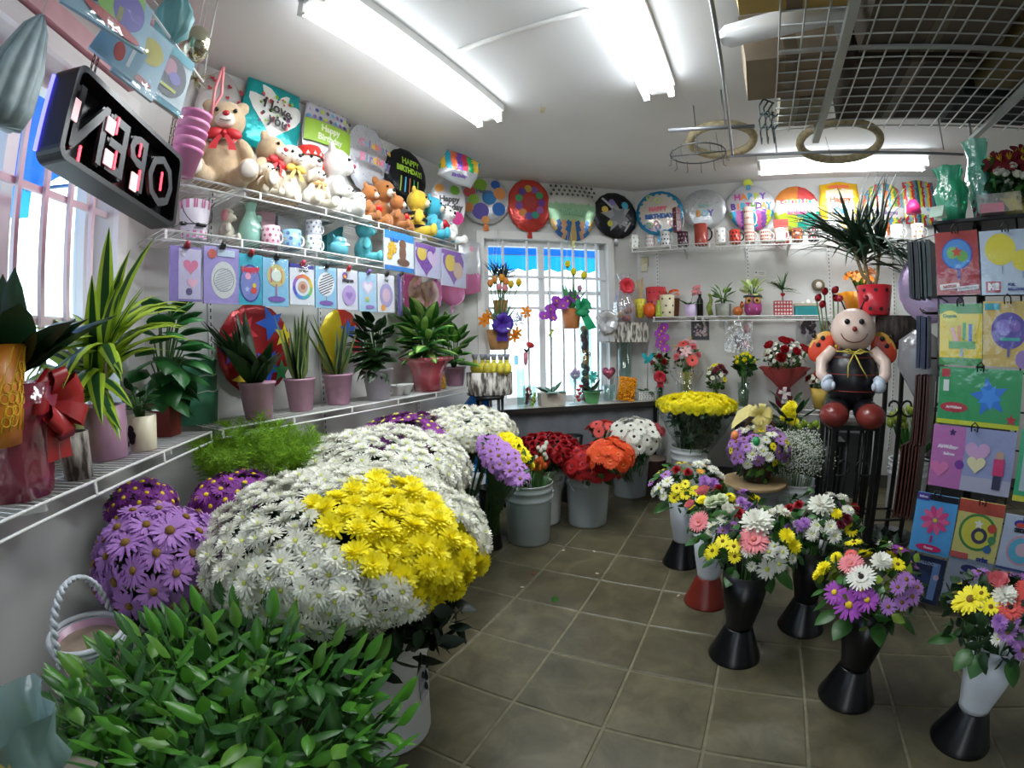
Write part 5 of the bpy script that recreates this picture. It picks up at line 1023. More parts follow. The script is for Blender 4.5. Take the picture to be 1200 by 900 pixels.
lwp('blue and white packet with a brown bear and sunflowers under the top shelf', 451, 273, 486, 318, '#e9ebf0', [('rect', 0, .4, 1, .2, '#1f8fdc'), ('rect', 0, -.44, 1, .12, '#1f7ac8'), ('disc', .1, -.02, .12, '#7a5238', .25), ('disc', .1, .2, .12, '#7a5238'), ('disc', .12, -.26, .22, '#6a4632', .1), ('flower', -.26, .06, .16, '#f0c02a', '#e0a81a'), ('flower', -.34, -.14, .1, '#f0c02a', '#e0a81a'), ('text', 'Balloon', .1, -.2, .28, '#1a6ac0', 0, .002)], X=XU, name='greeting_packet')
lwp('purple packet with two pale heart balloons under the top shelf', 487, 287, 517, 325, '#c4c2d8', [('heart', -.08, -.05, .44, '#7f4aa0'), ('heart', .2, .05, .26, '#d8bcd8'), ('disc', -.25, .2, .18, '#e0c050'), ('rect', -.1, .42, .8, .14, '#8a5aa8')], X=XU)
lwp('purple packet with a yellow disc hanging last under the top shelf', 518, 294, 547, 336, '#c8c6da', [('heart', -.02, -.02, .46, '#8a5aa6'), ('disc', -.16, .14, .2, '#e0c050'), ('disc', .16, -.04, .2, '#d8b8a0'), ('rect', -.1, .42, .8, .12, '#8a5aa8')], X=XU)
# foil balloons lower on the wall
cs = ('#c8283a', '#2a5ac0', '#e2c43a', '#b83a3a', '#3a9a5a', '#7a3a9a')
lw_balloon('multicoloured star patterned round balloon behind the first snake plant pot', 260, 356, 346, 462, 'round', lambda u, v: '#a82a2e', [('star', .18, .28, .22, '#2a62c8', .3), ('star', .36, .14, .16, '#e2cf3a', -.2), ('star', -.2, .2, .2, '#d83a4a', .6), ('star', -.34, -.02, .16, '#5a3a9a', .1), ('star', .1, -.2, .22, '#2a5ac0', .7), ('star', .3, -.26, .14, '#3a9a5a', 0), ('star', -.16, -.3, .2, '#e2c43a', .4)])
lw_balloon('yellow and blue foil balloon behind the second snake plant', 376, 362, 428, 446, 'round', lambda u, v: '#d8c02e' if u < -.1 else ('#c83a2e' if v > .5 else '#c3c6cc'), [('star', .1, .2, .2, '#2a62c8'), ('star', .28, -.02, .18, '#d83a3a'), ('star', .05, -.16, .16, '#3aa05a')])
lw_balloon('round pink foil balloon with a floral middle hanging below the purple packets', 470, 314, 520, 372, 'round', lambda u, v: '#d05f9c' if math.hypot(u, v) > .68 else '#d8b8a8', [('disc', random.uniform(-.25, .25), random.uniform(-.25, .25), .04, random.choice(('#b88a6a', '#c8a48a', '#d89aa8'))) for _ in range(22)], X=LX + .12)
lw_balloon('small pink foil balloon with a curled tail near the slanted window', 514, 326, 546, 358, 'round', lambda u, v: '#d376a6', (), X=LX + .10)
P, w, h = onL(534, 280, 566, 346, LX + .1); balloon('silver crinkled foil bag with a pink lower half beside the slanted window', mid(P, h), .9, w * .5, h * .5, 'square', lambda u, v: '#c9cbd0' if v > -.25 else '#cf7aa6', [('disc', .1, .32, .1, '#e0a0b8')], tail=False, crinkle=.05, group='foil balloons in the corner')
# ---- lower shelf plants
LAV = mat('#b58bA0'.lower(), .3, var=.07, scale=20); LAVD = mat('#a77f96', .3, var=.08)
SNK = [mat('#7c9050', .45, var=.1), mat('#1f3d24', .4, var=.3, scale=30)]; DRK = [mat('#22401f', .35, var=.25, scale=10, trans=.08)]; DIE = [mat('#2f6a2a', .4, var=.2, trans=.15), mat('#a3c46a', .4, var=.2, scale=30, trans=.2)]; DIE2 = [mat('#2f7028', .4, var=.2, trans=.15), mat('#7fae48', .4, var=.2, trans=.2)]
def onS(x0, y0, x1, y1, X=XM): return onL(x0, y0, x1, y1, X, SL)
P, w, h = onS(275, 447, 318, 489); P = P + Vector((.05, 0, 0)); t = potted('lavender pot with a dark broad leaved cast iron plant first on the left wall shelf', P, w * .5, h, LAV); straps(t, h * .9, 32, .31, .027, DRK, el=(40, 86), bend=(.2, .8), r=.03, seed=11, tip=.9, amin=PI - .05, amax=2 * PI + .05)
P, w, h = onS(335, 443, 372, 484); t = potted('lavender pot with a tall pointed snake plant second on the left wall shelf', P, w * .5, h, LAV); straps(t, h * .9, 10, .31, .022, SNK, el=(76, 90), bend=(.05, .2), r=.03, seed=12, tip=.55, cup=.5)
P, w, h = onS(380, 438, 415, 475); t = potted('lavender pot with a spreading yellow edged snake plant', P, w * .5, h, LAV); straps(t, h * .9, 9, .31, .021, SNK, el=(60, 88), bend=(.1, .35), r=.025, seed=13, tip=.55, cup=.5)
P, w, h = onS(417, 432, 452, 470); P = P + Vector((.06, 0, 0)); t = potted('grey pot with a bushy dark green plant drooping over the rim', P, w * .5, h, mat('#a9a9ac', .45, var=.05)); broad(t, h * .9, 70, .10, .028, [DRK[0]], .27, .20, seed=14, bend=.6, el=(-40, 60), zmin=.0, amin=PI, amax=PI * 2)
P, w, h = onS(455, 449, 486, 466, LX + .2); 
for k, (dx, nm) in enumerate(((-.03, 'white ceramic bowl beside the grey pot'), (.035, 'white ceramic bowl beside the red wrapped pot'))):
    lathe_thing('bowl', nm, 'bowl', (P.x, P.y + dx, SL), [(.022, 0), (.024, .004), (.05, .055), (.054, .06), (.049, .06), (.02, .01)], mat('#d9dad8', .3, var=.03), rz=0)
P, w, h = onS(476, 418, 515, 461); P = P + Vector((.04, 0, 0)); t = potted('dieffenbachia in a pot wrapped with red and clear film', P, w * .42, h * .8, mat('#c93f56', .35, var=.35, scale=30)); broad(t, h * .8, 34, .18, .05, DIE, .30, .20, seed=15, bend=.8, el=(0, 70), zmin=.2, amin=PI - .2, amax=2 * PI + .2)
g = G(); g.lathe([(w * .40, .002), (w * .45, h * .5), (w * .62, h * .9), (w * .8, h * .98), (w * .66, h * .86)], 30, wob=lambda a, i: 1 + (.10 if i > 1 else .03) * math.sin(a * 9 + i)); obj('film_wrap', g, clear('#e86a7c', .25, .12, .45, .5, 30), t)
P, w, h = onS(509, 438, 523, 458, LX + .2); t = lathe_thing('decor_jar', 'small amber jar of dried decor between the leafy pots', 'jar', P, [(w * .45, 0), (w * .5, .01), (w * .5, h * .75), (w * .38, h * .85), (w * .4, h)], mat('#b8862e', .2, var=.4, scale=60), 'jar')
P, w, h = onS(520, 430, 547, 456); t = potted('lavender pot with a leafy dieffenbachia last on the left wall shelf', P, w * .5, h, LAV); broad(t, h * .9, 26, .17, .042, DIE2, .28, .20, seed=16, bend=.7, el=(10, 75), zmin=.15, amin=PI - .1, amax=2 * PI + .1)
# ================================================================== shelf under the near window
def onW(x0, y0, x1, y1, off=.15): return FIT(x0, y0, x1, y1, 'w', off, SWZ)
P, w, h = onW(205, 420, 262, 502, .14)
t = thing('nested_planters', 'stack of three ribbed mint green planters with scalloped white rims', 'planter', P, RZW)
MINT = mat('#4f9d78', .5, var=.08); MR = mat('#c8e2d2', .5, var=.05)
for k in range(3):
    z = h * .24 * k; r = w * .46; n = 48; g = G(); hh = h * .5; g.lathe([(r * .86, z), (r * .86, z + .004), (r, z + hh), (r * .95, z + hh), (r * .82, z + .01)], n, wob=lambda a, i: 1 + .012 * math.sin(a * 24)); obj('planter', g, MINT, t)
    g = G(); g.tube([((r * 1.0) * math.cos(2 * PI * i / 40), (r * 1.0) * math.sin(2 * PI * i / 40), z + hh + .003 * math.sin(i * PI / 2.5)) for i in range(40)], .0032, 5, closed=True); obj('scalloped_rim', g, MR, t)
P, w, h = onW(180, 460, 215, 514, .16); t = potted('rust red square pot of pothos beside the stacked mint planters', P, w * .62, h, mat('#7a2a22', .35, var=.1), square=True, lip=False, rz=RZW + PI / 4); broad(t, h * .9, 40, .12, .046, [mat('#2f6a34', .35, var=.25, trans=.15)], .34, .24, seed=21, bend=.8, el=(-40, 60), zmin=.0, amin=-4.1, amax=-.6)
P, w, h = onW(150, 486, 188, 527, .22); t = potted('cream cup with a dark flower motif holding small greenery', P, w * .5, h, mat('#d3cbb0', .4, var=.05), rb=w * .42, lip=False); broad(t, h * .9, 20, .05, .018, DRK, .10, .10, seed=22)
g = G(); r = w * .5
for a, z, q in ((-1.2, .5, .014), (-1.0, .5, .014), (-1.1, .66, .014), (-1.1, .36, .014)):
    g.add([(1.01 * r * .97 * math.cos(a + q / r * math.cos(b)), 1.01 * r * .97 * math.sin(a + q / r * math.cos(b)), z * h + q * math.sin(b)) for b in [2 * PI * i / 8 for i in range(8)]], [tuple(range(8))])
g.tube([(r * .97 * math.cos(a), r * .97 * math.sin(a), h * (.28 + .12 * math.sin(a * 9))) for a in [-2.2 + .1 * k for k in range(11)]], .0016, 4); obj('flower_motif', g, mat('#221420', .5, var=0), t)
P, w, h = onW(99, 474, 156, 546, .16); t = potted('lavender pot of striped lime and green dracaena under the near window', P, w * .5, h, LAVD, rb=w * .45, lip=False)
DRC = [mat('#a6c23a', .35, var=.1, trans=.25), mat('#1f4a2a', .35, var=.2, trans=.1)]
for k, (cx, cy, z, s) in enumerate(((-.02, 0, .10, 1), (.03, .01, .17, 1), (0, -.02, .05, 1))):
    g = G(); g.tube([(cx, cy, h * .88), (cx * 1.2, cy, h + z)], .007, 7); obj('cane', g, mat('#5a5238', .7, var=.2), t); straps(t, h + z - .02, 24, .35, .027, DRC, el=(0, 82), bend=(.5, 1.5), r=.012, seed=30 + k, tip=.75, center=(cx * 1.2, cy), zj=.04)
P, w, h = onW(74, 505, 112, 562, .24); t = thing('birch_pot', 'small birch bark pot in front of the chartreuse vase', 'planter', P, RZW); g = G(); g.lathe([(w * .46, 0), (w * .48, h), (w * .4, h), (w * .38, .02)], 22, wob=lambda a, i: 1 + .03 * math.sin(a * 7)); obj('bark_shell', g, bark_mat('#4a4038', '#c8c2b8', 7, .5), t)
P, w, h = onW(70, 448, 103, 520, .15); t = lathe_thing('tapered_vase', 'smooth chartreuse tapered planter behind the red bow', 'planter', P, [(w * .34, 0), (w * .4, .02), (w * .5, h), (w * .45, h), (w * .36, .05)], mat('#a9b45a', .3, var=.05), rz=RZW)
# dark leafed plant with orange bag, red bow and crimson cellophane
P, w, h = onW(-12, 505, 72, 602, .2); t = thing('gift_plant', 'dark leaved gift plant with a red bow, orange paisley bag and crimson film wrap', 'plant', P, RZW)
g = G(); g.lathe([(.055, 0), (.062, .02), (.075, .13), (.07, .13), (.05, .01)], 22); obj('pot', g, mat('#7c3a4e', .4, var=.2), t)
g = G(); g.lathe([(.075, .001), (.085, .05), (.088, .10), (.10, .17), (.125, .25), (.10, .24)], 30, wob=lambda a, i: 1 + .05 * math.sin(a * 8 + i * .7)); obj('film_wrap', g, clear('#b04560', .2, .15, .5, .6, 25), t)
g = G(); bow_geo(g, (.055, -.08, .20), .085, loops=8, tails=2, seed=4); obj('ribbon_bow', g, mat('#9c1218', .4, var=.15), t)
straps(t, .27, 18, .27, .046, [mat('#1f3d24', .35, var=.25, trans=.1)], el=(35, 86), bend=(.2, .9), r=.04, seed=41, tip=1.0)
g = G(); g.lathe([(.05, .13), (.062, .2), (.075, .33), (.072, .33), (.058, .2)], 24, c=(-.085, -.05, 0)); o = obj('paisley_bag', g, mat('#e08a2a', .35, var=.1), t)
g = G()
for k in range(16):
    a = -PI / 2 + .14 * (k % 8) - .35; z = .18 + .045 * (k // 8) + .02 * (k % 2) + .04 * ((k // 4) % 2); q = .063 + (z - .2) * .1; c0 = Vector((-.085 + q * math.cos(a), -.05 + q * math.sin(a), z)); T = Vector((-math.sin(a), math.cos(a), 0))
    g.tube([c0 + T * (.010 * math.cos(b)) + Vector((0, 0, .010 * math.sin(b))) for b in [2 * PI * i / 8 for i in range(8)]], .0016, 3, closed=True)
for k in range(5): 
    a0 = -PI / 2 - .9 + .35 * k; g.tube([(-.085 + (.0575 + .018 * s) * math.cos(a0 + s * .9), -.05 + (.0575 + .018 * s) * math.sin(a0 + s * .9), .16 + .165 * s) for s in (0, .3, .6, 1)], .0018, 3)
obj('paisley_print', g, mat('#f2cf3a', .4, var=0), t)
# white basket below
P = on_p(88, 740, CLW + NW * .22, NW); 
t = thing('wicker_basket', 'white wicker basket with a braided handle holding a lavender pot', 'basket', (-1.17, .16, .40), RZW, scale=.82)
g = G(); g.lathe([(.075, 0), (.08, .01), (.105, .17), (.10, .17), (.07, .01)], 26); obj('lavender_liner', g, LAV, t)
for z, r in ((.15, .105), (.165, .109), (.18, .111)): g = G(); g.tube(circ(r, z, 30), .008, 6, closed=True); obj('woven_rim', g, mat('#c3cad0', .7, var=.08), t)
for sgn in (0, PI):
    g = G(); g.tube([(.112 * math.cos(a) * 1.15 + .007 * math.cos(a * 22 + sgn), .007 * math.sin(a * 22 + sgn), .15 + .19 * math.sin(a)) for a in [PI * k / 60 for k in range(61)]], .0065, 6); obj('braided_handle', g, mat('#c9cfd6', .7, var=.08), t)
g = G(); g.lathe([(.095, .15), (.001, .155)], 18, capb=False); obj('paper_fill', g, mat('#8d7c6c', .9, var=.3), t)
t2 = lathe_thing('plinth_pot', 'upturned grey plastic pot under the white wicker basket', 'pot', (-1.17, .16, 0), [(.12, 0), (.12, .01), (.09, .4)], mat('#8d9094', .5, var=.06), capt=True)
# ================================================================== back wall: balloons, mugs, planters, bouquets
def onB(x0, y0, x1, y1, Y=RY - .15, z=None): return FIT(x0, y0, x1, y1, 'y', Y, z)
def onS2(x0, y0, x1, y1, off, z=None): return FIT(x0, y0, x1, y1, 'b', off, z)
def bb_(label, x0, y0, x1, y1, shape, col, design=(), wall='y', **k):
    if wall == 'y': P, w, h = onB(x0, y0, x1, y1, RY - .04); w = abs(on_y(x1, y0, RY - .04).x - on_y(x0, y0, RY - .04).x); rz = 0
    else: P, w, h = onS2(x0, y0, x1, y1, .04); w = abs(along(CLB, DB, NB, x1, y0)[0] - along(CLB, DB, NB, x0, y0)[0]); rz = RZB
    return balloon(label, mid(P, h), rz, w / 2, h / 2, shape, col, design, **k)
RB = random.Random(9)
bb_('clear round balloon printed with blue green and orange balloons left of the red one', 542, 206, 597, 263, 'round', lambda u, v: '#cfcfd2', [('disc', -.12, .28, .14, '#8fc03a'), ('disc', .2, .3, .1, '#2a62b8'), ('disc', .06, .02, .15, '#2a86c8'), ('disc', -.12, -.25, .17, '#5a4ab0'), ('disc', .26, -.2, .14, '#2a72c8'), ('disc', .28, .12, .13, '#e89a5a'), ('disc', -.34, .14, .12, '#d85a5a'), ('disc', -.26, -.02, .11, '#8fc03a'), ('disc', -.02, -.42, .08, '#e8a05a'), ('disc', -.36, -.18, .1, '#e89a5a'), ('text', 'Happy', .12, -.05, .15, '#4a6a8a', 0, .001)], wall='b', neck='#e8854a')
bb_('red round balloon with a ring of purple and green flowers above the window', 596, 210, 646, 272, 'round', lambda u, v: '#c9433a', [('disc', .26 * math.cos(a), .04 + .26 * math.sin(a), .085, c) for a, c in zip([2 * PI * k / 11 for k in range(11)], ('#6a3a9a', '#3a9a5a', '#8a5ab0', '#c8a83a', '#5a3a8a', '#4aa06a', '#7a4aa0', '#d88a3a', '#6a4a9a', '#2a8a7a', '#9a5aa0'))] + [('disc', 0, .04, .14, '#a8322e')], wall='b')
bb_('cupcake shaped balloon with black dots over a green band and striped cup', 642, 216, 700, 283, 'cupcake', lambda u, v: '#d9d9d2' if v > .28 else ('#a4d0a8' if v > -.3 else ('#3a78b8', '#d8b878', '#3a6aa8', '#d8a880')[int((u + 1) * 5.5) % 4]), [('disc', -.4 + .1 * (i % 9) + (.05 if (i // 9) % 2 else 0), .44 - .075 * (i // 9), .025, '#4a4a48') for i in range(27)] + [('text', 'Birthday', .13, 0, -.02, '#8fc0a0', 0, .002)], wall='b', neck='#a8a86a')
bb_('black round balloon with silver starburst above the window corner', 697, 226, 747, 280, 'round', lambda u, v: '#23242a', [('star', .0, -.02, .36, '#9a9ca0', .2), ('star', .05, -.04, .26, '#7d7f84', .7), ('disc', -.26, .1, .07, '#d8b84a'), ('disc', -.1, .26, .07, '#8a7ac0'), ('disc', .2, .22, .08, '#4ab0cc'), ('disc', -.16, -.2, .06, '#c8c83a'), ('rect', -.2, .24, .05, .3, '#b8bac0', .8), ('rect', .24, -.24, .04, .26, '#c0c2c6', -.6)], wall='b', neck='#b8babf')
CUR = ('#b8d86a', '#b88ad0', '#5ab0c8', '#e89ab0')
bb_('white round balloon with a blue rim and Happy Birthday lettering', 746, 224, 802, 276, 'round', lambda u, v: '#3a9ac8' if math.hypot(u, v) > .82 else '#e6dcd2', [('text', 'HAPPY', .13, -.02, .07, '#e8788a', 0, .004), ('text', 'BIRTHDAY', .13, 0, -.09, '#3a6ab8', 0, .004)] + [('ring', RB.uniform(-.3, .3), RB.choice((-.3, .3)) + RB.uniform(-.06, .06), .06, .035, CUR[i % 4]) for i in range(9)])
bb_('silver clear balloon with small stars and the word BOY', 801, 222, 852, 268, 'round', lambda u, v: '#cfd2d4', multi('BOY', .22, -.13, -.14, .14, ('#e8a04a', '#8ac8e0', '#7a6ac0')) + [('text', 'Baby', .14, 0, .06, '#8ab0a8', 0, .002)] + [('star', RB.uniform(-.4, .4), RB.uniform(.1, .42), .025, '#8a8e92') for _ in range(14)])
bb_('cupcake balloon with Happy Birthday icing and a yellow candle flame', 853, 218, 910, 271, 'cupcake', lambda u, v: '#d8d8de' if v > -.1 else ('#c8d83a', '#3aa8d8', '#d87ab8', '#7a4aa8', '#b8d04a', '#2ab0d8', '#d86aa8', '#8a5ab0')[int((u + 1) * 5) % 8], multi('HAPPY', .2, -.26, .24, .13, ('#c8489a', '#e8883a', '#3a9ac8', '#b8c83a', '#7a4aa8')) + multi('BIRTHDAY', .19, -.36, .03, .105, ('#6a3a9a', '#e8783a', '#3aa8c8', '#c83a8a', '#7ab03a', '#8a4aa8', '#d8a83a', '#3a8ac8')) + [('rect', -.02, .47, .09, .14, '#4a9ac8'), ('disc', -.02, .56, .09, '#d8e04a')], tail=False)
def four(u, v): return ('#d8843a' if u < .1 else '#d04a4a') if v > .35 else (('#b8cc3a' if u < 0 else '#2aa890') if v < -.2 else '#f0ece6')
bb_('round balloon in orange red green and teal quarters', 908, 218, 962, 272, 'round', four, multi('Celebrate', .11, -.3, .14, .075, ('#c84a6a', '#d8843a', '#2aa890')) + [('text', 'Birthday', .12, .0, -.1, '#d85a8a', 0, .002), ('text', 'TV', .1, .05, -.26, '#e8c83a', 0, .003)])
bb_('bright yellow balloon with white middle behind the tall dracaena', 962, 212, 1012, 272, 'square', lambda u, v: '#e8b41e' if abs(u) > .62 or abs(v) > .66 else '#f2e8c8', [('text', 'Happy', .16, 0, .12, '#d85a3a', 0, .003), ('text', 'Day', .16, 0, -.1, '#3a8ac8', 0, .003), ('rect', 0, .38, .7, .06, '#d8603a'), ('disc', -.2, -.3, .06, '#d84a4a')])
st1 = ('#d8703a', '#5a9ac0', '#e8d84a', '#7ab05a', '#d85a5a', '#8ac0d0', '#e8e0d0')
bb_('round rainbow striped balloon with a white band behind the dracaena', 1014, 214, 1064, 268, 'round', lambda u, v: '#eeece8' if -.55 < v < -.1 else st1[int((u + 1) * 7) % 7], [('text', 'Thank you', .12, 0, -.17, '#6a5a8a', 0, .002)])
st2 = ('#b8c83a', '#b0343a', '#8ab0b8', '#d8c04a', '#c83a3a', '#5a8a9a', '#3a5a6a')
bb_('square candy striped balloon nearest the mint cellophane', 1060, 210, 1100, 266, 'square', lambda u, v: '#dfe6e2' if -.5 < v < -.2 else st2[int((u + 1) * 7) % 7], [('star', -.1, -.2, .07, '#d85a8a'), ('star', .2, -.15, .06, '#3a9ac8')], tail=False)
# ---- mugs
def onU(x0, y0, x1, y1, Y=RY - .2): return onB(x0, y0, x1, y1, Y, RU)
def bmug(label, x0, y0, x1, y1, c, dots=None, rz=0.0, Y=RY - .2, z=None, **k):
    P, w, h = onU(x0, y0, x1, y1, Y); P = Vector((P.x, P.y, z or RU)); mug(label, P, rz, w / 2, max(h, w * .95), c, dots, group='mugs on the back wall shelf', **k); return P, max(h, w * .95)
bmug('white square mug with a green plant print at the left end of the shelf', 739, 276, 750, 292, '#e8e8e4', ('#5a8a4a', '#b8b04a'), rz=2.6, dk=3, square=True)
bmug('white mug with small red hearts', 757, 276, 767, 289, '#efece8', '#b82a38', rz=.2)
bmug('white mug with black dalmatian spots', 774, 272, 786, 287, '#efefec', '#1c1c1e')
P, h = bmug('dark plum mug with a pale print under the maroon one', 794, 272, 807, 287, '#4a2a38', '#9a8a92')
bmug('maroon patterned square mug stacked on the plum mug', 789, 260, 799, 272, '#7c4a50', '#d8b0b4', z=RU + h, square=True)
bmug('large brick red mug with a black handle', 814, 263, 830, 285, '#a5473c', handle='#17171a')
bmug('white mug with a grey star print', 838, 268, 851, 284, '#ecebe8', '#9a9a9a', dk=3)
bmug('red mug with black ladybug spots', 855, 270, 868, 283, '#c43a2e', '#17120f', handle='#17120f')
P, h = bmug('red floral mug at the bottom of a stacked pair', 873, 270, 885, 283, '#d8c0b0', ('#a83a3e', '#8a4a3a', '#c86a5a'), dk=8)
bmug('red floral mug on top of a stacked pair', 872, 258, 884, 269, '#d8c0b0', ('#a83a3e', '#8a4a3a', '#c86a5a'), z=RU + h, dk=8)
bmug('red floral mug standing alone right of the stacked pair', 891, 270, 904, 283, '#dcc6b6', ('#a83a3e', '#8a4a3a', '#c86a5a'), dk=8)
bmug('plain white mug with a tiny emblem', 909, 268, 921, 282, '#f0efeb', '#c8605a', dk=1)
bmug('mug with brown and red photo print', 928, 268, 941, 281, '#8a4a34', ('#c8322a', '#d8a83a', '#3a2a1a'), dk=6)
bmug('black and white patterned mug before the yellow balloon', 947, 267, 960, 280, '#2a2426', ('#e0dcd6', '#c8686a'), dk=6)
bmug('zebra striped tall mug beside the dracaena crown', 969, 258, 984, 280, '#e6e4de', '#1c1a1a', dk=8)
bmug('pale mug with pink flowers behind the dracaena', 1000, 266, 1014, 279, '#e8e4da', ('#d87a8a', '#8aa86a'))
bmug('pale mug with orange flowers behind the dracaena', 1022, 266, 1036, 279, '#ece8dc', ('#e89a5a', '#c8b04a'))
bmug('pale mug with grey leaves behind the dracaena', 1044, 264, 1059, 278, '#e8e8e0', ('#a0a8a0',))
bmug('white mug with red and yellow blossoms last on the shelf', 1068, 263, 1084, 277, '#ece8e2', ('#c85a5a', '#d8b84a'))
giftbox('small red box standing behind the white emblem mug', 908, 258, 924, 280, RY - .10, RU, '#b8423a', rz=0, mode='y', ds=[('text', 'LOVE', .25, 0, .1, '#e8d8b0')])
P, w, h = onB(1062, 233, 1080, 250, RY - .24); t = thing('toadstool_pick', 'pink spotted toadstool ornament on a stick before the striped balloons', 'ornament', (P.x, P.y, RU)); hh = P.z - RU
g = G(); g.tube([(0, 0, 0), (0, 0, hh + .01)], .004, 6); obj('stick', g, mat('#d8d0b8', .6), t); g = G(); g.lathe([(w * .5, hh), (w * .46, hh + h * .5), (w * .25, hh + h * .9), (.002, hh + h)], 18); obj('cap', g, mat('#c8286a', .4, var=.06), t); g = G()
for k in range(9): a = k * 2.4; q = w * (.2 + .25 * ((k * .37) % 1)); g.ball((q * math.cos(a), q * math.sin(a), hh + h * (1.0 - .9 * (q / w / .5) ** 2)), w * .05, 6, 4)
stuff(obj('cap_spots', g, mat('#f0e8ec', .4), t))
# ---- planters on the middle shelf
def onR(x0, y0, x1, y1, Y=RY - .17): return onB(x0, y0, x1, y1, Y, RL)
P, w, h = onR(757, 337, 781, 370, RY - .12); t = potted('wide red pot with black dots at the left end of the shelf', P, w * .5, h, mat('#c63a44', .4, var=.05), rb=w * .42, lip=False)
def potdots(t, r0, r1, h, c='#241a14', rows=3, n=12, q=.010):
    g = G()
    for j in range(rows):
        z = h * (.2 + .62 * j / max(1, rows - 1)); r = (r0 + (r1 - r0) * z / h) * 1.006
        for k in range(n):
            a = 2 * PI * (k + .5 * (j % 2)) / n; g.add([(r * math.cos(a + q / r * math.cos(b)), r * math.sin(a + q / r * math.cos(b)), z + q * math.sin(b)) for b in [2 * PI * i / 9 for i in range(9)]], [tuple(range(9))])
    stuff(obj('dot_print', g, mat(c, .5, var=0), t, False))
potdots(t, w * .42, w * .5, h, q=.007)
P, w, h = onR(744, 333, 757, 370, RY - .2); t = lathe_thing('dotted_cone', 'yellow polka dot cone vase of dried wheat at the shelf end', 'vase', P, [(w * .3, 0), (w * .5, h * .55), (w * .44, h * .56), (w * .2, .01)], mat('#d8c83a', .4, var=.1)); potdots(t, w * .3, w * .5, h * .55, rows=4, n=8, q=.004)
g = G()
for k in range(14): a = k * 2.4; g.tube([(0, 0, h * .3), (.03 * math.cos(a), .02 * math.sin(a), h * (1 + .25 * ((k * .6) % 1)))], [.002, .004], 4)
stuff(obj('dried_wheat', g, mat('#cdb48a', .8, var=.15), t))
P, w, h = onR(754, 354, 769, 370, RY - .22); t = thing('pumpkin', 'small orange pumpkin before the red dotted pot', 'pumpkin', P); g = G(); g.ball((0, 0, h * .48), (w * .5, w * .5, h * .48), 20, 9); g.v = [(x * (1 + .06 * math.cos(8 * math.atan2(y, x))), y * (1 + .06 * math.cos(8 * math.atan2(y, x))), z) for x, y, z in g.v]; obj('pumpkin_body', g, mat('#dd5a1e', .4, var=.1), t); g = G(); g.tube([(0, 0, h * .9), (.003, 0, h * 1.1)], .004, 6); obj('stem', g, STEM, t)
P, w, h = onR(768, 352, 777, 370, RY - .22); lathe_thing('dotted_bottle', 'tiny lime green ribbed bottle beside the pumpkin', 'bottle', P, [(w * .45, 0), (w * .5, h * .2), (w * .4, h * .4), (w * .48, h * .6), (w * .25, h * .85), (w * .3, h)], mat('#a8c04a', .3, var=.3, scale=60))
P, w, h = onR(773, 346, 791, 370, RY - .2); t = potted('cream cow spotted pot beside the lime bottle', P, w * .5, h, mat('#d9cfae', .4, var=.05), rb=w * .44, lip=False); potdots(t, w * .44, w * .5, h, '#2a1c14', 3, 6, .009); broad(t, h * .9, 7, .04, .012, [PETO], .05, .05, seed=51)
P, w, h = onR(784, 340, 797, 370, RY - .1); t = potted('brown clay pot with orange blossoms behind the cow spotted pot', P, w * .5, h * .7, mat('#7a4a30', .5, var=.1)); 
for k in range(7): a = k * 2.4; link('orange_flower', heads('daisy', PETO, EYEY), t, (.03 * math.cos(a), .03 * math.sin(a) - .01, h * (.85 + .06 * (k % 3))), aim((math.cos(a) * .5, math.sin(a) * .5 - .5, 1)), .022)
P, w, h = onR(802, 357, 817, 370); t = potted('lilac pot holding pink moth orchids and strap leaves', P, w * .5, h, mat('#cdb8dc', .35, var=.05), rb=w * .44, lip=False); straps(t, h * .9, 7, .11, .016, [LFM], el=(25, 60), bend=(.5, 1.0), r=.01, seed=52)
g = G(); g.tube([(0, 0, h), (.02, 0, h + .08), (.05, -.01, h + .15)], .002, 5); obj('flower_stalk', g, STEM, t)
for k in range(9): link('orchid_flower', heads('orchid', PETK if k % 2 else mat('#b8788a', .6, var=.15, trans=.2), EYEY), t, (.025 + .05 * ((k * .37) % 1), -.01 - .02 * ((k * .61) % 1), h + .08 + .07 * ((k * .77) % 1)), Euler((1.3, 0, rnd(-.6, .6))), .02)
P, w, h = onR(816, 344, 825, 370, RY - .1); lathe_thing('dark_bottle', 'slim black bottle behind the pink orchids', 'bottle', P, [(w * .4, 0), (w * .42, h * .7), (w * .2, h * .85), (w * .22, h)], BLACK)
P, w, h = onR(838, 356, 857, 370); t = potted('grey stone pot with a variegated dieffenbachia', P, w * .5, h, mat('#8d9086', .8, var=.15, bump=.3), rb=w * .45, lip=False); broad(t, h * .9, 15, .085, .026, DIE, .13, .11, seed=53, el=(5, 80))
P, w, h = onR(827, 345, 839, 370, RY - .2); t = thing('lizard_figurine', 'green and brown lizard figurine curled against the stone pot', 'figurine', P); g = G(); g.tube([(0, 0, .01), (-.015, -.01, h * .4), (.005, 0, h * .75), (-.005, -.02, h)], [.02, .022, .014, .006], 8); g.ball((-.005, -.02, h * .97), .014, 8, 5); obj('lizard_body', g, mat('#7c8a3a', .5, var=.35, scale=40), t)
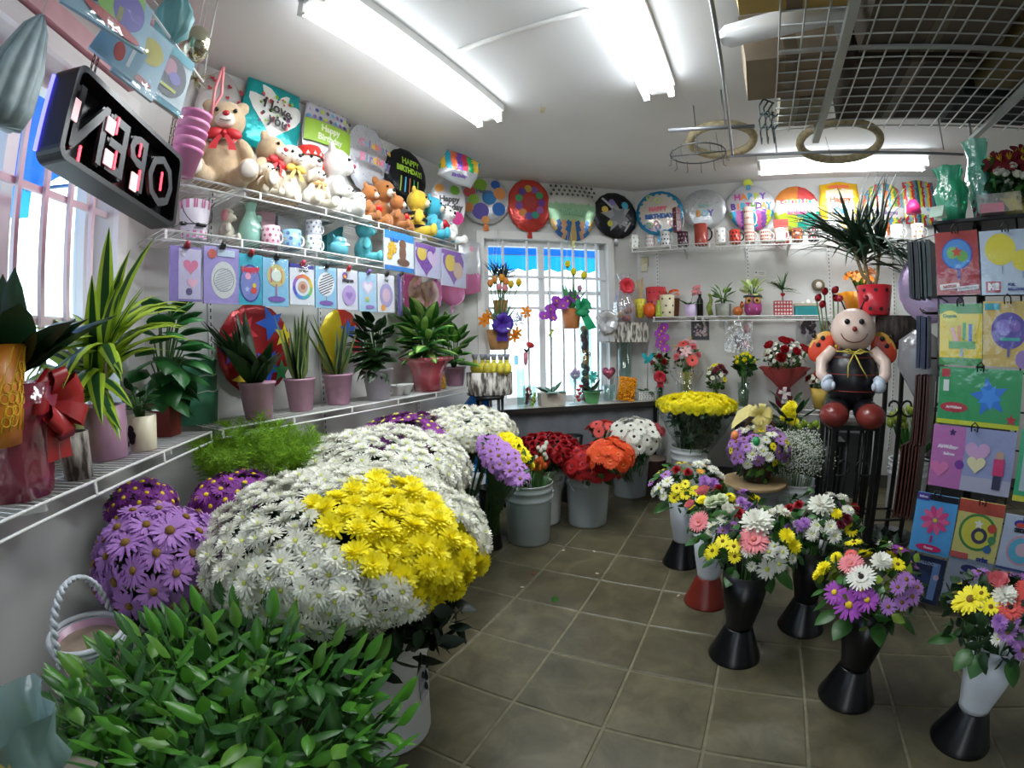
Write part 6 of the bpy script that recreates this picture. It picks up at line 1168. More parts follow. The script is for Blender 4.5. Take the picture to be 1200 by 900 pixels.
P, w, h = onR(857, 354, 873, 370, RY - .2); t = thing('rooster_figurine', 'small bright rooster figurine between the stone pot and the owl', 'figurine', P); g = G(); g.ball((0, 0, h * .35), (w * .4, w * .25, h * .35), 10, 7); g.ball((w * .28, -.01, h * .75), (w * .16, w * .14, h * .2), 8, 6); g.strip([(-w * .25, 0, h * .4), (-w * .5, 0, h * .8), (-w * .55, 0, h * .95)], [.012, .018, .004], (0, 1, 0)); obj('rooster_body', g, mat('#b8642a', .4, var=.5, scale=50), t); g = G(); g.ball((w * .28, -.01, h * .97), (w * .1, .006, h * .08), 7, 5); obj('comb', g, mat('#c82a24', .4), t)
P, w, h = onR(872, 346, 893, 370); t = thing('owl_pot', 'magenta and purple owl shaped pot with a pale green plant', 'plant', P); OWL = mat('#a5447e', .3, var=.12)
g = G(); g.lathe([(w * .36, 0), (w * .5, h * .25), (w * .5, h * .5), (w * .42, h * .8), (w * .46, h), (w * .38, h), (w * .3, h * .6)], 22); obj('owl_body', g, OWL, t)
for sx in (-1, 1):
    g = G(); g.ball((sx * w * .22, -w * .40, h * .72), (w * .19, w * .07, w * .19), 12, 7); obj('eye_disc', g, mat('#d8a04a', .35, var=.1), t); g = G(); g.ball((sx * w * .22, -w * .47, h * .72), (w * .08, w * .04, w * .08), 9, 6); obj('pupil', g, mat('#2a1620', .3), t)
g = G(); g.tube([(0, -w * .44, h * .68), (0, -w * .52, h * .56)], [w * .06, .001], 6); obj('beak', g, mat('#3a2028', .4), t); g = G(); g.tube([(w * .5 * math.cos(a) * .98, w * .5 * math.sin(a) * .98, h * .93) for a in [PI + PI * k / 14 for k in range(15)]], w * .05, 6); obj('brow', g, mat('#1f4a3a', .4), t)
g = G()
for k in range(4): g.ball((w * (-.2 + .13 * k), -w * .47, h * .3), (w * .05, w * .02, h * .08), 6, 4)
stuff(obj('belly_marks', g, mat('#c87ab0', .3), t))
broad(t, h * .9, 16, .09, .026, [mat('#cfdc9a', .45, var=.1, trans=.25), mat('#a8c86a', .4, var=.1, trans=.25)], .11, .13, seed=54, el=(0, 70), zmin=.1)
P, w, h = onR(907, 353, 928, 370); t = thing('patterned_planter', 'red and white patterned box planter with a small spiky dracaena', 'plant', P); g = G(); g.box((0, 0, h / 2), (w, w * .8, h)); obj('planter_box', g, mat('#b8404e', .5, var=.05), t, False); g = G()
for i in range(6):
    for j in range(4): g.ball((w * (-.42 + .165 * i), -w * .4, h * (.14 + .24 * j)), (w * .06, .002, h * .08), 6, 4)
stuff(obj('pattern_print', g, mat('#e8dcd2', .5), t)); g = G(); g.tube([(0, 0, h), (0, 0, h + .09)], .005, 6); obj('cane', g, mat('#6a5a3a', .8), t); straps(t, h + .075, 46, .15, .006, [mat('#3d5a34', .45, var=.2, trans=.1)], el=(-5, 88), bend=(.2, .9), r=.006, seed=55, tip=.7, zj=.025)
g = G(); hv = heart_out(.02); n = len(hv); g.prism(hv[::-1], -.018, -.006, 0, z=h + .045); obj('red_heart', g, mat('#c02a34', .3, var=.05), t)
giftbox('teal wooden box at the right end under the tea set', 931, 356, 958, 370, RY - .17, RL, '#2f9a9c', d=.1, rz=0, mode='y', lid='#b8b098', ds=[('rect', 0, -.1, .8, .5, '#2a8c90')])
P, w, h = onR(938, 346, 956, 356); t = thing('tea_set', 'tiny white tea set on top of the teal box', 'tea set', (P.x, P.y, RL + .088)); g = G(); g.lathe([(.012, 0), (.02, .012), (.012, .03), (.004, .034), (.001, .04)], 14); obj('teapot', g, mat('#eceae6', .2), t); 
for dx in (-.04, .04): g = G(); g.lathe([(.008, 0), (.014, .016), (.012, .016), (.006, .003)], 12, c=(dx, -.01, 0)); obj('cup', g, mat('#eceae6', .2), t)
P, w, h = onB(951, 327, 967, 341, RY - .012); t = thing('shell_ornament', 'small oval shell ornament hanging on the back wall', 'ornament', mid(P, h)); g = G(); g.ball((0, 0, 0), (w * .5, .012, h * .5), 18, 8); obj('rim', g, mat('#6e6248', .5, var=.2), t); g = G(); g.ball((.004, -.008, -.002), (w * .26, .012, h * .3), 12, 6); obj('pearl', g, mat('#e8e2d6', .2, var=.05), t)
def tagcard(label, x0, y0, x1, y1, c='#e3e2de', rot=0.0):
    P, w, h = onB(x0, y0, x1, y1, RY - .006); t = thing('price_tag', label, 'tag', mid(P, h), 0, 'cards on the back wall', rot=(0, rot, 0)); g = G(); g.box((0, 0, 0), (w, .003, h)); obj('card', g, mat(c, .6, var=.03), t, False); g = G(); ms = []; prints(g, ms, [('rect', .1, .15, .5, .08, '#8a8a88'), ('rect', .1, -.1, .4, .08, '#a0a09c'), ('disc', -.36, .1, .07, '#4a4a4a')], w, h, -.002); stuff(obj('print', g, ms, t, False))
tagcard('white price card on the back wall above the owl pot', 884, 317, 898, 324, rot=.12); tagcard('white price card on the back wall beside the small spiky dracaena', 903, 327, 914, 334, rot=-.2)
P, w, h = onB(751, 301, 760, 318, RY - .012); t = thing('key_lock_box', 'small brass lock box hanging on the back wall', 'lock', mid(P, h)); g = G(); g.box((0, 0, h * .18), (w, .02, h * .6)); obj('lock_body', g, mat('#8a8466', .35, .4, .1), t, False); g = G(); g.box((0, -.004, -h * .25), (w * .8, .014, h * .5)); obj('paper_tag', g, mat('#d9d3b8', .6), t, False)
def picture(label, x0, y0, x1, y1, bg, ds):
    P, w, h = onB(x0, y0, x1, y1, RY - .008); t = thing('flower_picture', label, 'picture', mid(P, h), 0, 'pictures under the back shelf'); g = G(); g.box((0, .003, 0), (w, .008, h)); obj('board', g, mat(bg, .4, var=.1), t, False); g = G(); ms = []; prints(g, ms, ds, w, h, -.002); stuff(obj('print', g, ms, t, False))
R1 = random.Random(2)
picture('dark square picture of pale blossoms under the back shelf', 810, 374, 831, 398, '#34363e', [('disc', R1.uniform(-.35, .35), R1.uniform(-.3, .25), R1.uniform(.04, .09), R1.choice(('#b89a9e', '#c8b0b4', '#8a7a80', '#d8c8cc'))) for _ in range(34)])
picture('grey and white picture of dark blossoms in a vase under the back shelf', 933, 372, 976, 403, '#b4b4b4', [('disc', -.18 + R1.uniform(-.18, .18), .1 + R1.uniform(-.2, .25), R1.uniform(.04, .07), R1.choice(('#3a3236', '#4a4046', '#2a2428'))) for _ in range(24)] + [('rect', -.15, -.3, .14, .3, '#8a8a8e')] + [('disc', .28 + R1.uniform(-.12, .12), .15 + R1.uniform(-.2, .2), R1.uniform(.03, .06), R1.choice(('#5a3a42', '#9a6a72'))) for _ in range(14)])
P, w, h = onB(849, 375, 882, 413, RY - .03); t = thing('plastic_pouch', 'crinkled clear pouch of dried pink flowers hanging under the back shelf', 'pouch', mid(P, h)); g = G(); R = random.Random(8); n = 7
vs = [((i / n - .5) * w, -.012 - R.uniform(0, .02), (j / n - .5) * h) for j in range(n + 1) for i in range(n + 1)]; g.add(vs, [(j * (n + 1) + i, j * (n + 1) + i + 1, (j + 1) * (n + 1) + i + 1, (j + 1) * (n + 1) + i) for j in range(n) for i in range(n)]); obj('film', g, clear('#ffffff', .22, .1, .08, .6, 20), t)
for k in range(7): g = G(); g.ball((w * R.uniform(-.05, .35), 0, h * R.uniform(-.3, .3)), (w * .14, .008, h * .12), 8, 5); obj('dried_flower', g, mat(R.choice(('#d8a0a8', '#6a4a58', '#c88a94')), .8, var=.2), t)
# ---- orange lily pot behind the tall dracaena
P, w, h = onB(978, 318, 1040, 372, RY - .18, RL); t = potted('pot wrapped in orange film with orange lilies behind the ladybug pot', P, w * .3, h * .5, mat('#e8921e', .4, var=.1)); g = G(); g.lathe([(w * .26, .002), (w * .30, h * .3), (w * .40, h * .52), (w * .36, h * .48)], 26, wob=lambda a, i: 1 + (.16 if i > 1 else .02) * math.sin(a * 7)); obj('film_wrap', g, mat('#f09a18', .35, var=.15, trans=.2), t); straps(t, h * .5, 22, .2, .02, [LFM, LFL], el=(40, 88), bend=(.1, .7), seed=56, tip=.8)
for k in range(11): a = k * 2.4; link('orange_lily', heads('lily', mat('#f28a1a', .5, var=.1, trans=.2), EYEB), t, (.10 * math.cos(a), .05 * math.sin(a) - .02, h * (.75 + .25 * ((k * .62) % 1))), aim((math.cos(a), math.sin(a) - .4, .9)), .05)
# ---- bouquets standing on the lowest back shelf and behind the yellow flowers
def posy(label, P, cont, items, c, r, rz, leaves=60, lsize=.045, lm=None, zmin=-.2, cat='bouquet', name='flower_arrangement', stems=14, tiltm=.35):
    t = thing(name, label, cat, P, 0, 'arrangements along the back wall'); cont(t); off = Vector(c); tot = sum(i[-1] for i in items); us = list(fib(tot, zmin)); random.Random(3).shuffle(us); k = 0
    for it in items:
        for _ in range(it[-1]):
            u = us[k]; k += 1; p = off + Vector((u.x * r, u.y * r, u.z * rz)); link(it[0], heads(it[1], it[2], it[3]), t, p, aim(Vector((u.x, u.y - tiltm, u.z + .4))), it[4] * rnd(.9, 1.1))
    if leaves: leaf_clump([(off + Vector((u.x * r, u.y * r, u.z * rz)) * rnd(.5, 1.05), u) for u in (Vector((rnd(-1, 1), rnd(-1, 1), rnd(-1, .8))).normalized() for _ in range(leaves))], lsize, lm or [LFM, LFD], t)
    g = G()
    for k in range(stems): a = rnd(0, 6.3); q = rnd(0, .7); g.tube([(.01 * math.cos(a), .01 * math.sin(a), .03), off + Vector((math.cos(a) * r * q, math.sin(a) * r * q, 0))], .002, 4, cap=False)
    stuff(obj('stem', g, STEM, t)); return t
def vase_c(prof, m, part='vase'): 
    def f(t): g = G(); g.lathe(prof, 20); obj(part, g, m, t)
    return f
GL = clear('#eaf4f2', .08, .03)
Yb = RY - .22
P, w, h = onB(788, 395, 820, 474, Yb, RB3 + .0); posy('pink gerbera arrangement wrapped in clear film against the back wall', P, vase_c([(.04, 0), (.045, .01), (.05, .16), (.045, .16), (.035, .02)], GL), [('coral_gerbera', 'gerbera', PETC, mat('#5a2a1a', .8), .055, 3), ('pink_lily', 'lily', mat('#e8b8bc', .6, var=.1, trans=.2), EYEY, .055, 4), ('pink_carnation', 'carnation', PETK, EYEY, .035, 6)], (0, 0, h * .68), w * .42, h * .26, 40)
t_ = [o for o in COL.objects if o.name.startswith('flower_arrangement')][-1]; g = G(); g.lathe([(.05, .0), (.07, h * .3), (w * .55, h * .45), (w * .62, h * .5)], 22, capb=False, wob=lambda a, i: 1 + .12 * math.sin(a * 6 + i)); obj('clear_wrap', g, clear('#ffffff', .16, .08, .03, .6, 18), t_)
P, w, h = onB(762, 381, 785, 470, Yb + .06, RB3); t = posy('purple moth orchids above red roses and a red bow near the window corner', P, vase_c([(.03, 0), (.032, .14), (.028, .14), (.024, .01)], GL), [('red_rose', 'rose', PETR, EYEY, .024, 4), ('baby_breath', 'daisy', PETW, EYEG, .010, 10)], (0, 0, h * .52), .06, .10, 40)
for k in range(7): link('orchid_flower', heads('orchid', mat('#9a2aa8', .55, var=.1, trans=.2), EYEY), t, (.02 + .025 * math.cos(k * 2.2), -.05, h * (.70 + .045 * k)), Euler((1.35, 0, rnd(-.5, .5))), .042)
g = G(); bow_geo(g, (.01, -.05, h * .34), .055, 9, 2, 5); obj('red_bow', g, mat('#b81f34', .45, var=.15), t); g = G(); g.tube([(0, 0, .05), (.01, 0, h * .6), (.02, -.02, h * .98)], .0025, 5); obj('flower_stalk', g, STEM, t)
P, w, h = onB(824, 424, 853, 474, Yb, RB3); posy('burgundy and yellow arrangement in a low tan wooden box', P, lambda t: obj('wooden_box', G().box((0, 0, .03), (.10, .07, .06)), mat('#8a5a34', .6, var=.2), t, False), [('burgundy_mum', 'pompon', PETM, EYEY, .034, 5), ('yellow_daisy', 'daisy', PETY, EYEB, .024, 7), ('white_daisy', 'daisy', PETW, EYEG, .022, 6), ('yellow_rose', 'rose', mat('#d8d04a', .6, trans=.2), EYEY, .026, 1)], (0, 0, h * .62), .075, h * .34, 40)
P, w, h = onB(852, 410, 890, 474, Yb, RB3); t = posy('yellow tulips in a clear glass vase of water against the back wall', P, vase_c([(.04, 0), (.042, .005), (.05, h * .42), (.046, h * .42), (.036, .01)], GL), [('tulip', 'tulip', PETY, LFL, .026, 10)], (.0, 0, h * .74), .052, h * .14, 90, .07, [LFM, LFD], zmin=.1, name='tulip_vase'); g = G(); g.lathe([(.036, .008), (.042, h * .3), (.001, h * .31)], 18); obj('water', g, clear('#b8c8a8', .06, .02, .3), t)
P, w, h = onB(888, 398, 948, 476, Yb, RB3)
def rose_c(t, w=w, h=h):
    g = G(); g.lathe([(.035, 0), (.06, .03), (.07, .08), (.05, .14), (.045, .15), (.03, .1)], 20); obj('vase', g, mat('#6e1f34', .25, var=.1), t); g = G(); g.lathe([(.05, h * .30), (.10, h * .40), (w * .36, h * .50), (w * .44, h * .60)], 36, capb=False, wob=lambda a, i: 1 + (.22 if i > 1 else .05) * math.sin(a * 9 + i) + .06 * math.sin(a * 17)); obj('red_tissue', g, clear('#c8545a', .14, .2, .5, .6, 26), t)
    g = G(); bow_geo(g, (0, -.075, .115), .05, 4, 2, 3); obj('dotted_ribbon', g, mat('#e3d8da', .5, var=.25, scale=60), t)
posy('red rose bouquet with white filler in red tissue and a burgundy vase with dotted ribbon', P, rose_c, [('red_rose', 'rose', PETR, EYEY, .036, 11), ('white_filler', 'daisy', PETW, EYEG, .016, 44), ('white_carnation', 'carnation', PETW, EYEY, .026, 7)], (0, 0, h * .72), w * .42, h * .26, 80, .05, name='rose_bouquet')
P, w, h = onB(943, 430, 975, 478, Yb, RB3); posy('red carnation posy in yellow paper half hidden by the statue', P, vase_c([(.03, 0), (.07, h * .5), (.065, h * .5), (.02, .01)], mat('#cfae4e', .6, var=.1), 'paper_cone'), [('red_carnation', 'carnation', PETR, EYEY, .036, 12), ('white_daisy', 'daisy', PETW, EYEG, .02, 6)], (0, 0, h * .68), .08, .055, 30)
P, w, h = onB(962, 395, 990, 440, RY - .1, RB3); posy('orange and white arrangement behind the statue', P, vase_c([(.05, 0), (.06, .2), (.05, .2), (.04, .01)], GL), [('orange_daisy', 'daisy', PETO, EYEB, .04, 7), ('white_daisy', 'daisy', PETW, EYEG, .03, 6)], (0, 0, h * .8), .09, .09, 60)
# ================================================================== slanted window: counter, stand and hanging pots
CZ_ = .665; CO = .29
c0, c1 = .16, LB + .02
t = thing('counter', 'dark topped counter with a grey front under the slanted window', 'counter', (CLB.x, CLB.y, 0), RZB)
g = G(); g.box(((c0 + c1) / 2, -CO / 2, CZ_ - .018), (c1 - c0, CO - .01, .03)); obj('worktop', g, mat('#b8b4aa', .4, var=.06), t, False)
g = G(); g.box(((c0 + c1) / 2, -CO - .004, CZ_ - .02), (c1 - c0, .016, .036)); obj('dark_edge', g, mat('#2a2726', .4, var=.1), t, False)
g = G(); n = 40
vs = [(c0 + (c1 - c0) * k / n, -CO + .03 + .006 * math.sin(k * 1.1), z) for z in (.02, CZ_ - .04) for k in range(n + 1)]; g.add(vs, [(k, k + 1, n + 2 + k, n + 1 + k) for k in range(n)]); obj('front_panel', g, mat('#6a6d72', .6, var=.08), t)
for x in (c0 + .02, c1 - .02): g = G(); g.box((x, -CO + .01, (CZ_ - .04) / 2), (.025, .025, CZ_ - .04)); obj('leg', g, BLACKM, t, False)
def onC(x0, y0, x1, y1, off=.16): return onS2(x0, y0, x1, y1, off, CZ_)
P, w, h = onC(632, 460, 661, 480, .2); t = thing('orchid_planter', 'pale wooden trough of orchid leaves with one tall bare orchid stem', 'plant', P, RZB); g = G(); g.box((0, 0, h / 2), (w, .09, h), taper=1.08); obj('trough', g, mat('#b4ada0', .6, var=.12), t, False); straps(t, h, 9, .13, .026, [mat('#3f6b4a', .35, var=.2)], el=(15, 55), bend=(.4, 1.0), r=.02, seed=61, tip=1.1)
q = top_z(P, 645, 342) - CZ_; g = G(); g.tube([(0, 0, h), (.005, 0, q * .5), (.0, -.01, q * .8), (-.02, -.02, q)], .0025, 5); g.tube([(.02, 0, h), (.012, 0, q * .6)], .002, 5); obj('orchid_stem', g, mat('#4a4632', .6), t)
for k in range(3): g = G(); g.ball((-.01 + .012 * k, -.01, q * (.62 + .02 * k)), .011, 8, 5); obj('bud', g, mat('#b4c03a', .4), t)
for k, (px, py) in enumerate(((638, 370), (645, 362), (652, 352), (660, 358), (648, 372))): 
    Q = on_p(px, py, (P.x, P.y), (NB.x, NB.y)) - P; v_ = Matrix.Rotation(-RZB, 3, 'Z') @ Q; link('orchid_flower', heads('orchid', mat('#9c35b4', .55, var=.1, trans=.25), EYEY), t, v_, Euler((1.4, 0, rnd(-.4, .4))), .045)
def cyl(label, x0, y0, x1, y1, off, m=None, name='glass_vase', more=None, cat='vase', rr=1.0):
    P, w, h = onC(x0, y0, x1, y1, off); t = thing(name, label, cat, P, RZB, 'glassware on the counter'); r = w / 2; g = G(); g.lathe([(r * .95, 0), (r, .004), (r * rr, h), (r * rr * .94, h), (r * .92, .012), (.001, .01)], 20); obj('glass', g, m or GL, t)
    if more: more(t, r, h)
    return t
def reds(t, r, h):
    for k in range(8): link('red_flower', heads('carnation', mat('#c84a52', .6, var=.1), EYEY), t, (rnd(-r, r) * .5, rnd(-r, r) * .5, h * (.15 + .09 * k)), aim((rnd(-1, 1), -1, .6)), .022)
cyl('clear cylinder vase at the counter end beside the bark box stand', 606, 432, 616, 479, .17); cyl('short clear vase filled with pink red carnations', 613, 452, 629, 480, .14, more=reds)
P, w, h = onC(619, 460, 628, 480, .2); t = thing('striped_stick', 'lime and dark striped flat stick leaning on the counter', 'ornament', P, RZB, rot=(0, .25, RZB)); g = G(); g.box((0, 0, h / 2), (.018, .008, h)); obj('stick', g, mat('#a8c03a', .5, var=.1), t, False); g = G()
for k in range(4): g.box((0, -.001, h * (.15 + .22 * k)), (.0185, .009, h * .06), R=Matrix.Rotation(.6, 3, 'Y'))
stuff(obj('stripe_print', g, mat('#3a4a2a', .5), t, False))
P, w, h = onC(664, 436, 682, 480, .2); t = thing('wine_glass', 'tall stemmed glass with a purple ribbon bow beside the orchid trough', 'glass', P, RZB); r = w * .4; g = G(); g.lathe([(r, 0), (r, .004), (.005, .01), (.005, h * .4), (r * .9, h * .62), (r, h * .8), (r * .85, h), (r * .8, h), (r * .9, h * .8), (.002, h * .44)], 18); obj('bowl', g, GL, t); g = G(); bow_geo(g, (0, -.01, h * .95), .045, 8, 1, 6); obj('ribbon_bow', g, mat('#c8b4d8', .5, var=.1, trans=.2), t)
for k in range(5): g = G(); g.prism(heart_out(.018)[::-1], -.012 - .01 * k, -.006 - .01 * k, 0, z=.025 + .028 * k, x=.035 - .015 * (k % 2)); obj('red_heart', g, mat('#b02434', .35, var=.1), t)
def balls(t, r, h):
    R = random.Random(4)
    for k in range(20): g = G(); g.ball((R.uniform(-.3, .3) * r, R.uniform(-.3, .3) * r, .03 + h * .92 * k / 20), r * .55, 10, 6); obj('coloured_ball', g, mat(R.choice(('#8a2f3a', '#e0a878', '#5a3a4a', '#a83a4a', '#e8923a', '#4a5a5a')), .5, var=.15), t)
cyl('tall clear cylinder filled with coloured balls standing by the window', 679, 378, 694, 470, .12, more=balls, name='ball_vase')
P, w, h = onC(684, 458, 704, 479, .2); t = potted('green pot with dark strap leaves and a turquoise bow', P, w * .5, h, mat('#5fae6a', .4, var=.06), rz=RZB); straps(t, h, 9, .11, .02, [LFD], el=(10, 60), bend=(.3, 1.0), seed=62); g = G(); g.tube([(0, 0, h), (0, 0, h + .16)], .003, 5); obj('stake', g, STEM, t); g = G(); bow_geo(g, (0, -.012, h + .12), .04, 6, 2, 7); obj('turquoise_bow', g, mat('#4ab8ae', .5, var=.1), t)
P, w, h = onC(705, 426, 722, 474, .12); t = thing('foil_heart_pick', 'dull pink heart shaped balloon standing in a small clear vase', 'ornament', P, RZB); g = G(); hv = heart_out(w * .55); n = len(hv); g.add([(a, -.03 * 0 - .001, h * .72 + b) for a, b in hv] + [(0, -.035, h * .72), (0, .035, h * .72)], [(k, (k + 1) % n, n) for k in range(n)] + [((k + 1) % n, k, n + 1) for k in range(n)]); obj('heart', g, foil('#b0546a'), t); g = G(); g.lathe([(w * .4, 0), (w * .45, h * .42), (w * .4, h * .42), (w * .35, .01)], 16); obj('glass', g, GL, t); g = G(); g.tube([(0, 0, .01), (0, 0, h * .6)], .002, 4); obj('stick', g, WHITE_WIRE, t)
P, w, h = onC(722, 441, 745, 474, .245); t = thing('bead_bag', 'leaning clear bag of shiny amber beads on the counter', 'bag', P, RZB, rot=(0, .15, RZB)); R = random.Random(6); g = G(); g.box((0, .02, h / 2), (w * .92, .035, h * .95)); obj('bag', g, mat('#d98a12', .35, var=.35, scale=120, bump=.6, bscale=120), t)
g = G()
for k in range(150): g.ball((R.uniform(-.46, .46) * w, -.002, R.uniform(.03, .95) * h), .0065, 6, 4)
stuff(obj('bead', g, mat('#e89a1a', .2, var=.2), t))
P, w, h = onC(744, 458, 770, 475, .17); t = thing('dotted_planter', 'white box planter with black dots at the right end of the counter', 'planter', P, RZB); g = G(); g.box((0, 0, h / 2), (w, .09, h)); obj('planter_box', g, mat('#e6e6e2', .5, var=.02), t, False); g = G()
for i in range(7):
    for j in range(4): g.ball((w * (-.44 + .145 * i + .03 * (j % 2)), -.0455, h * (.14 + .24 * j)), (.0045, .0012, .0045), 6, 4)
stuff(obj('dot_print', g, mat('#1c1c1e', .5), t)); straps(t, h * .9, 5, .09, .02, [LFM], el=(10, 50), seed=63)
q = top_z(P, 757, 420) - CZ_; g = G(); g.tube([(0, -.02, h), (.004, -.02, q)], .0025, 5); obj('stake', g, STEM, t); g = G()
for sx in (-1, 1): g.strip([(0, -.03, q), (sx * .03, -.035, q + .015), (sx * .055, -.03, q + .03)], [.012, .03, .016], (0, .1, 1)); g.strip([(0, -.03, q - .01), (sx * .025, -.033, q - .03), (sx * .03, -.03, q - .04)], [.008, .018, .006], (.9 * sx, 0, .4))
obj('turquoise_butterfly', g, mat('#2fb0bc', .45, var=.1), t)
# bark box on its glass pedestal, gift in film, silver bow
P, w, h = onC(722, 402, 742, 470, .14); t = thing('glass_pedestal', 'tall clear glass cylinder carrying the bark wrapped box', 'vase', P, RZB); g = G(); zt = top_z(P, 731, 401) - CZ_; g.lathe([(.05, 0), (.055, .005), (.06, zt), (.055, zt), (.05, .01)], 24, capt=True); obj('glass', g, GL, t)
Pb = Vector((P.x, P.y, CZ_ + zt)); wb = span(P, 703, 757, 388); hb = top_z(P, 731, 378) - Pb.z
t = thing('bark_box', 'long bark wrapped box on the glass pedestal beside the window', 'box', Pb, RZB); g = G(); g.box((0, 0, hb / 2), (wb, .13, hb)); obj('box', g, bark_mat('#55504a', '#d8d4cc', 9, .5), t, False)
Pg = Vector((Pb.x, Pb.y, Pb.z + hb)); t = thing('wrapped_gift', 'gift in clear gathered film with a red bow standing on the bark box', 'gift', Pg, RZB); hg = top_z(P, 733, 320) - Pg.z
g = G(); g.lathe([(.085, .002), (.09, hg * .35), (.05, hg * .62), (.02, hg * .72), (.06, hg * .98)], 26, wob=lambda a, i: 1 + .12 * math.sin(a * 7 + i)); obj('film_wrap', g, clear('#f4f0f4', .2, .08, .12, .6, 22), t); g = G(); bow_geo(g, (0, -.04, hg * .72), .07, 9, 0, 8); obj('red_bow', g, mat('#e23a4a', .45, var=.1, trans=.2), t)
for k in range(6): g = G(); g.ball((.04 * math.cos(k * 2.4), .04 * math.sin(k * 2.4), .035 + .03 * (k % 3)), .026, 9, 6); obj('wrapped_treat', g, mat(('#b84a5a', '#c8a86a', '#8a5a4a')[k % 3], .5, var=.1), t)
Q = on_p(708, 378, (P.x - NB.x * -.06, P.y - NB.y * -.06), (NB.x, NB.y)); t = thing('silver_bow', 'big white and silver ribbon bow fixed to the left end of the bark box', 'bow', Q, RZB); g = G(); bow_geo(g, (0, -.02, 0), .10, 12, 3, 9); obj('ribbon', g, mat('#d8dade', .25, .3, .1, trans=.15), t)
# ---- things hanging in the window
def hang(label, x0, y0, x1, y1, off, pm, ribbon, cat='hanging planter'):
    P, w, h = onS2(x0, y0, x1, y1, off); t = thing('hanging_planter', label, cat, P, RZB, 'planters hanging in the window'); g = G(); g.lathe([(w * .34, 0), (w * .36, .004), (w * .5, h), (w * .46, h), (w * .34, .01)], 20); obj('pot', g, pm, t)
    for sx in (-1, 1): g = G(); g.tube([(sx * w * .48, 0, h * .95), (sx * .01, 0, BZ1 + .05 - P.z)], .0013, 4); obj('cord', g, mat('#d8d8d4', .5), t)
    return t, P, w, h
WOOD = mat('#a87a48', .6, var=.25, scale=25)
t, P, w, h = hang('wooden pot of orange and yellow tulips with a purple bow hanging in the window', 570, 386, 600, 410, .12, WOOD, None)
def rel(P, px, py, dy=0.0): return Matrix.Rotation(-RZB, 3, 'Z') @ (on_p(px, py, (P.x, P.y), (NB.x, NB.y)) - P) + Vector((0, dy, 0))
for px, py, c in ((574, 337, '#e8a05a'), (579, 333, '#e8a85a'), (587, 331, '#f0a83a'), (592, 335, '#e89a4a'), (598, 338, '#e8c83a'), (607, 336, '#f2d01a'), (584, 342, '#e8a0a8'), (591, 343, '#e8a0a8')): p = rel(P, px, py, -.02); link('tulip', heads('tulip', mat(c, .5, var=.1, trans=.25), LFL), t, p, aim((0, -.2, 1)), .034); g = G(); g.tube([(0, 0, h), p], .003, 4, cap=False); obj('tulip_stem', g, STEM, t)
straps(t, h, 13, .2, .026, [mat('#7fa890', .45, var=.15, trans=.2)], el=(55, 88), bend=(.1, .5), seed=64)
for px, py in ((566, 376), (570, 371), (615, 366), (604, 390), (601, 394)): link('orange_lily', heads('lily', mat('#f0901e', .5, var=.1, trans=.25), EYEB), t, rel(P, px, py, -.03), aim((rnd(-.6, .6), -1, -.1)), .05)
g = G(); bow_geo(g, rel(P, 585, 380, -.09), .085, 9, 2, 10); obj('purple_bow', g, mat('#4a2a9a', .5, var=.12, trans=.1), t)
g = G(); c_ = rel(P, 609, 374, -.02)
for k in range(120): p = c_ + Vector((rnd(-1, 1), rnd(-1, 1), rnd(-1, 1))).normalized() * rnd(0, .075); g.ball(p, .006, 5, 3)
stuff(obj('baby_breath', g, mat('#e8e8ee', .7, trans=.3), t))
# spiky dracaena beside it
t, P, w, h = hang('small basket with tall spiky dark dracaena hanging behind the tulips', 578, 352, 596, 368, .06, WOOD, None)
for px in (580, 586, 592): p = rel(P, px, 322); g = G(); g.tube([(0, 0, h * .5), p], .006, 6); obj('cane', g, mat('#8a9a8a', .6, var=.2), t); straps(t, p.z - .03, 14, .16, .008, [mat('#2c3d3e', .45, var=.2)], el=(20, 88), bend=(.1, .7), seed=int(px), tip=.6, center=(p.x, p.y), zj=.04)
t, P, w, h = hang('clay pot of yellow tulips and purple orchids with an emerald bow hanging in the window', 658, 362, 682, 385, .12, mat('#b8733e', .6, var=.15), None)
for px, py in ((665, 314), (672, 323), (684, 327)): p = rel(P, px, py); link('tulip', heads('tulip', PETY, LFL), t, p, aim((0, -.2, 1)), .034); g = G(); g.tube([(0, 0, h), p], .003, 4, cap=False); obj('tulip_stem', g, STEM, t)
link('tulip', heads('tulip', mat('#d8a0b8', .5, var=.1, trans=.2), LFL), t, rel(P, 679, 342), aim((0, -.2, 1)), .03)
straps(t, h, 9, .2, .024, [mat('#4f9a5a', .45, var=.15, trans=.2)], el=(55, 88), bend=(.1, .4), seed=66)
for px, py in ((668, 348), (662, 353), (655, 355), (650, 358), (645, 362), (643, 368), (672, 351)): link('orchid_flower', heads('orchid', mat('#9a2eb8', .55, var=.1, trans=.25), EYEY), t, rel(P, px, py, -.05), Euler((1.4, 0, rnd(-.6, .6))), .045)
g = G(); c_ = rel(P, 676, 361, -.09); bow_geo(g, c_, .075, 9, 0, 11); g.strip([c_, rel(P, 681, 373, -.1), rel(P, 688, 386, -.1)], [.025, .035, .04], (1, 0, .2)); obj('emerald_bow', g, mat('#1fa06a', .5, var=.12, trans=.15), t)
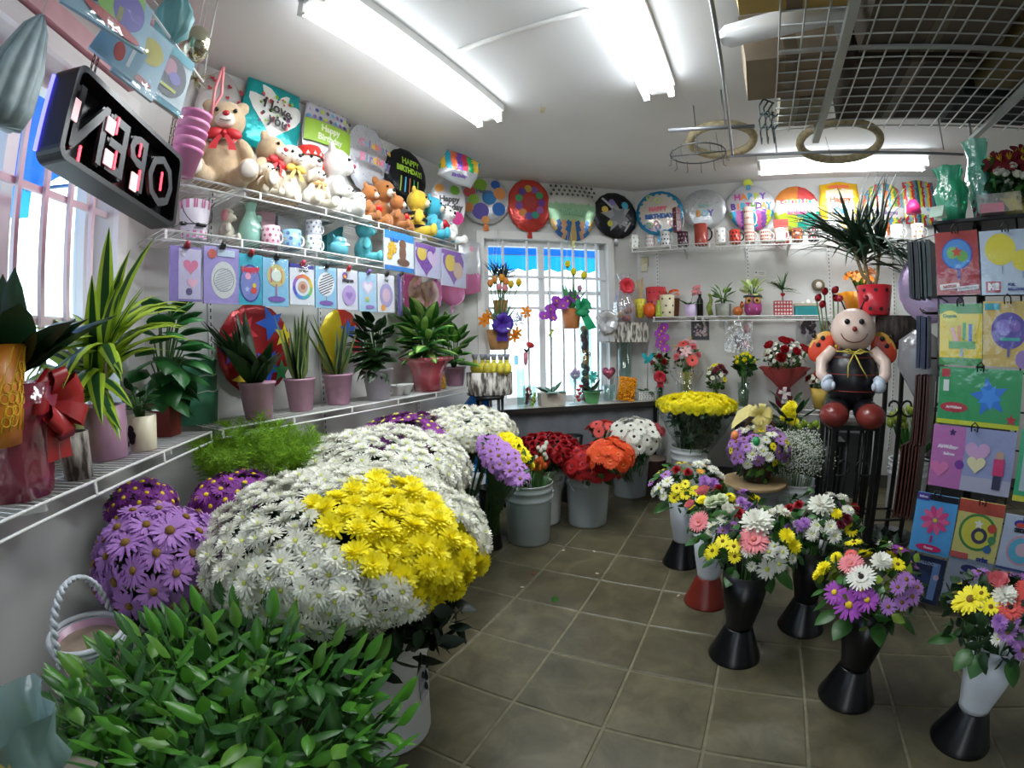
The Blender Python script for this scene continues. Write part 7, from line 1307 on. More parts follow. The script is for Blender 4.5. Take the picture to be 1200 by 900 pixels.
P = on_p(616, 428, (CLB.x + NB.x * .03, CLB.y + NB.y * .03), (NB.x, NB.y)); t = thing('window_bud_vase', 'small pink window vase with a coral rose on the glass', 'vase', P, RZB); g = G(); g.lathe([(.012, 0), (.018, .05), (.018, .10), (.015, .1), (.01, .01)], 12); obj('tube_vase', g, mat('#d88a98', .3, var=.1), t); g = G(); g.ball((0, .02, .06), (.014, .012, .014), 8, 5); obj('suction_cup', g, clear(body=.3), t); link('coral_rose', heads('rose', mat('#e8524a', .5, var=.1, trans=.15), EYEY), t, (.03, -.01, .14), aim((.3, -.5, 1)), .036)
for k in range(6): link('leaf', leaf_mesh('bud', .05, .012, [LFD], .3), t, (.01, 0, .10), (0, -rnd(0, 1.2), k * 1.05), 1)
P = on_p(605, 422, (CLB.x + NB.x * .02, CLB.y + NB.y * .02), (NB.x, NB.y)); t = thing('glass_charm', 'pale blue glass charm stuck on the window pane', 'ornament', P, RZB); g = G(); g.box((0, 0, 0), (.03, .01, .075)); obj('charm', g, clear('#a8d4e4', .15, .05, .3), t, False)
# ---- birch box with yellow jars on a black stand
P = on_y(574, 463, 2.72); Pz = P.z; w = span(P, 547, 601, 450); h = top_z(P, 574, 436) - Pz
t = thing('plant_stand', 'black metal stand under the birch box by the left shelf end', 'stand', (P.x, P.y, 0), .5); g = G(); g.lathe([(w * .30, Pz - .025), (w * .32, Pz - .02), (w * .32, Pz - .002)], 20, capt=True); obj('stand_top', g, BLACKM, t); lg = None
for k in range(8):
    a = 2 * PI * k / 8; g = G(); g.tube([(w * .27, 0, Pz - .02), (w * .27, 0, .0)], .011, 6); lg = lg or mesh('leg', g, BLACKM); link('leg', lg, t, None, (0, 0, a))
t = thing('birch_box', 'birch bark trough holding corked yellow jars at the window', 'planter', P, .5); g = G(); n = 22; g.lathe([(w * .47, .0), (w * .5, .01), (w * .5, h), (w * .46, h), (w * .45, h * .9), (.001, h * .88)], n, sy=.55); obj('bark_shell', g, bark_mat('#4a443e', '#d9d5cc', 7, .52), t)
yj = None
for k, px in enumerate((557, 566, 572, 579, 587, 594)):
    q = on_y(px, 437, 2.70 + .02 * (k % 2)); t = thing('yellow_jar', ('first', 'second', 'third', 'fourth', 'fifth', 'sixth')[k] + ' yellow jar with a grey stopper in the birch trough from the wall side', 'jar', (q.x, q.y, Pz + h * .89), 0, 'yellow jars in the birch trough'); g = G(); g.ball((0, 0, .045), (.034, .034, .044), 12, 8); g.tube([(0, 0, .08), (0, 0, .10)], .015, 8); obj('jar_body', g, clear('#e2d65a', .1, .05, .6), t); g = G(); g.lathe([(.014, .098), (.022, .135), (.02, .138)], 10, capt=True); obj('stopper', g, mat('#8a8c96', .6, var=.1), t)
P = on_y(590, 468, 3.02); t = thing('water_bottle', 'bright blue water bottle behind the black plant stand', 'bottle', (-1.74, 2.80, 0)); g = G(); g.lathe([(.09, .3), (.1, .31), (.1, .72), (.04, .8), (.04, .84)], 20, capt=True); g.lathe([(.11, 0), (.11, .3)], 20, capt=True); obj('bottle_body', g, clear('#2f9ae8', .1, .05, .6), t)
# ================================================================== right side: pails, stands, statue, balloon rack
x, y = -.36, 3.52; pail('white pail under the film wrapped yellow chrysanthemums', x, y, 0, .135, .37, handle=False)
dome('bunch_of_yellow_chrysanthemums', 'bright yellow chrysanthemums in a clear film sleeve against the back wall', 'flowers', (-.31, 3.46, .68), .275, .08, 190, .034, lambda p, u: ('pompon', PETY, EYEY, 1.0), (x, y, .06), 'chrysanthemums by the back wall', zmin=-.1, leaves=260, leafsize=.06, lm=[LFD], stems=60)
t = [o for o in COL.objects if o.name.startswith('bunch_of_yellow')][-1]; g = G(); g.lathe([(.12, .30), (.20, .42), (.285, .60), (.30, .66)], 30, c=(.05, -.06, 0), capb=False, wob=lambda a, i: 1 + .04 * math.sin(a * 7 + i)); obj('film_sleeve', g, clear('#eef4f2', .05, .08, .0, .5, 14), t); leaf_clump([(Vector((.05 + a * q * z, -.06 + b * q * z, .22 + .38 * z)), Vector((a, b, rnd(-.2, 1)))) for a, b, q, z in ((math.cos(k), math.sin(k), rnd(.12, .27), rnd(.15, 1)) for k in range(420))], .055, [LFD, mat('#2c4a30', .5, var=.2)], t, 'lower_foliage')
# stool pail with the flower basket
x, y = .10, 2.62; pail('grey pail used as a stool with a plywood disc on top', x, y, 0, .14, .375, body=mat('#9aa0aa', .4, var=.05), handle=False, turn=.3)
t = thing('plywood_disc', 'round plywood disc lying on the grey pail', 'board', (x, y, .377)); g = G(); g.lathe([(.175, 0), (.18, .004), (.18, .016), (.175, .02)], 36, capt=True); obj('board', g, mat('#9c8460', .6, var=.15, scale=10), t, False)
bz = .398; t = thing('flower_basket', 'brown wicker basket of lavender, white and yellow daisies on the plywood disc', 'basket', (x + .01, y, bz)); g = G(); g.lathe([(.065, 0), (.07, .01), (.095, .12), (.088, .12), (.06, .01)], 28, wob=lambda a, i: 1 + .02 * math.sin(a * 28)); obj('wicker', g, mat('#3b241a', .7, var=.3, scale=50, bump=.5, bscale=90), t)
for k in range(6): g = G(); g.tube(circ(.068 + .0045 * k, .012 + .02 * k, 28), .006, 5, closed=True); obj('woven_band', g, mat('#4a2d20', .7, var=.3, scale=60), t)
g = G(); g.tube([(.10 * math.cos(a), -.01, .12 + .27 * math.sin(a)) for a in [PI * k / 16 for k in range(17)]], .007, 6); obj('basket_handle', g, mat('#6a4a2a', .7, var=.2), t)
dome('', '', '', (x + .01, y, bz + .17), .165, .13, 70, .036, lambda p, u: random.choice((('daisy', PETV, EYEY, 1.05), ('daisy', PETW, EYEG, .95), ('daisy', PETV, EYEY, 1.0), ('mum', PETW, EYEG, .8), ('daisy', PETY, EYEB, .62))), (x + .01, y, bz), zmin=-.35, leaves=110, lm=[LFD, LFM, LFL], thing_at=t)
for dx, dz, c in ((-.13, .27, '#e8874a'), (-.02, .245, '#2f9a5a')): g = G(); g.ball((dx, -.15, dz), (.02, .02, .025), 10, 7); obj('egg_pick', g, mat(c, .4, var=.05), t)
g = G(); bow_geo(g, (.0, -.06, .37), .065, 8, 2, 12); g.strip([(0, -.03, .37), (-.06, -.03, .385), (-.12, -.04, .345), (-.15, -.06, .30)], [.02, .04, .045, .02], (0, .7, .7)); obj('yellow_bow', g, mat('#e6d98a', .5, var=.1, trans=.3), t)
# baby's breath
x, y = .34, 2.80; pail('white pail of baby breath beside the metal stand', x, y, 0, .135, .36, handle=False)
t = thing('baby_breath_bunch', 'airy bunch of tiny white baby breath in a white pail', 'flowers', (x, y, .06)); gm = []
for s in range(3):
    g = G(); R = random.Random(s)
    for k in range(40): p = Vector((R.gauss(0, .022), R.gauss(0, .022), R.gauss(0, .018))); g.ball(p, .0042, 4, 3); g.tube([(0, 0, -.05), p], .0006, 3, cap=False, m=1)
    gm.append(mesh('spray', g, [mat('#e3e6dc', .7, trans=.3), mat('#5f7a4a', .6)]))
for u in fib(110, -.3): link('spray', random.choice(gm), t, Vector((u.x * .19, u.y * .19, .44 + u.z * .12)) * rnd(.9, 1.05), aim((u.x, u.y, u.z + .6)), rnd(.9, 1.3))
g = G()
for k in range(70): a = rnd(0, 6.3); q = rnd(0, 1); g.tube([(.06 * math.cos(a) * q, .06 * math.sin(a) * q, .02), (.16 * math.cos(a) * q, .16 * math.sin(a) * q, .42)], .0014, 4, cap=False)
stuff(obj('stem', g, mat('#7f9a66', .6, var=.2), t))
t = thing('clear_storage_box', 'pale storage box on the floor between the stool pail and baby breath', 'box', (.21, 2.95, 0)); g = G(); g.box((0, 0, .1), (.2, .15, .2), taper=1.1); g.box((0, 0, .205), (.23, .18, .014)); obj('box_body', g, mat('#b8bcc0', .4, var=.04), t, False)
P = on_y(925, 486, 3.55); t = thing('yellow_pompon_bunch', 'few yellow pompon mums with dark leaves beneath the rose bouquet', 'flowers', (P.x, P.y, .3)); pail('dark bucket under the yellow pompon mums', P.x, P.y, 0, .12, .3, body=BLACKM, handle=False)
for dx, dz in ((-.02, .10), (.02, .09), (0, .03), (.03, .02), (-.03, .05), (.01, .13)): link('pompon', heads('pompon', PETY, EYEY), t, (dx, -.03, P.z - .3 - .06 + dz), aim((dx * 8, -.8, .9)), .045)
broad(t, .0, 26, .14, .034, [LFD], .42, .26, seed=71, el=(-10, 70), zmin=.3); 
P = on_y(950, 500, 3.2)
for k in range(5): link('lily_bud', heads('tulip', LFY, LFL), t, (P.x - .0 - t.location.x + .02 * (k - 2), -.3, P.z - .32 + .02 * (k % 2)), aim((k - 2, -1, 1)), .03)
# lily buds in the far pail, bowl
x, y = 1.21, 3.40; pail('white pail of green lily buds behind the balloon rack', x, y, 0, .14, .37)
t = thing('lily_bud_bunch', 'upright bunch of pale green lily buds in the far white pail', 'flowers', (x, y, .06)); straps(t, .3, 30, .3, .022, [LFM], el=(55, 88), bend=(.1, .6), seed=72, r=.05)
for u in fib(26, 0): p = Vector((u.x * .15, u.y * .15, .52 + u.z * .1)); link('lily_bud', heads('tulip', mat('#9aac4a', .45, var=.15), LFL), t, p, aim((u.x * .6, u.y * .6, 1)), .034)
t = thing('planter_bowl', 'low wide black bowl on the floor behind the balloon rack foot', 'bowl', (.90, 2.72, 0)); g = G(); g.lathe([(.09, 0), (.1, .01), (.15, .1), (.14, .1), (.09, .02)], 28); obj('bowl_body', g, BLACKM, t); leaf_clump([(Vector((rnd(-.1, .1), rnd(-.1, .1), .07)), Vector((rnd(-1, 1), rnd(-1, 1), .6))) for _ in range(40)], .06, [LFD, mat('#4a5a52', .5)], t)
# ---- black metal stands
def mstand(label, x, y, z, s, rz, bars, scroll):
    t = thing('plant_stand', label, 'stand', (x, y, 0), rz); g = G(); g.box((0, 0, z - .012), (s, s, .024)); obj('stand_top', g, BLACKM, t, False); lg = None; q = s * .46
    for sx, sy in ((-1, -1), (1, -1), (1, 1), (-1, 1)): g = G(); g.box((0, 0, (z - .02) / 2), (.02, .02, z - .02)); lg = lg or mesh('leg', g, BLACKM, False); link('leg', lg, t, (sx * q, sy * q, 0))
    g = G(); zb = z * .18
    for a, b in (((-q, -q), (q, -q)), ((q, -q), (q, q)), ((q, q), (-q, q)), ((-q, q), (-q, -q))): g.tube([(*a, zb), (*b, zb)], .007, 6)
    obj('stretcher', g, BLACKM, t); bar = None
    for k in range(bars):
        for sx, sy, ax in ((0, -1, 0), (0, 1, 0), (-1, 0, 1), (1, 0, 1)):
            o_ = -q + 2 * q * (k + 1) / (bars + 1); g = G(); g.tube([(0, 0, zb), (0, 0, z - .02)], .008, 6); bar = bar or mesh('bar', g, BLACKM); link('bar', bar, t, (o_, sy * q, 0) if ax == 0 else (sx * q, o_, 0))
    if scroll:
        for sx in (-1, 1): g = G(); g.tube([(sx * (q * .5 + .05 * r * math.cos(a)), -q, z * .72 + .05 * r * math.sin(a)) for a, r in [(.35 * k, .35 + .05 * k) for k in range(16)]], .006, 6); obj('scroll', g, BLACKM, t)
    return t
SX, SY, SZ = .585, 2.62, .735
mstand('square black metal stand with upright bars carrying the bee statue', SX, SY, SZ, .25, .1, 2, True)
TX, TY, TZ = .85, 2.74, 1.135
mstand('tall slim black metal stand carrying the bark planter', TX, TY, TZ, .20, .15, 0, True)
w = .29; t = thing('bark_planter', 'dark bark wrapped oblong planter on the tall black stand', 'planter', (TX + .03, TY, TZ), .2); g = G(); g.lathe([(w * .46, 0), (w * .5, .01), (w * .5, .145), (w * .47, .15), (w * .001, .149)], 26, sy=.7); obj('bark_shell', g, bark_mat('#241d1a', '#4a403a', 8, .55), t)
P, w, h = FIT(1004, 335, 1046, 369, 'y', TY - .02, TZ + .15); t = potted('ladybug dotted red pot with a tall spiky dracaena on the bark planter', P, w * .5, max(h, .14), mat('#d8303e', .3, var=.05), rb=w * .42, lip=False); h = max(h, .14); potdots(t, w * .42, w * .5, h, '#2a1c18', 2, 9, .011)
DR = [mat('#2c4a34', .4, var=.25, trans=.1)]
for k, (px, py, n) in enumerate(((1012, 300, 34), (1030, 290, 30), (1000, 290, 24))):
    Q = on_y(px, py, P.y) - P; g = G(); g.tube([(.02 * (k - 1), 0, h * .85), (Q.x * .6, 0, Q.z * .6), Q], .010, 7); obj('cane', g, mat('#9a8a6a', .8, var=.2, scale=60), t); straps(t, Q.z - .05, int(n * 1.75), .47, .0125, DR, el=(-5, 88), bend=(.3, 1.4), r=.012, seed=80 + k, tip=.7, center=(Q.x, 0), zj=.11)
# ---- bee statue
P = Vector((SX, SY - .01, SZ)); h = top_z(P, 994, 358) - SZ; s = h; t = thing('bee_statue', 'smiling ceramic bee statue with ladybug wings sitting on the black stand', 'statue', P, face(P) * .7)
CREAM = mat('#dcc3b6', .3, var=.04); BODY = mat('#15141a', .3, var=.1)
g = G(); g.ball((0, 0, .39 * s), (.235 * s, .20 * s, .29 * s), 20, 14)
for sx in (-1, 1): g.ball((sx * .12 * s, -.12 * s, .12 * s), (.11 * s, .2 * s, .1 * s), 12, 8)
obj('bee_body', g, BODY, t)
for z in (.28, .42, .56): r = .236 * s * math.sqrt(max(0, 1 - ((z - .39) / .29) ** 2)); g = G(); g.tube([(r * 1.0 * math.cos(a), r * .853 * math.sin(a), z * s) for a in [2 * PI * k / 36 for k in range(36)]], .004 * s, 5, closed=True); obj('red_band', g, mat('#8a3028', .4), t)
g = G(); g.ball((0, -.03 * s, .79 * s), (.195 * s, .18 * s, .185 * s), 20, 14); obj('head', g, CREAM, t)
for sx in (-1, 1):
    g = G(); g.ball((sx * .06 * s, -.195 * s, .855 * s), .024 * s, 10, 7); obj('eye', g, BLACK, t)
    g = G(); g.tube([(sx * .17 * s, -.04 * s, .62 * s), (sx * .27 * s, -.08 * s, .52 * s), (sx * .27 * s, -.14 * s, .42 * s), (sx * .22 * s, -.19 * s, .36 * s)], [.055 * s, .055 * s, .05 * s, .045 * s], 10); obj('arm', g, CREAM, t)
    g = G(); g.ball((sx * .215 * s, -.2 * s, .335 * s), (.06 * s, .055 * s, .06 * s), 10, 7); g.tube([(sx * .225 * s, -.185 * s, .375 * s), (sx * .21 * s, -.2 * s, .36 * s)], .058 * s, 10); g.ball((sx * .17 * s, -.225 * s, .33 * s), (.025 * s, .025 * s, .035 * s), 7, 5); obj('mitten', g, mat('#c3cfdd', .35, var=.04), t)
    g = G(); g.ball((sx * .15 * s, -.30 * s, .10 * s), (.125 * s, .12 * s, .105 * s), 14, 9); obj('shoe', g, mat('#7a2f2a', .25, var=.1), t)
    R_ = Matrix.Rotation(-sx * .6, 3, 'Y'); g = G(); g.ball((sx * .275 * s, .07 * s, .645 * s), (.10 * s, .025 * s, .15 * s), 18, 14, R=R_); g.m = [1 if sum((Vector(g.v[i]) for i in f), Vector()).dot(Vector((sx * .5, 0, .85))) / len(f) > .735 * s else 0 for f in g.f]; obj('wing', g, [mat('#d8482c', .35, var=.25, scale=5), mat('#d8a24a', .35, var=.15)], t)
    for dx, dz in ((.22, .60), (.30, .66), (.26, .72), (.34, .74)): g = G(); g.ball((sx * dx * s, .043 * s, dz * s), (.022 * s, .008 * s, .022 * s), 8, 5); obj('wing_dot', g, BLACK, t)
    g = G(); g.tube([(sx * .06 * s, 0, .95 * s), (sx * .10 * s, -.01 * s, 1.04 * s)], .008 * s, 5); obj('antenna', g, BLACK, t); g = G(); g.ball((sx * .11 * s, -.01 * s, 1.06 * s), .03 * s, 9, 6); obj('antenna_ball', g, mat('#9c2030', .35), t)
g = G(); g.ball((0, -.215 * s, .795 * s), .022 * s, 9, 6); obj('nose', g, mat('#8a2a22', .3), t)
g = G(); g.tube([(.115 * s * math.sin(a), -.03 * s - math.sqrt(max(0, 1 - (.115 * math.sin(a) / .195) ** 2 - ((-.005 - .10 * math.cos(a)) / .185) ** 2)) * .183 * s, .785 * s - .10 * s * math.cos(a)) for a in [-1.3 + .2 * k for k in range(14)]], .0045 * s, 5); obj('smile', g, mat('#5a2a24', .4), t)
g = G(); c_ = (0, -.20 * s, .60 * s)
for sx in (-1, 1): g.tube([c_, (sx * .05 * s, -.22 * s, .63 * s), (sx * .10 * s, -.2 * s, .615 * s), (sx * .05 * s, -.215 * s, .595 * s), c_], .006 * s, 5); g.tube([c_, (sx * .05 * s, -.24 * s, .5 * s), (sx * .08 * s + .03 * s, -.25 * s, .40 * s)], .006 * s, 5)
g.tube([(.16 * s * math.cos(a), -.04 * s + .16 * s * math.sin(a), .61 * s) for a in [PI + PI * k / 12 for k in range(13)]], .006 * s, 5); obj('raffia_bow', g, mat('#c9b84e', .6, var=.1), t)
P, w, h = FIT(948, 336, 978, 398, 'y', SY + .15); t = thing('calla_picks', 'dark red fabric calla flowers on green stems behind the bee statue', 'flowers', (P.x + .03, P.y, .60)); 
for px, py in ((957, 352), (966, 345), (976, 343), (962, 360), (982, 352)): p = on_y(px, py, SY + .15) - t.location; link('calla', heads('tulip', mat('#9c1220', .45, var=.15), PETM), t, p, aim((rnd(-.8, .8), -.6, .4)), .028); g = G(); g.tube([(.05, .02, .13), Vector((p.x * .6 + .02, p.y, p.z * .6)), p], .004, 5); obj('flower_stalk', g, STEM, t)
g = G(); g.lathe([(.04, 0), (.05, .2), (.045, .2)], 14, c=(.05, .02, 0)); obj('vase', g, BLACK, t); t.location.z = .0; t.location.z = .60
t2 = thing('side_table', 'small dark side table behind the bee statue', 'table', (P.x + .08, P.y + .08, 0)); g = G(); g.box((0, 0, .585), (.16, .16, .028)); obj('table_top', g, BLACKM, t2, False); lg = None
for sx in (-1, 1):
    for sy in (-1, 1): g = G(); g.box((0, 0, .285), (.016, .016, .57)); lg = lg or mesh('leg', g, BLACKM, False); link('leg', lg, t2, (sx * .065, sy * .065, 0))
# ---- balloon packet rack
RP = Vector((.85, 2.13)); RD = Vector((.87, -.5)).normalized(); RN = Vector((-.5, -.87)).normalized(); RZR = math.atan2(RD.y, RD.x)
def onK(x0, y0, x1, y1, off=0.0):
    xc, yc = (x0 + x1) / 2, (y0 + y1) / 2; C = (RP.x + RN.x * off, RP.y + RN.y * off); Pm = on_p(xc, yc, C, (RN.x, RN.y)); a, b = on_p(x0, yc, C, (RN.x, RN.y)), on_p(x1, yc, C, (RN.x, RN.y)); c, d = on_p(xc, y0, C, (RN.x, RN.y)), on_p(xc, y1, C, (RN.x, RN.y)); return Pm, (a - b).length, (c - d).length
t = thing('balloon_rack', 'tall black wire spinner rack hung with balloon packets', 'rack', (RP.x + RD.x * .17 - RN.x * .14, RP.y + RD.y * .17 - RN.y * .14, 0), RZR)
g = G(); g.tube([(0, 0, .03), (0, 0, 1.66)], .02, 10); obj('post', g, BLACKM, t); ft = None
for k in range(4): g = G(); g.tube([(0, 0, .05), (.26, 0, .02), (.28, 0, .0)], .014, 7); ft = ft or mesh('foot', g, BLACKM); link('foot', ft, t, None, (0, 0, PI / 4 + PI / 2 * k))
for yy in (-.115,):
    for x in (-.17, 0, .17, .34, .42): g = G(); g.tube([(x, yy, .12), (x, yy, 1.64)], .005, 6); obj('upright_wire', g, BLACK, t)
    for k in range(11): g = G(); g.tube([(-.17, yy, .14 + .15 * k), (.42, yy, .14 + .15 * k)], .004, 6); obj('cross_wire', g, BLACK, t)
for k in range(11): g = G(); g.tube([(-.17, -.115, .14 + .15 * k), (-.17, .2, .14 + .15 * k)], .004, 6); obj('cross_wire', g, BLACK, t)
g = G(); g.box((.12, .04, 1.645), (.6, .34, .012)); obj('top_tray', g, BLACKM, t, False)
for z in (1.5, 1.28, 1.08, .85, .62, .35):
    for dx in (.02, .1): g = G(); g.tube([(-.17, dx, z), (-.26, dx, z), (-.275, dx, z + .02)], .004, 5); obj('side_hook', g, BLACK, t)
def kp(label, x0, y0, x1, y1, card, ds, off=.03, **k):
    P, w, h = onK(x0, y0, x1, y1, off); return packet(label, P, RZR, w, h, card, ds, 'packets on the black balloon rack', hook=k.pop('hook', True), **k)
kp('red packet with a blue and green round balloon at the top of the rack', 1097, 271, 1147, 345, '#a83226', [('disc', 0, .14, .36, '#2f4fa8'), ('disc', 0, .14, .33, '#4a8ac8'), ('disc', -.1, .16, .14, '#7ab85a'), ('disc', .12, .1, .13, '#6aa84a'), ('star', .0, .17, .14, '#c84a2a'), ('rect', .02, -.18, .06, .16, '#4a4a9a'), ('rect', -.2, -.37, .46, .09, '#e0cfc8', .08), ('text', 'NATION', .055, -.2, -.37, '#a83a3a', .08, .001), ('rect', .22, -.4, .5, .07, '#d8d0cc', .08), ('text', 'IN A BALLOON', .04, .22, -.4, '#5a3a3a', .08, 0)])
kp('white packet with two plain yellow balloons and ME lettering', 1149, 269, 1212, 345, '#bfcbd8', [('disc', -.12, .2, .29, '#e6d43c'), ('disc', .28, .02, .19, '#e6d43c'), ('rect', -.1, -.12, .02, .12, '#8a9ab0'), ('rect', .28, -.2, .02, .1, '#8a9ab0'), ('rect', -.28, -.38, .28, .17, '#b03a44'), ('text', 'ME', .13, -.28, -.38, '#e6dcdc', 0, .003), ('text', 'FOIL', .055, .06, -.35, '#3a4a8a', 0, .001), ('text', 'BALLOON', .055, .14, -.42, '#3a4a8a', 0, .001)])
kp('yellow and green packet with an oval logo and a square balloon', 1101, 356, 1151, 428, '#e6c91e', [('rect', 0, .42, 1, .16, '#3a8a3a'), ('rect', 0, -.44, 1, .12, '#2f8a3a'), ('disc', -.26, .3, .2, '#e8d83a', .09), ('text', 'Crayola', .075, -.26, .3, '#3a7a3a', 0, .001), ('rect', .03, .0, .62, .46, '#d8c81e'), ('rect', .03, -.17, .62, .12, '#4a9a3a'), ('rect', -.16, .0, .08, .24, '#e8a0b0', .3), ('rect', -.04, .02, .08, .26, '#d88a4a'), ('rect', .08, .05, .08, .28, '#3a9a4a'), ('rect', .22, .03, .08, .28, '#3a6ac8'), ('rect', .02, -.3, .06, .12, '#8ab0c8')])
kp('tan packet with a purple round balloon', 1152, 353, 1210, 430, '#cfae5a', [('disc', .02, .05, .36, '#5a4aa0'), ('disc', -.08, .1, .16, '#8a7ac8'), ('disc', .14, .12, .12, '#7a5ab0'), ('rect', .05, -.08, .4, .05, '#3aa8a0'), ('rect', .02, -.28, .05, .14, '#6a5aa0'), ('disc', .34, -.38, .18, '#9a7ab8'), ('rect', -.32, .42, .3, .1, '#3aa0b0')])
kp('wide green packet with a large plain blue foil balloon', 1099, 432, 1196, 500, '#2f9a5a', [('rect', 0, -.46, 1, .08, '#c8cc2a'), ('star', .12, .02, .24, '#2478d8', .2), ('star', .12, .02, .16, '#3a92ea', .8), ('disc', -.3, -.2, .17, '#b82a3a', .09), ('text', 'AirWalkers', .06, -.3, -.2, '#f0d8d8', 0, .001), ('rect', -.42, .4, .1, .14, '#c0303a'), ('rect', -.41, .18, .07, .2, '#e0e6e0'), ('star', .4, -.34, .07, '#c8303a')])
kp('wide purple and pink packet with two hearts and a child in a pink shirt', 1090, 502, 1187, 576, '#9aa0c8', [('rect', -.3, 0, .4, 1, '#c070b0'), ('rect', .2, -.38, .6, .24, '#b8b4c8'), ('text', 'AirWalkers', .07, -.3, .16, '#f4e4f0', 0, .002), ('text', 'Balloon', .06, -.28, .05, '#f4e4f0', 0, .001), ('disc', -.14, -.1, .055, '#7a3a9a'), ('star', -.26, .4, .05, '#3a2a6a'), ('heart', -.38, -.22, .12, '#e07ab0'), ('heart', .06, .1, .16, '#d8a8d0'), ('heart', .06, -.08, .12, '#efe2b0'), ('disc', .33, .12, .05, '#caa08a'), ('rect', .33, -.06, .13, .26, '#d83a72'), ('rect', .33, -.3, .1, .22, '#3a3a58')])
kp('light blue packet with a pink flower balloon near the bottom of the rack', 1070, 580, 1118, 650, '#58a8e4', [('rect', 0, .45, 1, .1, '#1c1c28'), ('rect', -.34, .44, .3, .12, '#4a3a8a'), ('text', 'Balloon', .045, -.34, .44, '#d8d0e8', 0, .001), ('flower', .02, .08, .36, '#e04a86', '#ec6a9a'), ('rect', .0, -.24, .06, .12, '#c83a78'), ('disc', -.02, -.4, .32, '#d82a6a', .06), ('text', 'Flower', .055, -.02, -.4, '#f4dce6', 0, .001)])
kp('yellow packet with a green number zero balloon', 1119, 588, 1172, 660, '#d8cc7a', [('rect', 0, .4, 1, .2, '#b84a3a'), ('disc', 0, 0, .42, '#4a8a4a'), ('disc', 0, 0, .36, '#d8d04a'), ('ring', .05, -.05, .18, .10, '#3a3a5a'), ('star', .0, .14, .12, '#e8e6e0'), ('disc', .3, .1, .1, '#c84a3a'), ('disc', .34, -.08, .09, '#4a8a5a'), ('disc', .28, -.24, .09, '#3a6a9a'), ('text', 'orbz', .1, .22, -.42, '#2a3a8a', 0, .002), ('rect', -.3, -.42, .4, .1, '#c8585a')])
kp('white packet printed anagram with a pink and blue round balloon', 1172, 606, 1222, 672, '#b8c2d6', [('disc', -.12, .36, .15, '#3a3a9c', .07), ('disc', -.12, .34, .1, '#d84a3a', .045), ('text', 'anagram', .12, .04, .26, '#1c1c30', 0, .003), ('disc', .02, -.1, .36, '#d89ab0'), ('disc', .02, -.1, .31, '#5ab0cc'), ('disc', .04, -.08, .16, '#d8b4c0'), ('rect', 0, -.46, 1, .05, '#3a4a7a')])
kp('dark navy packet hanging lowest on the rack', 1062, 652, 1104, 706, '#1c2648', [('text', 'BALLOON', .09, 0, .36, '#9aa4c8', 0, .001), ('disc', -.08, .02, .22, '#2c3c6a'), ('rect', .26, 0, .2, .8, '#6a8ac0'), ('disc', .3, .1, .08, '#c8a8c0')], hook=False)
kp('pale grey anagram packet below the yellow one', 1106, 655, 1158, 712, '#9aa4b4', [('disc', 0, .3, .2, '#2c2c6a', .08), ('text', 'anagram', .1, 0, .2, '#22223a', 0, .001), ('disc', 0, -.16, .32, '#7a8494'), ('disc', 0, -.16, .27, '#a8b0a0')], hook=False)
kp('green edged packet at the right end of the rack', 1192, 505, 1230, 590, '#3aa878', [('rect', 0, -.46, 1, .08, '#d8d04a'), ('rect', 0, .0, .7, .7, '#b8c8cc'), ('disc', 0, .05, .24, '#c84a4a')], off=.05)
for k, (x0, y0, x1, y1, c, lab) in enumerate(((1068, 285, 1080, 350, '#23282c', 'dark packets hung edge on at the top left of the rack'), (1082, 285, 1094, 350, '#2c3a3a', 'second row of dark packets edge on at the top of the rack'), (1076, 372, 1090, 432, '#1c2440', 'navy packets hung edge on at the middle of the rack'), (1072, 440, 1092, 520, '#3a1c16', 'rust edged packets hung sideways on the rack'), (1054, 520, 1078, 605, '#40201a', 'rust edged packets hung sideways lower on the rack'))):
    P, w, h = onK(x0, y0, x1, y1, -.06); t = thing('edge_packets', lab, 'packet', P, RZR + PI / 2); pk = None
    for j in range(6): g = G(); g.box((0, 0, 0), (.12, .007, h)); pk = pk or mesh('card', g, mat(c, .35, var=.15), False); link('card', pk, t, (.0, (j - 2.5) * max(w, .05) / 6, rnd(-.006, .006)), (0, 0, rnd(-.06, .06)))
P, w, h = onK(1062, 262, 1120, 410, -.34); balloon('large lavender round balloon behind the rack', P, RZR, .165, .175, 'round', lambda u, v: '#a996b8', (), tail=False, group='balloons behind the rack')
t = thing('grey_film_bag', 'translucent grey film bag hanging behind the rack edge', 'bag', on_p(1078, 430, (RP.x - RN.x * .22, RP.y - RN.y * .22), (RN.x, RN.y)), RZR); g = G(); g.lathe([(.005, -.17), (.05, -.10), (.11, 0), (.10, .12), (.03, .17)], 18, sy=.3, wob=lambda a, i: 1 + .08 * math.sin(a * 5 + i)); obj('film', g, clear('#b8b8bc', .12, .15, .35, .5, 20), t)
# things lying on the rack's top tray
ZT = 1.652
def onT(x0, y0, x1, y1, off=-.1): 
    P, w, h = onK(x0, y0, x1, y1, off); return Vector((P.x, P.y, ZT)), w, top_z(P, (x0 + x1) / 2, y0) - ZT
def tissue(label, x0, y0, x1, y1, off, c, extra=None):
    P, w, h = onT(x0, y0, x1, y1, off); t = thing('cellophane_gift', label, 'gift', P, RZR); g = G(); g.lathe([(w * .28, .002), (w * .36, h * .25), (w * .46, h * .55), (w * .30, h * .8), (w * .42, h)], 26, wob=lambda a, i: 1 + .16 * math.sin(a * 6 + i * 1.3) + .06 * math.sin(a * 13)); obj('film_wrap', g, clear(c, .2, .1, .45, .7, 26), t)
    g = G(); g.lathe([(w * .2, .004), (w * .26, h * .2), (w * .3, h * .45), (.01, h * .6)], 18); obj('gift_body', g, mat(extra or '#4fb89a', .5, var=.15), t); return t, w, h
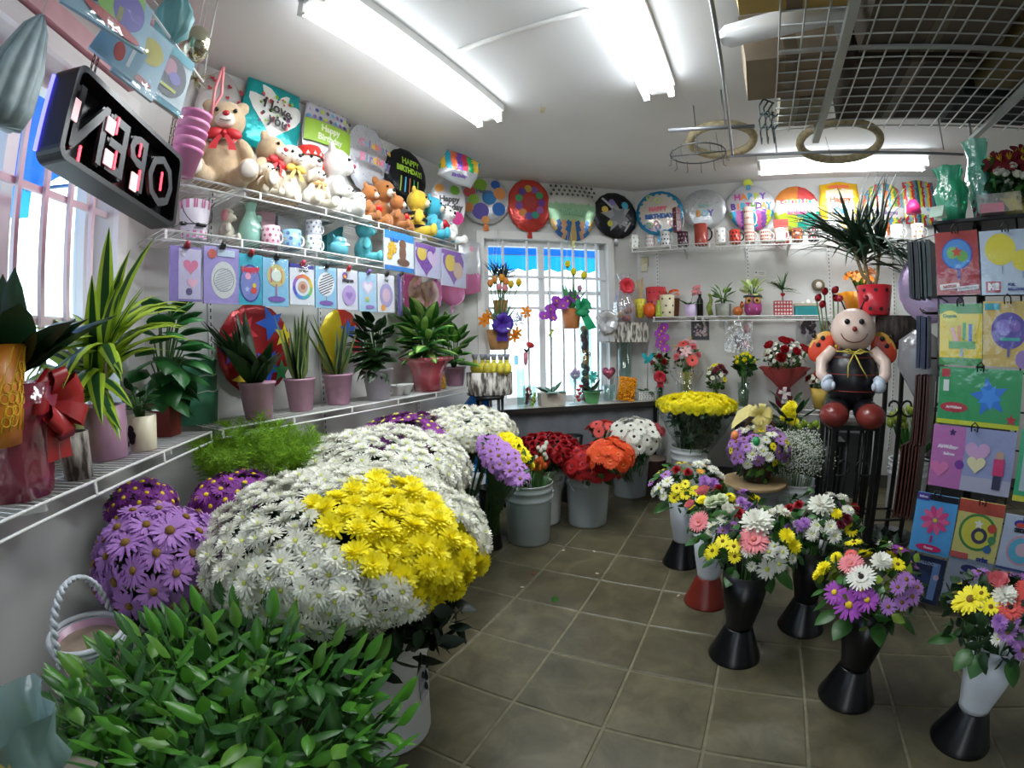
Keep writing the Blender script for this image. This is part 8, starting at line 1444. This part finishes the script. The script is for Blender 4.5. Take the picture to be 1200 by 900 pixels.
tissue('mint green cellophane wrapped gift on the left of the rack top', 1094, 198, 1136, 268, -.06, '#4fd0a8')
t, w, h = tissue('pale mint cellophane gift in a pink animal print bag on the rack top', 1130, 166, 1166, 250, -.14, '#8fe0cc', '#d8c8d4')
g = G(); R = random.Random(3)
for k in range(46): a = R.uniform(PI, 2 * PI); z = R.uniform(.05, .55) * h; r = w * .31; g.ball((r * math.cos(a), r * math.sin(a), z), (.009, .005, .011), 6, 4)
g.lathe([(w * .22, .003), (w * .30, h * .55), (w * .29, h * .55)], 20, m=1, capb=False); stuff(obj('printed_bag', g, [mat('#7a3a58', .5, var=.1), mat('#cfb8c8', .5, var=.08)], t))
P, w, h = onT(1166, 176, 1206, 262, -.1); t = thing('poinsettia_bouquet', 'dark red poinsettia bouquet with greenery at the right end of the rack top', 'bouquet', P, RZR); 
for k in range(9): a = k * 2.4; link('poinsettia', heads('lily', mat('#6a1420', .5, var=.2, trans=.1), EYEY), t, (.06 * math.cos(a), .04 * math.sin(a) - .03, h * (.72 + .2 * ((k * .6) % 1))), aim((math.cos(a) * .5, -1, .5)), .06)
for k in range(6): link('white_rose', heads('rose', PETW, EYEY), t, (.05 * math.cos(k), -.08, h * (.5 + .03 * k)), aim((0, -1, .6)), .02)
leaf_clump([(Vector((rnd(-.08, .08), rnd(-.06, .04), h * rnd(.2, .8))), Vector((rnd(-1, 1), rnd(-1, .2), rnd(-.2, 1)))) for _ in range(150)], .06, [LFD, LFM], t); g = G(); g.lathe([(.05, 0), (.06, h * .3), (.05, h * .3)], 16); obj('vase', g, mat('#c8b84a', .4, var=.2), t)
P, w, h = onK(1146, 238, 1200, 268, .0); t = thing('clear_lid_box', 'clear plastic box with pink contents lying on the rack front edge', 'box', Vector((P.x, P.y, ZT)), RZR); g = G(); g.box((0, 0, .035), (w * .95, .12, .07)); obj('box_shell', g, clear('#ffffff', .15, .06, .12), t, False); g = G(); g.box((-.03, 0, .02), (w * .5, .09, .035)); obj('contents', g, mat('#b84a6a', .5, var=.3), t, False)
P, w, h = onT(1092, 238, 1112, 262, .02); t = thing('gift_tag', 'pale green folded gift tag before the mint cellophane', 'tag', P, RZR - .3); g = G(); g.add([(-.03, 0, 0), (.03, 0, 0), (.03, -.02, .05), (-.03, -.02, .05), (.03, -.05, 0), (-.03, -.05, 0)], [(0, 1, 2, 3), (3, 2, 4, 5)]); obj('card', g, mat('#bcd4c4', .6), t, False)

for k, (x, y, sx, sy, h, c, lab) in enumerate(((.16, 3.80, .4, .26, .55, '#33373a', 'dark grey storage tote under the lowest back shelf behind the yellow chrysanthemums'), (.70, 3.80, .5, .3, .5, '#2b2d2e', 'black storage tote under the lowest back shelf behind the baby breath'), (1.75, 3.7, .5, .4, .6, '#45464a', 'grey storage tote at the back wall right of the lily pail'))):
    t = thing('storage_tote', lab, 'box', (x, y, 0)); g = G(); g.box((0, 0, h * .46), (sx * .9, sy * .9, h * .92), taper=1.08); obj('tote_body', g, mat(c, .5, var=.15), t, False); g = G(); g.box((0, 0, h * .95), (sx, sy, h * .07)); obj('tote_lid', g, mat('#26282a', .4, var=.1), t, False)
P = CP + ray(14, 868) * .86; t = thing('film_bundle', 'crumpled pale teal film bundle with a yellow edge at the lower left corner', 'bundle', (P.x, P.y, P.z - .08)); g = G(); g.lathe([(.03, 0), (.06, .03), (.055, .08), (.075, .13)], 22, wob=lambda a, i: 1 + .2 * math.sin(a * 5 + i)); obj('film', g, clear('#a8c4c4', .15, .12, .55, .6, 30), t); g = G(); g.strip([(.03, -.02, .02), (.05, -.03, .08), (.045, -.02, .15)], [.02, .03, .01], (.6, .6, 0)); obj('yellow_wrap', g, mat('#b8a83a', .5, var=.15), t)
t = thing('film_roll_box', 'plain cardboard box under the film bundle beside the ruscus', 'box', (P.x, P.y, 0), .6); hh = P.z - .082; g = G(); g.box((0, 0, hh / 2), (.14, .14, hh)); obj('box_body', g, mat('#7d756a', .7, var=.1), t, False)
# ================================================================== overhead wire grid and what lies on it
GZ = 2.15; GX0, GX1, GY0, GY1 = .205, 1.95, .55, 2.335; GREY = mat('#a8aaa8', .4, .3, .04)
t = thing('overhead_grid', 'grey wire grid rack hung under the ceiling and loaded with boxes', 'rack', (0, 0, 0)); me1 = me2 = None
n = int((GX1 - GX0) / .077)
for k in range(n + 1): g = G(); g.tube([(0, GY0, GZ), (0, GY1, GZ)], .0035, 5); me1 = me1 or mesh('grid_wire', g, GREY); link('grid_wire', me1, t, (GX0 + .077 * k, 0, 0))
n = int((GY1 - GY0) / .077)
for k in range(n + 1): g = G(); g.tube([(GX0, 0, GZ + .006), (GX1, 0, GZ + .006)], .0035, 5); me2 = me2 or mesh('grid_wire', g, GREY); link('grid_wire', me2, t, (0, GY0 + .077 * k, 0))
for x in (.425, 1.235): g = G(); g.box((x, (GY0 + GY1) / 2 + .06, GZ - .012), (.032, GY1 - GY0 + .12, .018)); obj('support_bar', g, mat('#b4b8b4', .4, .2, .04), t, False)
g = G(); g.box(((GX0 + GX1) / 2, 1.62, GZ - .006), (GX1 - GX0, .02, .008)); obj('cross_bar', g, GREY, t, False)
for x, y in ((.425, 2.44), (1.235, 2.44), (.425, .6), (1.235, .6), (1.9, 2.3), (1.9, .6)): g = G(); g.tube([(x, y, GZ - .02), (x, y, CH)], .008, 6); obj('hanger_rod', g, GREY, t)
ZG = GZ + .0105
def gbox(label, x0, y0, x1, y1, h, c, name='cardboard_box', cat='box', var=.1):
    t = thing(name, label, cat, ((x0 + x1) / 2, (y0 + y1) / 2, ZG)); g = G(); g.box((0, 0, h / 2), (x1 - x0, y1 - y0, h)); obj('box_body', g, mat(c, .7, var=var, scale=8), t, False); g = G(); g.box((0, 0, h / 2), (.05, y1 - y0 + .002, h + .002)); obj('tape', g, mat('#6a5e4c', .35, var=.05), t, False); return t
gbox('tall brown cardboard box jutting past the left edge of the overhead grid', .09, 1.68, .43, 2.0, .2, '#8a7a66'); gbox('yellowish flat carton at the near left end of the overhead grid', .08, .9, .42, 1.40, .2, '#b49a58'); gbox('pale carton at the far left end of the overhead grid', .23, 2.02, .44, 2.3, .06, '#a49e8c')
gbox('dark brown carton on the middle of the overhead grid', .50, 1.75, .98, 2.25, .17, '#4a4038'); gbox('grey brown carton over the near middle of the overhead grid', .5, 1.1, 1.0, 1.68, .2, '#5c5248'); gbox('tan carton over the right of the overhead grid', 1.05, 1.5, 1.45, 1.95, .16, '#6e5f3c'); gbox('dark grey carton at the right end of the overhead grid', 1.05, .9, 1.6, 1.42, .2, '#3a3a3e'); gbox('black carton at the far right of the overhead grid', 1.02, 2.0, 1.5, 2.3, .15, '#26262a'); gbox('dim brown carton at the outer right edge of the overhead grid', 1.55, 1.5, 1.92, 2.2, .18, '#4c463e')
def gbag(label, x, y, sx, sy, h, c, body=.5):
    t = thing('plastic_bag', label, 'bag', (x, y, ZG)); g = G(); g.ball((0, 0, h * .5), (sx, sy, h * .5), 18, 10); R = random.Random(int(x * 100)); g.v = [(a * (1 + R.uniform(-.12, .12)), b * (1 + R.uniform(-.12, .12)), max(0.001, z + R.uniform(-.01, .01))) for a, b, z in g.v]; obj('film', g, clear(c, .15, .15, body, .6, 30), t)
gbag('crumpled clear bag squeezed between the cartons on the overhead grid', .99, 1.62, .05, .10, .16, '#c8ccd0'); gbag('dark plastic bag on the near right of the overhead grid', 1.5, 1.44, .16, .04, .14, '#5a5a62', .7); gbag('bright green plastic bag at the near edge of the overhead grid', .30, .78, .16, .10, .15, '#3fc83a', .8); gbag('crumpled white bag at the far right of the overhead grid', 1.56, 2.27, .08, .05, .12, '#e0e2e4', .6)
t = thing('plastic_roll', 'white plastic wrapped roll poking out past the left edge of the overhead grid', 'roll', (.205, 1.42, ZG + .17), 0); t.location = (.2, 1.54, ZG + .058); a, b = Vector((.015, 1.60, ZG + .058)), Vector((.43, 1.50, ZG + .058)); o_ = Vector(t.location); g = G(); g.tube([a - o_, (a - o_).lerp(b - o_, .06), (a - o_).lerp(b - o_, .5), b - o_], [.026, .042, .045, .045], 16); obj('roll_film', g, clear('#e8eaec', .15, .12, .72, .3, 20), t)
for k in range(3):
    P = on_z(886 + 9 * k, 150 - 16 * k, GZ); P.x = GX0 - .03; t = thing('wire_clip', ('farthest', 'middle', 'nearest')[k] + ' dark wire display clip at the left edge of the overhead grid', 'clip', (P.x, P.y, GZ), .4 * k, 'wire clips on the overhead grid'); g = G()
    for x in (-.03, 0, .03): g.tube([(x, 0, 0), (x, .03, -.02), (x, .03, -.07), (x, -.02, -.06)], .004, 5)
    g.tube([(-.03, 0, 0), (.035, 0, 0)], .004, 5); obj('wire', g, mat('#3a4648', .4, .5), t)
# rods and the hanging ring under the ceiling
RODM = mat('#8a8c92', .35, .5, .04)
t = thing('hanging_rod', 'long thin metal rod running under the ceiling from the camera to the ring rack', 'rod', (0, 0, 0)); g = G(); g.tube([(0.003, .8, 2.2), (0, 2.72, 2.2)], .008, 8); obj('rod', g, RODM, t)
for y in (1.0, 2.2): g = G(); g.tube([(0, y, 2.2), (0, y, CH)], .004, 5); obj('hanger_wire', g, RODM, t)
t = thing('hanging_rod', 'metal cross rod under the ceiling above the mug shelf light', 'rod', (0, 0, 0)); g = G(); g.tube([(-.02, 2.705, 2.185), (1.34, 2.78, 2.185)], .008, 8); obj('rod', g, RODM, t)
for x in (.25, 1.2): g = G(); g.tube([(x, 2.73, 2.19), (x, 2.73, CH)], .004, 5); obj('hanger_wire', g, RODM, t)
t = thing('hanging_rod', 'short metal rod under the ceiling beside the straw hoop', 'rod', (0, 0, 0)); g = G(); g.tube([on_z(783, 153, 2.23), on_z(884, 148, 2.23)], .011, 8); obj('rod', g, RODM, t); g = G(); q = on_z(850, 150, 2.23); g.tube([(q.x, q.y, 2.23), (q.x, q.y, CH)], .004, 5); obj('hanger_wire', g, RODM, t)
P = on_z(818, 180, 2.16); t = thing('ring_rack', 'wire ring hanger with small hooks under the ceiling', 'hanger', (P.x, P.y, 2.16)); g = G(); g.tube(circ(.15, 0, 30), .004, 6, closed=True); g.tube([(-.15, 0, 0), (.15, 0, 0)], .004, 5); obj('ring', g, mat('#5a5f62', .4, .5), t)
for k in range(12): a = 2 * PI * k / 12; g = G(); g.tube([(.15 * math.cos(a), .15 * math.sin(a), .01), (.15 * math.cos(a), .15 * math.sin(a), -.05), (.165 * math.cos(a), .165 * math.sin(a), -.055)], .0022, 4); obj('hook', g, mat('#5a5f62', .4, .5), t)
g = G(); g.tube([(0, 0, 0), (0, 0, CH - 2.16)], .003, 5); obj('hanger_wire', g, RODM, t)
def hoop(label, px, py, r, rx):
    P = on_z(px, py, 2.27); t = thing('straw_hoop', label, 'wreath form', (P.x, P.y, 2.27), .3, rot=(rx, 0, .2)); g = G(); g.tube([(r * math.cos(a), r * .7 * math.sin(a), 0) for a in [2 * PI * k / 28 for k in range(28)]], .024, 8, closed=True); obj('hoop_body', g, mat('#b5a684', .8, var=.25, scale=40), t); g = G(); g.tube([(0, r * .7, 0), (0, r * .7, CH - 2.27)], .002, 4); obj('hanger_wire', g, RODM, t)
hoop('oval straw hoop hanging between the ring rack and the wire clips', 846, 164, .18, -.35); hoop('curved straw hoop hanging under the far edge of the overhead grid', 985, 166, .24, -.3)
g = G(); g.box((0, 0, 0), (.022, .06, .004)); P = on_z(636, 129, CH - .002); o = obj('ceiling_patch', g, mat('#cdbf9a', .7), None, False, loc=(P.x, P.y, CH - .002), rot=(0, 0, .5)); tag(o, 'small tan paper tag stuck on the ceiling between the two long lights', 'tag')
a, b = on_z(536, 60, CH - .012), on_z(690, 12, CH - .012); g = G(); g.tube([a, a.lerp(b, .5), b], .011, 8); o = obj('ceiling_conduit', g, mat('#dededa', .5), None); tag(o, 'white conduit joining the two long ceiling lights', 'conduit')
P = on_z(950, 168, 2.2); 
# ================================================================== open sign and things hanging by the near window
def wwp(px, py, off): C = CLW + NW * off; return on_p(px, py, C, NW)
A, B_, C_ = wwp(75, 75, .3), wwp(200, 190, .3), wwp(40, 185, .3); ctr = (A + wwp(197, 268, .3)) / 2; sw = (A - B_).length; sh = A.z - C_.z
t = thing('open_sign', 'black light box OPEN sign seen from behind hanging in the near window', 'sign', ctr, RZW, rot=(0, .095, RZW)); D_ = .075
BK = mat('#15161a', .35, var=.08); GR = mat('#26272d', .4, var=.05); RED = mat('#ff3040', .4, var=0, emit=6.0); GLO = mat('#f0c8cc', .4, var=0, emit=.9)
def rrect(w, h, r, n=5): 
    o = []
    for cx, cy, a0 in ((w / 2 - r, h / 2 - r, 0), (-w / 2 + r, h / 2 - r, PI / 2), (-w / 2 + r, -h / 2 + r, PI), (w / 2 - r, -h / 2 + r, 1.5 * PI)): o += [(cx + r * math.cos(a0 + PI / 2 * k / n), cy + r * math.sin(a0 + PI / 2 * k / n)) for k in range(n + 1)]
    return o[::-1]
g = G(); o1, o2 = rrect(sw, sh, .03), rrect(sw - .03, sh - .03, .02); n = len(o1); vs = []
for y in (-D_ / 2, D_ / 2): vs += [(a, y, b) for a, b in o1] + [(a, y, b) for a, b in o2]
fs = []
for k in range(n): k2 = (k + 1) % n; fs += [(k, n + k, n + k2, k2), (2 * n + k, 2 * n + k2, 3 * n + k2, 3 * n + k), (k, k2, 2 * n + k2, 2 * n + k), (n + k, 3 * n + k, 3 * n + k2, n + k2)]
g.add(vs, fs); obj('sign_frame', g, BK, t, False); g = G(); g.prism(rrect(sw - .028, sh - .028, .02), D_ * .2, D_ * .3); obj('back_panel', g, BK, t, False)
vs, fs = text_geo('OPEN', sh * .92, D_ * .4, .004); W_t = max(v[0] for v in vs) - min(v[0] for v in vs); mz = (max(v[1] for v in vs) + min(v[1] for v in vs)) / 2; k_ = (sw - .06) / W_t
g = G(); g.add([(-v[0] * k_, -v[2] - .004, v[1] - mz) for v in vs], [tuple(reversed(f)) for f in fs]); g2 = G(); g2.add([(v[0], v[1] + .0, v[2]) for v in g.v], g.f); obj('letter_housing', g, BK, t, False)
vs2, fs2 = text_geo('OPEN', sh * .92, .002, .002); g = G(); g.add([(-v[0] * k_, -.028 - v[2], v[1] - mz) for v in vs2], [tuple(reversed(f)) for f in fs2]); obj('letter_outline', g, GR, t, False)
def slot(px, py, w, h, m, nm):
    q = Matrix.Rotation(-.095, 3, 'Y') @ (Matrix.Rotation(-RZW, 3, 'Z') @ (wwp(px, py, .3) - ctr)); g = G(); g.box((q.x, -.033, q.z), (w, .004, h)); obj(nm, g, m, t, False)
for px, py, w, h in ((80, 184, .006, .045), (126, 150, .005, .05), (123, 190, .005, .05), (153, 178, .005, .04), (151, 213, .006, .06), (178, 214, .006, .06)): slot(px, py, w, h, RED, 'red_neon_strip')
for px, py, w, h in ((75, 131, .03, .055), (118, 150, .035, .04), (115, 188, .035, .04), (145, 215, .03, .05)): slot(px, py, w, h, GLO, 'window_glow_slot')  # slots emit to imitate window daylight showing through the sign
g = G(); g.tube([(-sw / 2 - .003, D_ / 2, -sh * .4), (-sw / 2 - .003, D_ / 2, sh * .4)], .005, 6); obj('blue_neon_strip', g, mat('#4a4aff', .4, var=0, emit=8.0), t); g = G(); g.tube([(-sw * .45, D_ / 2 + .006, 0), (sw * .45, D_ / 2 + .006, 0)], .008, 6); obj('pink_neon_tube', g, mat('#ff5a9a', .4, var=0, emit=12.0), t)
for x in (-.36, -.33, .42, .45):
    g = G(); L_ = 2.29 - (ctr.z + sh / 2); nl = int(L_ / .017); lk = None
    for k in range(nl): g.tube([(sw * x + .004 * math.cos(a) * (1 if k % 2 else .2), .004 * math.cos(a) * (.2 if k % 2 else 1), sh / 2 + .017 * k + .012 * math.sin(a)) for a in [2 * PI * i / 8 for i in range(8)]], .0016, 4, closed=True)
    obj('chain', g, mat('#5a4a44', .4, .5), t)
P = wwp(202, 266, .28); g = G(); P0 = P; q1, q2, q3 = wwp(212, 262, .26), wwp(232, 262, .26), wwp(252, 238, .2); o = obj('power_cord', G().tube([P0, q1, q2, q3], .003, 5), BLACK, None); tag(o, 'thin dark power cord with a switch running from the open sign', 'cord'); g = G(); m_ = wwp(217, 262, .26); g.tube([q1, m_], .008, 7); obj('inline_switch', g, BLACK, o)
# pleated grey cloth bundle
P = wwp(24, 88, .42); top, bot = wwp(44, 14, .42).z, wwp(20, 158, .42).z; t = thing('hanging_cloth', 'pleated blue grey cloth bundle hanging before the near window', 'cloth', (P.x, P.y, bot), RZW); H_ = top - bot; g = G(); g.lathe([(.004, 0), (.05, .005), (.06, H_ * .15), (.054, H_ * .5), (.03, H_ * .85), (.007, H_)], 72, sy=.6, wob=lambda a, i: 1 + .2 * abs(math.cos(a * 5)) - .1); g.v = [(x - .03 + .045 * (z / H_), y, z) for x, y, z in g.v]; obj('pleats', g, mat('#8c9fa6', .5, var=.25, scale=25), t); g = G(); g.tube([(.015, 0, H_), (.015, 0, CH - bot)], .002, 4); obj('string', g, WHITE_WIRE, t)
# packets hung high by the near window on a rail
def hp(label, x0, y0, x1, y1, card, ds, off, rz, tilt=.0, **k):
    P = wwp((x0 + x1) / 2, (y0 + y1) / 2, off); a, b = wwp(x0, (y0 + y1) / 2, off), wwp(x1, (y0 + y1) / 2, off); w = (a - b).length; h = abs(wwp((x0 + x1) / 2, y0, off).z - wwp((x0 + x1) / 2, y1, off).z); return packet(label, P, rz, w, h, card, ds, 'packets hung high by the near window', tilt=tilt, **k)
hp('large pale blue packet with a red oval label hanging high at the corner', 94, -28, 166, 40, '#8fb4c8', [('disc', .1, .25, .3, '#8ac04a'), ('disc', .22, .1, .2, '#6a5ab0'), ('rect', .12, -.05, .06, .3, '#8a8a3a'), ('disc', -.26, -.1, .11, '#20283a', .06), ('disc', .06, -.32, .36, '#c8484a', .11, -.15), ('text', 'Balloon', .09, .06, -.32, '#e8a8a0', -.15, .001)], .50, RZW - .25)
hp('white and blue packet tilted under the large pale blue one', 122, 38, 158, 82, '#a4c4d4', [('disc', .0, .0, .12, '#d0584a', .3, .4), ('rect', .25, .1, .08, .7, '#eef2f6', .1)], .46, RZW - .5, .35)
hp('pale packet with a small yellow balloon high on the wire', 152, 22, 186, 112, '#9cbccc', [('disc', .1, .15, .3, '#c8b84a', .2), ('disc', .1, -.34, .26, '#b05a5a', .05), ('rect', -.3, 0, .06, .9, '#2a4a6a')], .46, RZW - .3, .2)
hp('white packet with a dark oval balloon and turquoise edges high on the wire', 180, 46, 213, 130, '#c8d4d8', [('rect', 0, .42, 1, .16, '#4aa8b8'), ('disc', .06, .02, .38, '#5c5a62', .34), ('disc', 0, .14, .16, '#c88a9a', .14), ('disc', .16, .02, .14, '#8a7ac0', .1), ('rect', .06, -.18, .4, .05, '#c8c84a'), ('rect', 0, -.44, 1, .1, '#2a8aa0')], .46, RZW - .3, .15)
ra, rb_ = wwp(160, -10, .47), wwp(238, 96, .42); t = thing('hanging_wire', 'slanting white wire carrying the packets high by the near window', 'wire', (0, 0, 0)); g = G(); g.tube([ra, rb_], .004, 6); obj('wire', g, WHITE_WIRE, t); g = G(); g.tube([ra, (ra.x, ra.y, CH)], .003, 5); obj('hanger_wire', g, WHITE_WIRE, t); g = G(); g.tube([rb_, (rb_.x, rb_.y, CH)], .003, 5); obj('hanger_wire', g, WHITE_WIRE, t)
P = wwp(229, 52, .42); t = thing('silver_balloon', 'shiny silver foil ball balloon beside the high packets', 'balloon', P, RZW); g = G(); g.ball((0, 0, 0), (.05, .05, .062), 18, 12); obj('foil', g, mat('#c8c4ac', .1, .9, .05, 9, .4, 30), t); g = G(); g.tube([(0, 0, .06), (0, 0, CH - P.z)], .0015, 4); obj('string', g, WHITE_WIRE, t)
P = wwp(228, 92, .40); t = thing('tinsel_cluster', 'gold green tinsel tuft under the silver ball balloon', 'decoration', P, RZW); g = G(); R = random.Random(2)
for k in range(60): d = Vector((R.gauss(0, 1), R.gauss(0, 1), R.gauss(0, 1))).normalized() * R.uniform(.03, .06); g.strip([(0, 0, 0), d * .5, d], [.002, .003, .001], (.7, .7, 0))
stuff(obj('tinsel', g, mat('#b4b07a', .2, .6, .2), t)); g = G(); g.tube([(0, 0, 0), (0, 0, CH - P.z)], .001, 4); obj('string', g, WHITE_WIRE, t)
P = wwp(205, 18, .44); t = thing('tissue_tassel', 'turquoise tissue bundle hanging above the silver ball', 'decoration', P, RZW); g = G(); g.lathe([(.005, -.10), (.045, -.06), (.05, 0), (.03, .05), (.008, .09)], 28, wob=lambda a, i: 1 + .18 * math.sin(a * 8 + i)); obj('tissue', g, mat('#7fb4b8', .5, var=.15, trans=.3), t); g = G(); g.tube([(0, 0, .08), (0, 0, CH - P.z)], .001, 4); obj('string', g, WHITE_WIRE, t)
P = Vector((SW.x + DW.x * 2.3 + NW.x * .12, SW.y + DW.y * 2.3 + NW.y * .12, 2.33)); t = thing('corner_grid', 'white wire grid panel above the near window', 'rack', P, RZW)
for k in range(12): g = G(); g.tube([(-.6 + .1 * k, -.12, -.03), (-.6 + .1 * k, .12, -.03)], .003, 5); obj('grid_wire', g, WHITE_WIRE, t)
for k in range(4): g = G(); g.tube([(-.6, -.12 + .08 * k, -.03), (.5, -.12 + .08 * k, -.03)], .003, 5); obj('grid_wire', g, WHITE_WIRE, t)
for x in (-.5, .4): g = G(); g.tube([(x, 0, -.03), (x, 0, CH - P.z)], .003, 5); obj('hanger_wire', g, WHITE_WIRE, t)
